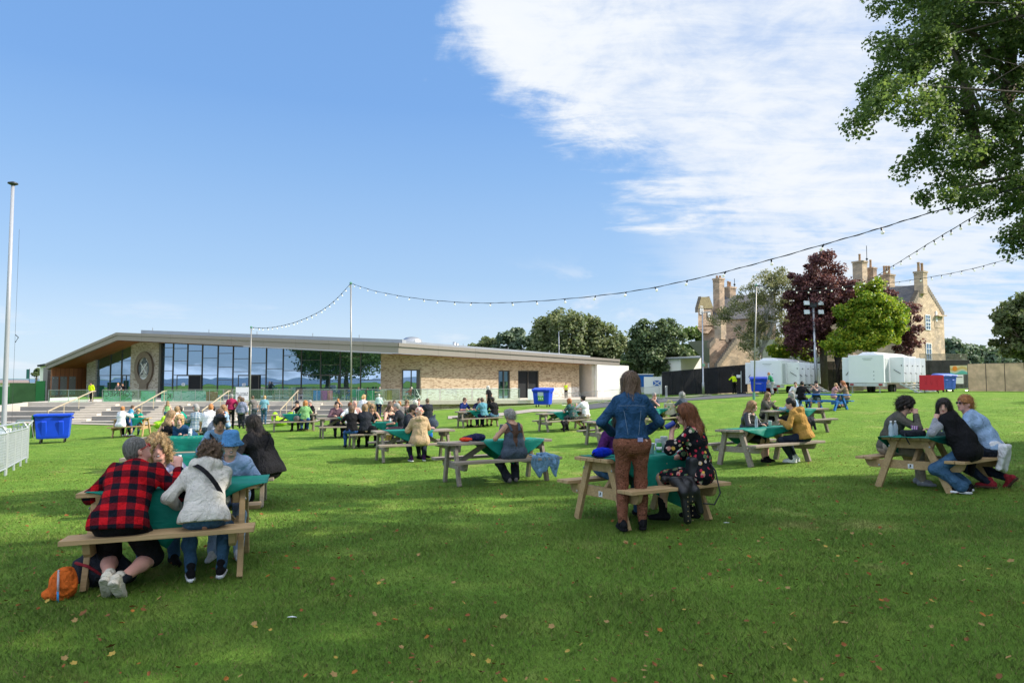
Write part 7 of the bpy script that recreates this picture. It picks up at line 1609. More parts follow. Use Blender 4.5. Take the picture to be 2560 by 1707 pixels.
trailer(1876, 40, 0, 58, 'white toilet trailer at the left, behind the blue bin and thin pole', 901)
trailer(2121, 45, 0, 54, 'white toilet trailer at the right, beside the red lidded bin', 887)

# ================================================================ fences at the back
def panel_fence(name, label, px0, d0, px1, d1, h, n, mt, frame=True, group=None, thick=.03, lift=.05):
    a, b = gp(px0, d0), gp(px1, d1); r = empty(name, a, 0, label, 'fence', group)
    def fn_pt(i): x = a.x + (b.x - a.x) * i / n; y = a.y + (b.y - a.y) * i / n; return Vector((x, y, gz(x, y)))
    for i in range(n):
        p, q = fn_pt(i), fn_pt(i + 1); m = MB(); m.sheet(lambda u, v: tuple(p.lerp(q, u) + Vector((0, .03 * math.sin(u * 9 + i) * math.sin(v * 3.1), lift + v * (h - lift)))), 12, 4); m.build('mesh_panel', mt, r, thick=.01, org=a)
        if frame: m = MB(); u = Vector((0, 0, h + .02)); m.tube([p, p + u], .02, 6); m.tube([p + u, q + u], .02, 6); m.tube([q, q + u], .02, 6); m.build('panel_frame', DARKM, r, org=a)
    return r
def g_scrim(t, c, a):
    tr = t.n('ShaderNodeBsdfTransparent'); o = oc(t); n = t.noise(o, 1.5, 4); d = pbsdf(t, t.ramp(n, [(.3, tuple(x * .7 for x in c)), (.7, tuple(x * 1.3 for x in c))]), .9, 0, n, .4, .03, .1); mx = t.n('ShaderNodeMixShader'); mx.inputs[0].default_value = a; t.set(mx.inputs[1], tr); t.set(mx.inputs[2], d); return mx
SCR = mat('black_scrim', g_scrim, c=(.022, .022, .026), a=.90); TAN = mat('tan_scrim', g_scrim, c=(.66, .47, .29), a=.93); 
panel_fence('scrim_fence', 'black mesh covered site fence running in front of the stone tower house', 1655, 78, 1868, 66, 2.75, 7, SCR, lift=.1)
panel_fence('scrim_fence', 'dark open mesh fence between the two white trailers', 2010, 63, 2122, 62, 2.7, 3, mat('thin_scrim', g_scrim, c=(.02, .02, .022), a=.55), lift=.1)
panel_fence('scrim_fence', 'dark slatted fence behind the red and pale blue bins', 2290, 62, 2425, 62, 2.65, 4, mat('grey_scrim', g_scrim, c=(.065, .06, .058), a=.93), lift=.1)
panel_fence('tan_fence', 'long tan mesh covered fence at the right edge with a white rip', 2420, 54, 2720, 48, 2.15, 6, TAN, lift=.02)
def misc_back():
    # boundary wall and pillars behind the scrim fence
    for k, (a, b, h, lb) in enumerate(((1745, 1800, 1.2, 'pale stone wall with a gate pier behind the black scrim fence'), (2000, 2125, 2.2, 'old stone garden wall seen between the trailers behind the maple'))):
        p = Plane(a, 81 if k == 0 else 67, b, 79 if k == 0 else 67); q0, q1 = p.P(a, 950), p.P(b, 950); z = gz(q0.x, q0.y); m = MB(); m.hexa([Vector((q.x, q.y, zz_)) + e for zz_ in (z, z + 2.2 if k else z + 1.4) for q, e in ((q0, p.n * 0), (q1, p.n * 0), (q1, p.n * .4), (q0, p.n * .4))])
        setp(m.build('stone_wall', STONE, None, org=q0, loc=q0), lb, 'wall')
    c = gp(2133, 66.5); m = MB(); m.box((0, 0, 1.5), (1.3, 1.3, 3.0)); m.lathe([(1.05, 3.0), (1.05, 3.12), (.1, 3.75)], seg=4, M=Matrix.Rotation(R(45), 3, 'Z')); setp(m.build('gate_pier', STONE_D, None, loc=c), 'stone gate pier with a pyramid cap left of the right hand trailer', 'gate pier')
    # wooden deck with rail at the house
    a, b = at(2300, 913, 74), at(2418, 913, 74); z0 = gz(a.x, a.y); r = empty('wooden_deck', Vector((a.x, a.y, z0)), 0, 'raised grey wooden deck with railing beside the stone house', 'deck'); O = r.location
    m = MB(); m.bar(a - Vector((0, 0, .1)), b - Vector((0, 0, .1)), .8, .2); m.build('deck_floor', GREYW, r, org=O)
    m = MB(); m.hexa([Vector((q.x, q.y + o, z)) for z in (z0, a.z - .2) for q, o in ((a, 0), (b, 0), (b, .1), (a, .1))]); m.build('deck_cladding', plain('dark_boards', (.055, .05, .048), .8, 0, .25, 4), r, org=O)
    m = MB(); up = Vector((0, 0, 1.2)); m.bar(a + up, b + up, .08, .06)
    n = 40
    for i in range(n + 1): q = a.lerp(b, i / n); m.bar(q, q + up, .03, .05)
    m.build('deck_railing', GREYW, r, org=O)
    # mural board
    a, b = at(2376, 937, 60), at(2421, 936, 60); hgt = at(2376, 914, 60).z - a.z; r = empty('mural_board', a, 0, 'painted board with an orange sun and green waves above the barrier', 'board'); m = MB(); m.bar(a + Vector((0, 0, hgt / 2)), b + Vector((0, 0, hgt / 2)), .05, hgt)
    def g_mur(t):
        o = oc(t); sp = t.n('ShaderNodeSeparateXYZ'); t.set(sp.inputs[0], o); zz_ = t.m('ADD', sp.outputs[2], t.m('MULTIPLY', t.m('SINE', t.m('MULTIPLY', sp.outputs[0], 4.5)), .12)); return pbsdf(t, t.ramp(zz_, [(.0, (.10, .42, .33)), (.25, (.16, .50, .45)), (.28, (.62, .60, .50)), (.52, (.60, .40, .10)), (.72, (.65, .58, .35))]), .6)
    m.build('board', mat('mural', g_mur), r, org=a); m = MB(); m.ball(a.lerp(b, .25) + Vector((0, -.04, hgt * .68)), (.22, .015, .22), 14); m.build('painted_sun', plain('mural_orange', (.75, .25, .03), .6), r, org=a)
    # crowd barriers
    def barrier(p0, p1, label, h=1.08, bars=18, grp='steel crowd barriers', white=False):
        d = (p1 - p0); d.z = 0; L = d.length; r = empty('crowd_barrier', p0, 0, label, 'barrier', grp); up = Vector((0, 0, 1)); mt = STEEL; m = MB(); dn = d.normalized(); zb, zt = .22, h
        loop = [p0 + up * zb, p0 + up * (zt - .1), p0 + dn * .1 + up * zt, p1 - dn * .1 + up * zt, p1 + up * (zt - .1), p1 + up * zb, p0 + up * zb]; m.tube(loop, .019, 6); m.build('frame', mt, r, org=p0); m = MB()
        for i in range(1, bars): q = p0.lerp(p1, i / bars); m.tube([q + up * zb, q + up * (zt - .02)], .008, 5, False)
        m.build('bars', mt, r, org=p0); nn = Vector((-dn.y, dn.x, 0))
        for f in (.12, .88): q = p0.lerp(p1, f); m = MB(); m.tube([q + up * zb, q + nn * .28 + up * .02, q - nn * .28 + up * .02, q + up * zb], .017, 6); m.build('foot', mt, r, org=p0)
        return r
    barrier(gp(1450, 60), gp(1405, 62), 'crowd barrier left of the standing woman before the brick corner'); barrier(gp(1505, 58), gp(1455, 60), 'crowd barrier behind the denim jacket woman\'s shoulder, left side'); barrier(gp(1560, 56.5), gp(1510, 58), 'crowd barrier standing behind the denim jacket woman')
    barrier(gp(1648, 55), gp(1600, 56), 'crowd barrier with curved top right of the denim jacket woman'); barrier(gp(1663, 54), gp(1668, 57), 'crowd barrier seen end on above the bald man in sunglasses')
    barrier(gp(2366, 58), gp(2425, 56), 'dark crowd barrier with a white notice right of the pale blue bin', 1.35)
    q = gp(2397, 56.6); m = MB(); m.box((0, 0, .95), (.62, .02, .75)); r = setp(m.build('notice', WHITE, None, loc=q + Vector((0, -.12, 0))), 'white notice hung on the dark barrier beside the tan fence', 'sign'); m = MB(); m.box((0, -.014, 1.12), (.44, .006, .06)); m.build('notice_print', INK, r)
    # pedestrian barriers of white wire at the lower left
    WB = plain('zinc_barrier', (.50, .53, .55), .4, .5, .06)
    for k, ((x0, y0, d0), (x1, y1, d1), lb) in enumerate((((-48, 1190, 12.6), (22, 1150, 15.0), 'zinc wire crowd barrier at the lower left edge beside the flagpole'), ((24, 1146, 15.2), (73, 1112, 18.4), 'zinc wire crowd barrier beyond the first, ending by the blue bin'), ((38, 1100, 20.6), (76, 1092, 20.0), 'zinc barrier seen behind the others, farther back'))):
        p0, p1 = gp(x0, d0), gp(x1, d1); r = empty('wire_barrier', p0, 0, lb, 'barrier', 'zinc wire barriers round the flagpole'); up = Vector((0, 0, 1)); d = (p1 - p0); n = 3; m = MB(); nn = Vector((-d.y, d.x, 0)).normalized()
        m.tube([p0 + up * .15, p0 + up * .95, p0 + up * 1.08 + nn * .1, p1 + up * 1.08 + nn * .1, p1 + up * .95, p1 + up * .15], .026, 6); m.tube([p0 + up * .92, p1 + up * .92], .02, 6); m.tube([p0 + up * .15, p1 + up * .15], .02, 6); m.build('frame', WB, r, org=p0); m = MB()
        for i in range(n + 1): q = p0.lerp(p1, i / n); m = MB(); m.tube([q + up * 1.0, q], .024, 6); m.build('post', WB, r, org=p0)
        m = MB(); nb = int(d.length / .06)
        for i in range(1, nb): q = p0.lerp(p1, i / nb); m.tube([q + up * .16, q + up * .92], .0045, 4, False)
        for j in range(1, 13): m.tube([p0 + up * (.15 + j * .06), p1 + up * (.15 + j * .06)], .0045, 4, False)
        m.build('wire_mesh', WB, r, org=p0)
misc_back()

# ================================================================ poles and string lights
def poles():
    b = gp(14, 18.5); t = at(32, 462, 18.5); r = empty('flagpole', b, 0, 'tall tapering pale flagpole at the left edge', 'flagpole'); m = MB(); P0 = plain('flagpole_white', (.36, .37, .40), .35, .1, .04)
    m.tube([b, b.lerp(t, .12), b.lerp(t, .5), t], [.066, .064, .055, .040], 18); m.build('pole', P0, r, smooth=True, org=b); m = MB(); m.lathe([(.02, .07), (.12, .03), (.125, 0), (.045, -.04)], t + Vector((0, 0, .02)), 18); m.build('cap', DARKM, r, smooth=True, org=b)
    m = MB(); m.box(b + Vector((-.02, -.13, .82)), (.62, .05, .24)); m.box(b + Vector((.0, -.14, .42)), (.34, .10, .82)); m.build('base_cover', WHITE, r, org=b, bevel=.01); m = MB(); q = at(29, 848, 18.4); m.tube([q + Vector((.1, 0, .12)), q + Vector((.18, 0, .05)), q + Vector((.1, 0, -.08))], .012, 6); m.tube([q + Vector((.09, 0, 3)), q + Vector((.09, 0, -3))], .004, 4); m.build('halyard_cleat', DARKM, r, org=b)
    def lamp(px, d, pyt, label, arm, col=STEEL, w=.075):
        b = gp(px, d); t = at(px - 2, pyt, d); r = empty('street_lamp', b, 0, label, 'street lamp'); m = MB(); m.tube([b, b + Vector((0, 0, 1.2)), b + Vector((0, 0, 1.25)), t], [w * 1.5, w * 1.5, w, w * .8], 10); m.build('pole', col, r, smooth=True, org=b); m = MB(); m.bar(t + Vector((0, 0, .02)), t + Vector((arm, 0, .1)), .2, .09); m.build('lamp_head', col, r, org=b, bevel=.02); return r, t
    r, t = lamp(1758, 66, 782, 'tall grey street lamp in front of the stone tower house', .75); m = MB(); q = at(1759, 912, 65.9); m.box(q, (.28, .03, .22)); m.build('pole_sign', plain('sign_green', (.25, .5, .32), .5), r, org=r.location)
    lamp(1399, 112, 829, 'grey street lamp rising behind the pavilion roof before the evergreen oak', .7, w=.1)
    b = gp(2041, 60); t = at(2033, 765, 60); r = empty('floodlight_mast', b, 0, 'galvanised mast with four floodlights in front of the copper beech', 'floodlight mast'); m = MB(); m.tube([b, b + Vector((0, 0, 1.5)), t], [.17, .15, .10], 10); m.build('mast', STEEL, r, smooth=True, org=b)
    m = MB(); m.box(t + Vector((0, 0, .1)), (.5, .3, .4)); m.bar(t + Vector((-.75, 0, .25)), t + Vector((.75, 0, .25)), .06, .06); m.bar(t + Vector((-.75, 0, -.55)), t + Vector((.75, 0, -.55)), .06, .06); m.build('crossbar', DARKM, r, org=b)
    for sx in (-.62, .62):
        for z in (.25, -.55): m = MB(); m.box(t + Vector((sx, -.12, z)), (.46, .14, .38), M=Matrix.Rotation(R(-15), 3, 'X')); f = m.build('floodlight', plain('lamp_glass', (.55, .60, .62), .15), r, org=b, bevel=.01)
    # thin steel posts carrying the festoon
    PT = plain('post_steel', (.30, .29, .27), .45, .6)
    def post(pxb, d, pxt, pyt, label, w=.035):
        b = gp(pxb, d); t = at(pxt, pyt, d); m = MB(); m.tube([b - Vector((0, 0, .1)), b.lerp(t, .5), t], [w, w * .9, w * .75], 8); r = empty('light_post', b, 0, label, 'post', 'thin posts carrying the string lights'); m.build('post', PT, r, smooth=True, org=b); m = MB(); m.tube([b + Vector((0, 0, .0)), b + Vector((0, 0, .5))], w * 1.8, 8); m.ball(t, w * 1.6, 8); m.build('post_sleeve', plain('sleeve_green', (.12, .3, .22), .5), r, org=b); return t
    T1 = post(626, 44, 628, 818, 'thin festoon post left, right of the white sign', .05); T2 = post(879.5, 40, 877, 708, 'tall thin festoon post in front of the tree reflecting glass', .055); T3 = post(1884, 46, 1891, 713, 'thin green festoon post in front of the left trailer', .05)
    for t_ in (T2,):
        m = MB(); m.bar(t_, t_ + Vector((.12, 0, .1)), .03, .03)
    CB = plain('cable_black', (.012, .012, .014), .5)
    def gbulb(t): 
        b = pbsdf(t, (.85, .85, .82), .15); b.inputs['Emission Color'].default_value = (1, .93, .82, 1); b.inputs['Emission Strength'].default_value = .12; return b
    BU = mat('opal_bulb', gbulb)
    def festoon(label, pts, bulbs, rad=.010, br=.048, double=True, hang=.0):
        """cable through photograph points (px, py, d); bulbs spaced along it"""
        P = [at(*p) if not isinstance(p, Vector) else p for p in pts]
        # Catmull-Rom through the points
        Q = []; n = len(P)
        for i in range(n - 1):
            p0 = P[max(i - 1, 0)]; p1 = P[i]; p2 = P[i + 1]; p3 = P[min(i + 2, n - 1)]
            for k in range(12): t = k / 12; Q.append(.5 * ((2 * p1) + (p2 - p0) * t + (2 * p0 - 5 * p1 + 4 * p2 - p3) * t * t + (3 * p1 - p0 - 3 * p2 + p3) * t ** 3))
        Q.append(P[-1]); org = Q[0]; r = empty('string_lights', org, 0, label, 'string lights', 'strings of festoon lights over the lawn'); m = MB(); m.tube(Q, rad, 5, False)
        if double: m.tube([q + Vector((0, 0, .014 * math.sin(i * .9))) for i, q in enumerate(Q)], rad * .6, 4, False)
        m.build('cable', CB, r, org=org)
        L = [0]
        for a, b in zip(Q, Q[1:]): L.append(L[-1] + (b - a).length)
        rnd = random.Random(len(bulbs) if hasattr(bulbs, '__len__') else bulbs)
        S = bulbs if hasattr(bulbs, '__len__') else [(i + .6) / bulbs for i in range(bulbs)]
        sock = bulb = None
        for f in S:
            s = f * L[-1]; i = max(k for k in range(len(L) - 1) if L[k] <= s); q = Q[i].lerp(Q[i + 1], (s - L[i]) / (L[i + 1] - L[i]))
            if sock is None:
                m = MB(); m.lathe([(.012, .02), (.024, .0), (.024, -.075), (.018, -.08)], seg=8); sock = m.build('bulb_socket', CB, r); m = MB(); m.lathe([(.016, -.08), (.036, -.10), (.046, -.13), (.040, -.165), (.016, -.182)], seg=12); bulb = m.build('bulb', BU, sock, smooth=True); a = sock; sc = br / .046; a.scale = (sc,) * 3
            else:
                a = sock.copy(); COL.objects.link(a); a.parent = r; c = bulb.copy(); COL.objects.link(c); c.parent = a
            a.location = q - org; a.rotation_euler = (rnd.uniform(-.5, .5), rnd.uniform(-.5, .5), 0)
    festoon('string lights between the left festoon post and the tall thin post', [T1, (660, 820, 43.5), (700, 815, 43), (745, 803, 42), (800, 778, 41.3), (840, 748, 40.6), T2], 23, .012, .042)
    festoon('longest string lights, sagging from the tall post up into the sycamore', [T2, (940, 728, 36), (1050, 747, 31.5), (1180, 757, 27.5), (1300, 755, 24.5), (1450, 744, 21.8), (1600, 725, 19.5), (1760, 692, 17.3), (1880, 662, 16), (2040, 617, 14.6), (2180, 577, 13.4), (2300, 540, 12.4), (2440, 500, 11.4), (2600, 455, 10.4)],
            [.025, .06, .098, .137, .177, .218, .260, .302, .345, .388, .43, .474, .518, .562, .606, .65, .69, .725, .762, .80, .838, .876, .915, .955], .009, .036)
    festoon('string lights sweeping from the thin post by the trailer up to the right', [T3, (1930, 722, 44), (2000, 727, 41), (2090, 722, 37), (2170, 700, 33), (2240, 660, 28), (2320, 610, 23), (2400, 562, 18.5), (2500, 503, 14), (2580, 455, 12)], 27, .010, .040)
    festoon('string lights running low to the right in front of the stone house', [T3, (1960, 720, 43.5), (2080, 716, 42), (2200, 710, 40), (2318, 694, 36), (2430, 672, 32), (2560, 636, 28), (2640, 612, 26)], 24, .010, .042)
poles()

# ================================================================ small things
def small():
    PET = mat('bottle_clear', lambda t: (lambda a, b, m: (setattr(m.inputs[0], 'default_value', .42), t.set(m.inputs[1], a), t.set(m.inputs[2], b), m)[-1])(t.n('ShaderNodeBsdfTransparent', i_Color=(.90, .94, .97)), pbsdf(t, (.62, .70, .76), .08, spec=.8), t.n('ShaderNodeMixShader')))
    CUP = plain('paper_cup', (.66, .68, .68), .6, 0, .02)
    def bottle(p, label, mt=PET, h=.22, r=.032, band=None, cap=WHITE):
        rt = empty('bottle', p, 0, label, 'bottle'); m = MB(); m.lathe([(r * .8, 0), (r, .008), (r, h * .25), (r * .94, h * .28), (r, h * .32), (r, h * .62), (r * .85, h * .72), (r * .38, h * .88), (r * .38, h * .94)], seg=16); m.build('body', mt, rt, smooth=True)
        m = MB(); m.lathe([(r * .46, h * .93), (r * .46, h), (r * .40, h * 1.01)], seg=12); m.build('cap', cap, rt, smooth=True)
        if band: m = MB(); m.lathe([(r * 1.02, h * .34), (r * 1.02, h * .58)], seg=16); m.build('bottle_label', band, rt, smooth=True)
    def cup(p, label, n=1, h=.12): 
        rt = empty('paper_cup', p, 0, label, 'cup')
        m = MB(); m.lathe([(.030, 0), (.044, h), (.047, h + .004), (.044, h + .006), (.040, h), (.028, .01)], seg=18); m.build('cup', CUP, rt, smooth=True)
        for k in range(1, n): m = MB(); m.lathe([(.042, h + .015 * (k - 1) + .008), (.0445, h + .015 * k), (.047, h + .015 * k + .004), (.04, h + .015 * k + .004)], seg=18); m.build('stacked_cup', CUP, rt, smooth=True)
    def can(p, label, mt, r=.033, h=.115, n=1):
        rt = empty('drink_can', p, 0, label, 'can'); m = MB(); m.lathe([(r * .8, 0), (r, .01), (r, h - .012), (r * .82, h)], seg=18); m.build('body', mt, rt, smooth=True); m = MB(); m.lathe([(r * .80, h), (r * .76, h + .001), (r * .74, h - .003)], seg=18); m.build('lid', STEEL, rt, smooth=True)
        m = MB(); m.lathe([(r * 1.012, h * .25), (r * 1.012, h * .6)], seg=18); m.build('can_print', WHITE, rt, smooth=True)
    T = lambda k, x, y, z=.759: tw(k, x, y, z)
    # table A
    bottle(T('A', .02, .05), 'clear water bottle standing before the curly haired woman', h=.24); 
    # orange rucksack and dark bags under table A
    def soft(name, label, p, build, mt, cat, h=.012, rz=0, parts=()):
        S = Sdf(.04); build(S); o = sobj(S, name, h, mt); o.location = p; o.rotation_euler = (0, 0, rz); setp(o, label, cat)
        for nm, fn, m2 in parts: 
            if callable(fn): m = MB(); fn(m); m.build(nm, m2, o, smooth=True)
        return o
    def rk(S): S.ell((0, 0, .11), (.10, .09, .115)); S.ell((.02, -.01, .19), (.065, .06, .05)); S.ell((-.06, -.03, .05), (.075, .07, .05)); S.fn = folds(.010, 34, 3); S.cut((0, 0, 0.0), (0, 0, -1))
    p = gp(176, 5.3); soft('rucksack', 'bright orange rucksack on the grass by the left leg of the nearest table', p, rk, fm('orange'), 'rucksack', .008, 0, [('drawstring', lambda m: m.tube([(.0, -.06, .235), (.025, -.10, .15), (.03, -.105, .09)], .008, 6), plain('grey_cord', (.42, .38, .40), .8)), ('buckle', lambda m: m.tube([(.03, -.108, .09), (.035, -.11, .01)], .008, 6), plain('cord_blue', (.02, .22, .5), .6))])
    def rk2(S): S.ell((0, 0, .14), (.22, .15, .15)); S.ell((.15, .02, .10), (.14, .12, .10)); S.fn = folds(.014, 22, 8); S.cut((0, 0, 0), (0, 0, -1))
    soft('rucksack', 'dark rucksack with red trim lying under the nearest table', gp(265, 5.65), rk2, fm('charcoal'), 'rucksack', .009, 0, [('red_trim', lambda m: m.tube([(-.12, -.13, .22), (.0, -.16, .2), (.1, -.13, .12)], .012, 6), fm('red'))])
    # table B
    def bum(S): S.ell((0, 0, .055), (.12, .06, .055)); S.ell((-.06, 0, .045), (.07, .05, .04)); S.fn = folds(.004, 30, 2); S.cut((0, 0, 0), (0, 0, -1))
    soft('bum_bag', 'bright blue zipped bum bag lying on the left end of the table beside denim woman', T('B', -.56, -.06), bum, cloth((.006, .03, .55), 'bag_royal'), 'bag', .007, R(20), [('bag_strap', lambda m: m.tube([(-.10, -.02, .06), (-.16, -.05, .03), (-.12, -.10, .006), (0, -.11, .006), (.1, -.08, .006)], .009, 6), fm('black'))])
    cup(T('B', .10, -.10), 'single white paper cup near the edge of the green cloth'); can(T('B', .30, .0), 'green and white drink can beside the cup stack', plain('can_green', (.07, .33, .06), .35)); cup(T('B', .40, .03), 'tall stack of white paper cups on the green cloth', 5); bottle(T('B', .50, -.02), 'small clear bottle with a pink label right of the cups', h=.19, r=.026, band=plain('pink_label', (.6, .12, .2), .6))
    can(T('B', .44, .2, .76), 'silver can behind the stack of cups', plain('can_silver', (.42, .45, .5), .3), h=.15); m = MB(); m.box((0, 0, .008), (.26, .16, .014), rz=R(30)); setp(m.build('pamphlet', plain('pamphlet_print', (.30, .33, .36), .5, 0, .5, 40), None, loc=T('B', .42, -.14)), 'printed leaflet lying flat by the redhead\'s elbow', 'leaflet')
    m = MB(); q = local2world(rd[0], rd[1]['wL']) + Vector((-.02, -.0, .07)); m.lathe([(.028, -.06), (.030, -.055), (.030, .05), (.024, .058)], (0, 0, 0), 14, M=Matrix.Rotation(R(60), 3, 'Y')); setp(m.build('drink_can', plain('can_navy', (.02, .05, .30), .3), None, smooth=True, loc=q), 'dark blue can held at the redhead woman\'s mouth', 'can')
    def hb(S): S.box((0, 0, .15), (.13, .07, .15), None, .05); S.ell((0, -.04, .1), (.12, .06, .1)); S.fn = folds(.006, 20, 6)
    soft('handbag', 'black leather handbag on the bench beside the redhead', T('B', .28, -.66, .46), hb, plain('bag_leather', (.012, .013, .016), .38, 0, .1, 8, .4), 'handbag', .009, R(20), [('bag_handle', lambda m: m.tube([(.10, -.02, .28), (.17, -.10, .14), (.20, -.14, -.10), (.12, -.14, -.22), (-.02, -.13, -.20)], .009, 6), fm('leather'))])
    def lj(S): S.cone((-.14, .10, .05), (.14, .08, .05), .045, .045); S.cone((-.12, -.02, .05), (.14, -.04, .05), .05, .05); S.chain([(-.10, -.06, .04), (-.08, -.14, -.06), (-.04, -.15, -.36)], [.06, .055, .05]); S.chain([(.08, -.06, .04), (.08, -.14, -.05), (.14, -.15, -.28)], [.06, .055, .05]); S.cone((0, -.1, .02), (.02, -.14, -.16), .06, .05); S.fn = folds(.010, 20, 7)
    soft('leather_jacket', 'studded black leather jacket hanging over the bench beside the redhead', T('B', .06, -.64, .46), lj, fm('leather'), 'jacket', .009, R(27), [('studs', lambda m: [m.ball((x, -.205, z), .006, 6) for x in (-.08, -.015) for z in (-.1, -.15, -.2, -.25, -.3, -.35)], plain('brass_stud', (.6, .45, .22), .3, .8))])
    # table C
    for k, (x, y, lb) in enumerate(((-.68, .20, 'clear water bottle at the left end of the right hand table'), (-.52, .28, 'second clear bottle, behind the black case on the right hand table'), (-.40, .28, 'third clear bottle, nearest the man covering his eyes'))): bottle(T('C', x, y), lb, h=.215)
    def bag(S): S.box((0, 0, .045), (.15, .10, .045), None, .03); S.fn = folds(.003, 22, 6)
    soft('camera_bag', 'black zipped case lying on the end of the right hand table', T('C', -.50, -.02), bag, fm('charcoal'), 'bag', .009, R(15), [('bag_strap', lambda m: m.tube([(-.14, .0, .05), (-.20, -.05, .03), (-.22, -.12, -.05), (-.20, -.14, -.10)], .009, 6), fm('charcoal'))])
    m = MB(); m.lathe([(.035, 0), (.062, .14), (.060, .14), (.033, .005)], seg=4, M=Matrix.Rotation(R(20), 3, 'Z')); setp(m.build('popcorn_bag', mat('pink_stripes', g_stripe, a=(.70, .68, .70), b=(.48, .06, .42), s=42.0, ax=0), None, loc=T('C', -.22, .1)), 'pink and white striped snack bag on the right hand table', 'snack bag')
    # table D
    def jk(S): S.ell((-.09, 0, .05), (.12, .10, .05)); S.ell((.07, .02, .06), (.15, .12, .07)); S.fn = folds(.015, 22, 2); S.cut((0, 0, 0), (0, 0, -1))
    soft('folded_jacket', 'crumpled navy jacket on the left end of the dungaree woman\'s table', T('D', -.42, -.02), jk, fm('navy'), 'jacket', .012)
    def jk2(S): S.ell((0, 0, .035), (.13, .09, .045)); S.fn = folds(.012, 22, 6); S.cut((0, 0, 0), (0, 0, -1))
    soft('garment', 'bright orange red garment under the navy jacket on the table', T('D', -.58, -.08), jk2, cloth((.62, .055, .02), 'coral_cloth'), 'clothing', .012)
    m = MB()
    def dj(u, v):
        w = .5 * (1 + .25 * math.sin(v * 3)); x = (u - .5) * w + .03 * math.sin(v * 7 + u * 5); k = v * (.62 + .10 * math.sin(u * 7.5) + .06 * math.sin(u * 15)); f = .012 * math.sin(u * 21 + v * 4) + .008 * math.sin(u * 37)
        return (x, .12 - k, .035 + f) if k < .24 else (x + .05 * (k - .24), -.135 - abs(f) * 1.6 - .02 * (k - .24), .03 - (k - .24))
    m.sheet(dj, 36, 24); jo = m.build('denim_jacket', fm('denimL'), smooth=True, thick=.014, loc=T('D', .66, -.62, .458)); jo.rotation_euler = (0, 0, R(22)); jo.scale = (.82, .9, .72); setp(jo, 'light blue denim jacket draped over the right end of the near bench', 'jacket')
    S = Sdf(.03); S.chain([(-.10, .0, .06), (.04, -.06, .07), (.19, -.12, .03), (.22, -.17, -.14), (.25, -.17, -.24)], [.045, .045, .042, .038, .034]); S.fn = folds(.007, 30, 3); so_ = sobj(S, 'sleeve', .010, fm('denimL'), jo)
    m = MB(); m.box((0, 0, .0), (.075, .009, .15), M=Matrix(rotm(20, 25))); q = T('D', .02, -.30, .98); setp(m.build('phone', plain('phone_grey', (.35, .37, .4), .3), None, loc=q), 'pale phone held up by the woman in dungarees', 'phone')
    # table E
    bottle(T('E', -.05, .0), 'clear blue tinted bottle before the beige coat', h=.27, r=.038); bottle(T('E', .12, .12), 'second bottle beside the beige coat\'s arm', h=.2)
    def bb(S): S.ell((0, 0, .13), (.17, .12, .14)); S.cone((.0, 0, .2), (.08, 0, .36), .09, .02); S.fn = folds(.010, 18, 2); S.cut((0, 0, 0), (0, 0, -1))
    soft('rucksack', 'navy pointed rucksack standing on the right end of the beige coat table', T('E', .52, .12), bb, fm('slate'), 'rucksack', .014)
    def sc_(S): S.ell((0, 0, .03), (.16, .10, .04)); S.fn = folds(.012, 22, 1); S.cut((0, 0, 0), (0, 0, -1))
    soft('scarf', 'folded pale pink scarf on the table behind the beige coat', T('E', .38, -.08), sc_, fm('pinkfl'), 'scarf', .013)
    def bag3(S): S.ell((0, 0, .12), (.14, .10, .13)); S.fn = folds(.010, 20, 1)
    soft('blue_bag', 'bright blue bag on the far bench under the beige coat table', T('E', .52, .56, .46), bag3, cloth((.02, .14, .55), 'bag_blue'), 'bag', .014); soft('handbag', 'black bag on the bench behind the blond bob woman', T('F', -.35, -.74, .46), bag3, fm('black'), 'handbag', .016)
    soft('rucksack', 'black rucksack on the near bench before the white T-shirt woman', T('T', -.25, -.55, .40), bag3, fm('black'), 'rucksack', .018); soft('bag', 'grey bag on the bench beside the floral backed woman', T('G', .1, -.6, .46), bag3, fm('grey'), 'bag', .02)
    soft('jacket', 'black jacket hanging off the bench of the red haired woman', T('I', -.25, -.68, .36), lj, fm('black'), 'jacket', .018, R(22)); soft('jacket', 'dark bundle of straps on the near bench end behind the mustard coat', T('L', .0, -.66, .46), lj, fm('charcoal'), 'jacket', .018, R(12))
    can(T('F', .35, .0), 'silver can on the dark shirted women\'s table', plain('can_silver2', (.5, .52, .55), .3)); can(T('O', .05, .1), 'silver drink can before the striped polo man', plain('can_silver3', (.5, .52, .55), .3), r=.04, h=.17)
    cup(T('G', .0, .1), 'white cup on the capped man\'s table'); cup(T('L', .35, .1), 'white paper cup on the empty end of the table behind the mustard coat'); bottle(T('K', -.18, -.02), 'clear water bottle on the mustard coat table', h=.24); cup(T('Q', .25, .1), 'white paper cup in front of the pale denim jacket woman'); cup(T('K', .35, .1), 'white cup between the leather jacket and mustard coat')
    # shopping bag at table N
    r = T('N', .48, -.30, .50); S = Sdf(.02); S.box((0, 0, .23), (.22, .10, .23), None, .02); S.fn = folds(.008, 12, 3); o = sobj(S, 'shopping_bag', .02, mat('bag_print', g_spots, base=(.50, .47, .36), cols=[(.10, .28, .13), (.52, .18, .05), (.45, .42, .08)], sc=5, th=.34)); o.location = r; setp(o, 'large printed green and cream shopping bag on the roadside table bench', 'shopping bag')
    m = MB(); 
    for s in (-.1, .1): m.tube([(-.12, s, .44), (-.06, s, .56), (.06, s, .56), (.12, s, .44)], .009, 6)
    m.build('bag_handle', plain('handle_yellow', (.5, .5, .08), .6), o)
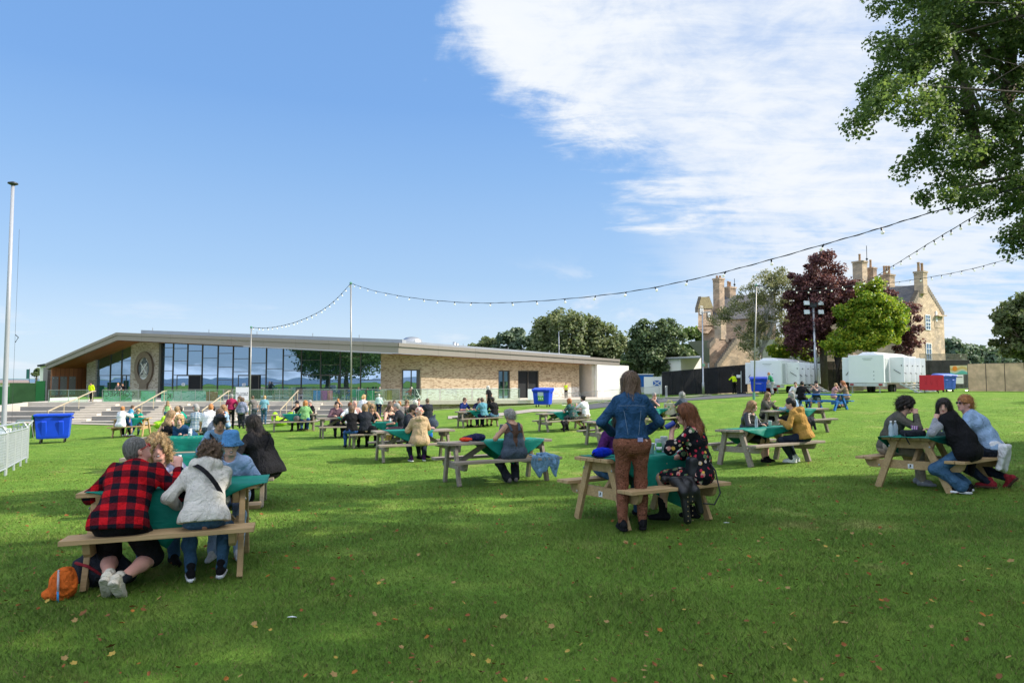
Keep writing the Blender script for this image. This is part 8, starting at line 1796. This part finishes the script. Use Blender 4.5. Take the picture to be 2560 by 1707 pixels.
    # feathers and scraps on the lawn
    for px, d, lb in ((739, 4.7, 'small white feather on the foreground grass'), (1810, 7.6, 'thin white stick on the grass right of the redhead\'s table')):
        m = MB(); m.add([(-.03, 0, .03), (0, -.008, .034), (.035, 0, .03), (0, .008, .034)], [(0, 1, 2, 3)]); setp(m.build('feather', WHITE, None, loc=gp(px, d), thick=.003), lb, 'feather')
    # deckchairs, benches and beanbags
    def deckchair(px, off, label, rz, mt):
        c = tp(px, off); r = empty('deckchair', c, rz, label, 'deckchair', 'deckchairs on the terrace'); m = MB()
        for s in (-.28, .28): m.bar((s, -.45, .42), (s, .45, 0.02), .04, .04); m.bar((s, -.5, .02), (s, .35, 1.12), .04, .04); m.bar((s, -.45, .42), (s, .3, .62), .03, .03)
        m.build('frame', WHITE, r); m = MB(); m.sheet(lambda u, v: (-.26 + .52 * u, -.42 + .76 * v, .36 - .10 * math.sin(v * 3.14) + .72 * v * v), 4, 10); m.build('sling', mt, r, thick=.01)
    deckchair(960, 1.4, 'white framed deckchair turned right, beside the man in sage', R(160), fm('cream')); deckchair(1045, 1.3, 'white framed deckchair of the white haired person', R(150), fm('navy')); deckchair(880, 1.6, 'white framed deckchair behind the green tinted glass', R(190), fm('tqgreen'))
    def bench(px, off, label):
        c = tp(px, off); r = empty('lounge_bench', c, R(4), label, 'bench', 'dark wooden lounge benches on the terrace'); m = MB(); m.box((0, 0, .42), (1.7, .6, .06)); m.build('seat', GREYW, r); m = MB(); m.box((0, .32, .80), (1.7, .05, .08)); m.box((0, .32, 1.08), (1.7, .05, .08))
        for i in range(12): m.box((-.8 + i * .145, .32, .78), (.05, .03, .6))
        m.build('backrest', GREYW, r)
        for sx in (-.8, .8):
            for sy in (-.25, .3): m = MB(); m.box((sx, sy, .34), (.07, .07, .67)); m.build('leg', GREYW, r)
        m = MB(); m.box((0, -.0, .50), (1.2, .55, .10)); m.build('cushion', fm('lgrey'), r, bevel=.03)
    bench(556, 2.6, 'slatted lounge bench left of the white sign behind glass'); bench(690, 2.8, 'slatted lounge bench behind the glass right of the doorway'); bench(752, 2.2, 'slatted lounge bench draped with a pale cloth')
    for px, off, c, lb in ((788, 1.2, (.02, .16, .5), 'blue windbreak panel behind the glass'), (805, 1.3, (.35, .04, .28), 'purple windbreak panel behind the glass'), (818, 1.4, (.62, .18, .22), 'pink windbreak panel behind the glass'), (797, 1.5, (.2, .5, .6), 'light blue windbreak panel behind the glass'), (900, 1.0, (.01, .22, .10), 'green windbreak panel behind the glass'), (925, 1.1, (.01, .26, .10), 'dark green windbreak panel right of the thin post'), (970, 1.0, (.30, .22, .05), 'olive windbreak by the brick wall')):
        c0 = tp(px, off); m = MB(); m.sheet(lambda u, v: (-.35 + .7 * u, .03 * math.sin(u * 9), .05 + .95 * v), 8, 2); o = m.build('windbreak', cloth(c, 'wb_%d' % px), None, thick=.02, loc=c0); setp(o, lb, 'windbreak', 'coloured windbreaks on the terrace')
    LG = cloth((.34, .60, .03), 'beanbag_lime')
    def bean(S): S.ell((0, 0, .22), (.42, .40, .24)); S.ell((.0, .22, .42), (.34, .20, .34)); S.fn = folds(.02, 9, 2); S.cut((0, 0, 0), (0, 0, -1))
    for k, (px, d, lb) in enumerate(((422, 36, 'lime green beanbag left, beyond the long haired girl'), (448, 38, 'lime green beanbag on the lawn edge by the steps'), (700, 36, 'lime green beanbag under the capped man\'s table'), (735, 37, 'lime green beanbag right of the other by the steps'), (868, 40, 'lime green beanbag behind the bald man in floral'), (404, 40, 'small lime beanbag at the left of the crowd'))):
        soft('beanbag', lb, gp(px, d), bean, LG, 'beanbag', .035, k)
    # little things by the road
    c = gp(1853, 61); m = MB(); m.tube([(0, 0, 0), (0, 0, 2.0)], .035, 6); r = setp(m.build('sign_post', STEEL, None, loc=c), 'thin post with small white sign by the scrim fence', 'sign'); m = MB(); m.box((-.25, -.05, 1.55), (.35, .03, .26)); m.build('sign_plate', WHITE, r); m = MB(); m.box((0, 0, .05), (.7, .5, .1)); m.build('sign_base', RUBBER, r)
    c = gp(1642, 80); m = MB(); m.box((0, 0, 1.3), (3.0, .05, 2.0)); r = setp(m.build('white_hoarding', WHITE, None, loc=c), 'white fence sheet with a blue and white cross emblem left of the scrim fence', 'hoarding'); m = MB(); m.box((0, -.04, 1.55), (.9, .02, .62)); e = m.build('flag_panel', plain('saltire_blue', (.02, .12, .45), .6), r); m = MB()
    for s in (-1, 1): m.bar((-.42, -.06, 1.55 - .28 * s), (.42, -.06, 1.55 + .28 * s), .02, .09)
    m.build('flag_cross', WHITE, e)
    c = gp(1608, 90); m = MB(); m.box((0, 0, 2.0), (2.0, 3, 1.6)); r = setp(m.build('blue_gazebo', cloth((.02, .14, .5), 'gazebo_blue'), None, loc=c), 'small blue tarpaulin shelter right of the woman in denim', 'shelter')
    m = MB(); m.box((0, 0, 2.85), (2.2, 3.1, .12)); m.build('roof', WHITE, r)
    for sx in (-.95, .95): m = MB(); m.box((sx, -1.4, .6), (.06, .06, 1.2)); m.build('leg', STEEL, r)
    a = gp(1310, 70); 
small()
# ================================================================ grass blades and fallen leaves
def grass():
    rng = np.random.default_rng(3)
    def field(d0, d1, dens, hgt, wid):
        n = int((.785 * (d1 * d1 - d0 * d0) + 3.6 * (d1 - d0)) * dens); d = np.sqrt(rng.random(n) * (d1 * d1 - d0 * d0) + d0 * d0); x = (rng.random(n) * 2 - 1) * (.785 * d + 1.8)
        z = CZ - gh(x, d); k = rng.random(n); cl = .75 + .5 * np.sin(x * 3.1 + 1.3 * np.sin(d * 2.3)) * np.sin(d * 2.7 + 1.1 * np.sin(x * 1.7)) * .5
        h = hgt * (.5 + .9 * k) * cl; a = rng.random(n) * 6.283; w = wid * (.7 + .6 * rng.random(n)); ca, sa = np.cos(a), np.sin(a)
        b = rng.random(n) * 6.283; ln = (.25 + .75 * rng.random(n)) * h; B = np.stack([x, d, z - .004], 1); T = B + np.stack([np.cos(b) * ln, np.sin(b) * ln, h], 1); Mi = B + (T - B) * .5 + np.stack([-np.cos(b) * ln * .2, -np.sin(b) * ln * .2, h * .1], 1)
        s = np.stack([ca * w, sa * w, 0 * w], 1)
        V = np.stack([B - s * .5, B + s * .5, Mi + s * .42, T, Mi - s * .42], 1).reshape(-1, 3); return V, n
    # fast height lookup
    gx = np.arange(-45, 45.01, .5); gy = np.arange(1, 48.01, .5); XX, YY = np.meshgrid(gx, gy, indexing='ij'); HG = hh(XX.ravel(), YY.ravel()).reshape(XX.shape)
    def gh(x, y):
        i = np.clip((x + 45) / .5, 0, len(gx) - 1.01); j = np.clip((y - 1) / .5, 0, len(gy) - 1.01); a = i.astype(int); b = j.astype(int); f = i - a; g = j - b
        return HG[a, b] * (1 - f) * (1 - g) + HG[a + 1, b] * f * (1 - g) + HG[a, b + 1] * (1 - f) * g + HG[a + 1, b + 1] * f * g
    VS = []; N = 0
    for a in ((2.2, 5.2, 6500, .036, .0036), (5.2, 8, 3800, .035, .0050), (8, 12, 1700, .033, .0075), (12, 19, 700, .024, .011), (19, 30, 220, .020, .017), (30, 47, 60, .018, .026)):
        V, n = field(*a); VS.append(V); N += n
    V = np.concatenate(VS); I = np.arange(N)[:, None] * 5
    F5 = I + np.arange(5)[None]
    def fn(t):
        g = t.n('ShaderNodeNewGeometry'); r = g.outputs['Random Per Island']; base = grass_col(t, g.outputs['Position'])
        c = t.mix(t.m('MULTIPLY', r, .55), base, (.30, .38, .10)); c = t.mix(t.m('GREATER_THAN', r, .955), c, (.34, .29, .12))
        d = pbsdf(t, c, .6, spec=.2); tl = t.n('ShaderNodeBsdfTranslucent'); t.set(tl.inputs[0], c); nn = t.n('ShaderNodeVectorMath', operation='NORMALIZE', i_0=t.n('ShaderNodeVectorMath', operation='ADD', i_0=g.outputs['Normal'], i_1=(0, 0, 1.8))); t.set(d.inputs['Normal'], nn); mx = t.n('ShaderNodeMixShader'); mx.inputs[0].default_value = .4; t.set(mx.inputs[1], d); t.set(mx.inputs[2], tl); return mx
    o = fast('grass', V, F5, mat('grass_blade', fn)); setp(o, 'short mown green grass covering the lawn', 'grass', kind='stuff')
    # fallen leaves
    def leafm(k, c):
        def fn2(t):
            b = pbsdf(t, t.ramp(t.noise(oc(t), 40, 3), [(.3, tuple(x * .5 for x in (c[0], c[1], c[2] * .7))), (.7, (c[0] * .92, c[1] * .85, c[2] * .6))]), .7, 0, None, spec=.2); return b
        return mat('fallen_leaf_' + k, fn2)
    kinds = [('orange', (.50, .20, .05)), ('brown', (.26, .12, .055)), ('yellow', (.58, .42, .12)), ('tan', (.46, .31, .16)), ('rust', (.34, .125, .05)), ('brown', (.30, .15, .075)), ('tan', (.40, .26, .14))]
    rnd = random.Random(8); protos = []
    for k, c in kinds:
        for sh in range(2):
            m = MB(); n = 12; pts = []; L = 1; cu = rnd.uniform(.2, .5)
            for i in range(n):
                th = 2 * math.pi * i / n; r = .5 * (1 + .35 * math.cos(th)) * (1 + (.28 if i % 2 else -.14) * (1 if sh else .35)); x, y = r * math.cos(th), r * math.sin(th) * (.62 if not sh else .85); pts.append((x, y, .10 + cu * (abs(y) * .9) + .35 * cu * x * x))
            m.add([(0, 0, .06)] + pts, [(0, i + 1, (i + 1) % n + 1) for i in range(n)]); me = bpy.data.meshes.new('fallen_leaf'); me.from_pydata(m.v, [], m.f); me.materials.append(leafm(k, c)); protos.append((k, me, m))
    P = []
    while len(P) < 1350:
        d = 3.3 + (rnd.random() ** 1.15) * 14 if rnd.random() < .9 else rnd.uniform(10, 30); x = rnd.uniform(-.77, .77) * d
        if d > 11 and rnd.random() < .35: continue
        if rnd.random() > .35 + .65 * (.5 + .5 * math.sin(x * 1.1 + 2 * math.sin(d * .7))): continue
        P.append((d, x, rnd.uniform(.014, .032) * (1.25 if rnd.random() < .15 else 1)))
    P.sort(key=lambda q: -q[2] / q[0]); rest = MB()
    for i, (d, x, s) in enumerate(P):
        k, me, mb = protos[rnd.randrange(len(protos))]; z = gz(x, d) + rnd.uniform(.022, .038); rot = Matrix.Rotation(rnd.random() * 6.28, 3, 'Z') @ Matrix.Rotation(rnd.uniform(-.6, .6), 3, 'X') @ Matrix.Rotation(rnd.uniform(-.5, .5), 3, 'Y')
        if i < 300:
            o = bpy.data.objects.new('fallen_leaf', me); COL.objects.link(o); o.location = (x, d, z); o.rotation_euler = rot.to_euler(); o.scale = (s * 1.25,) * 3; setp(o, 'curled dry %s leaf lying on the grass' % k, 'leaf', 'fallen leaves scattered on the lawn')
        else: rest.add([Vector((x, d, z)) + rot @ (Vector(v) * s * 1.25) for v in mb.v], mb.f)
    o = rest.build('fallen_leaves', leafm('mixed', (.30, .12, .045))); setp(o, 'many small dry leaves scattered over the lawn', 'leaves', kind='stuff')
grass()
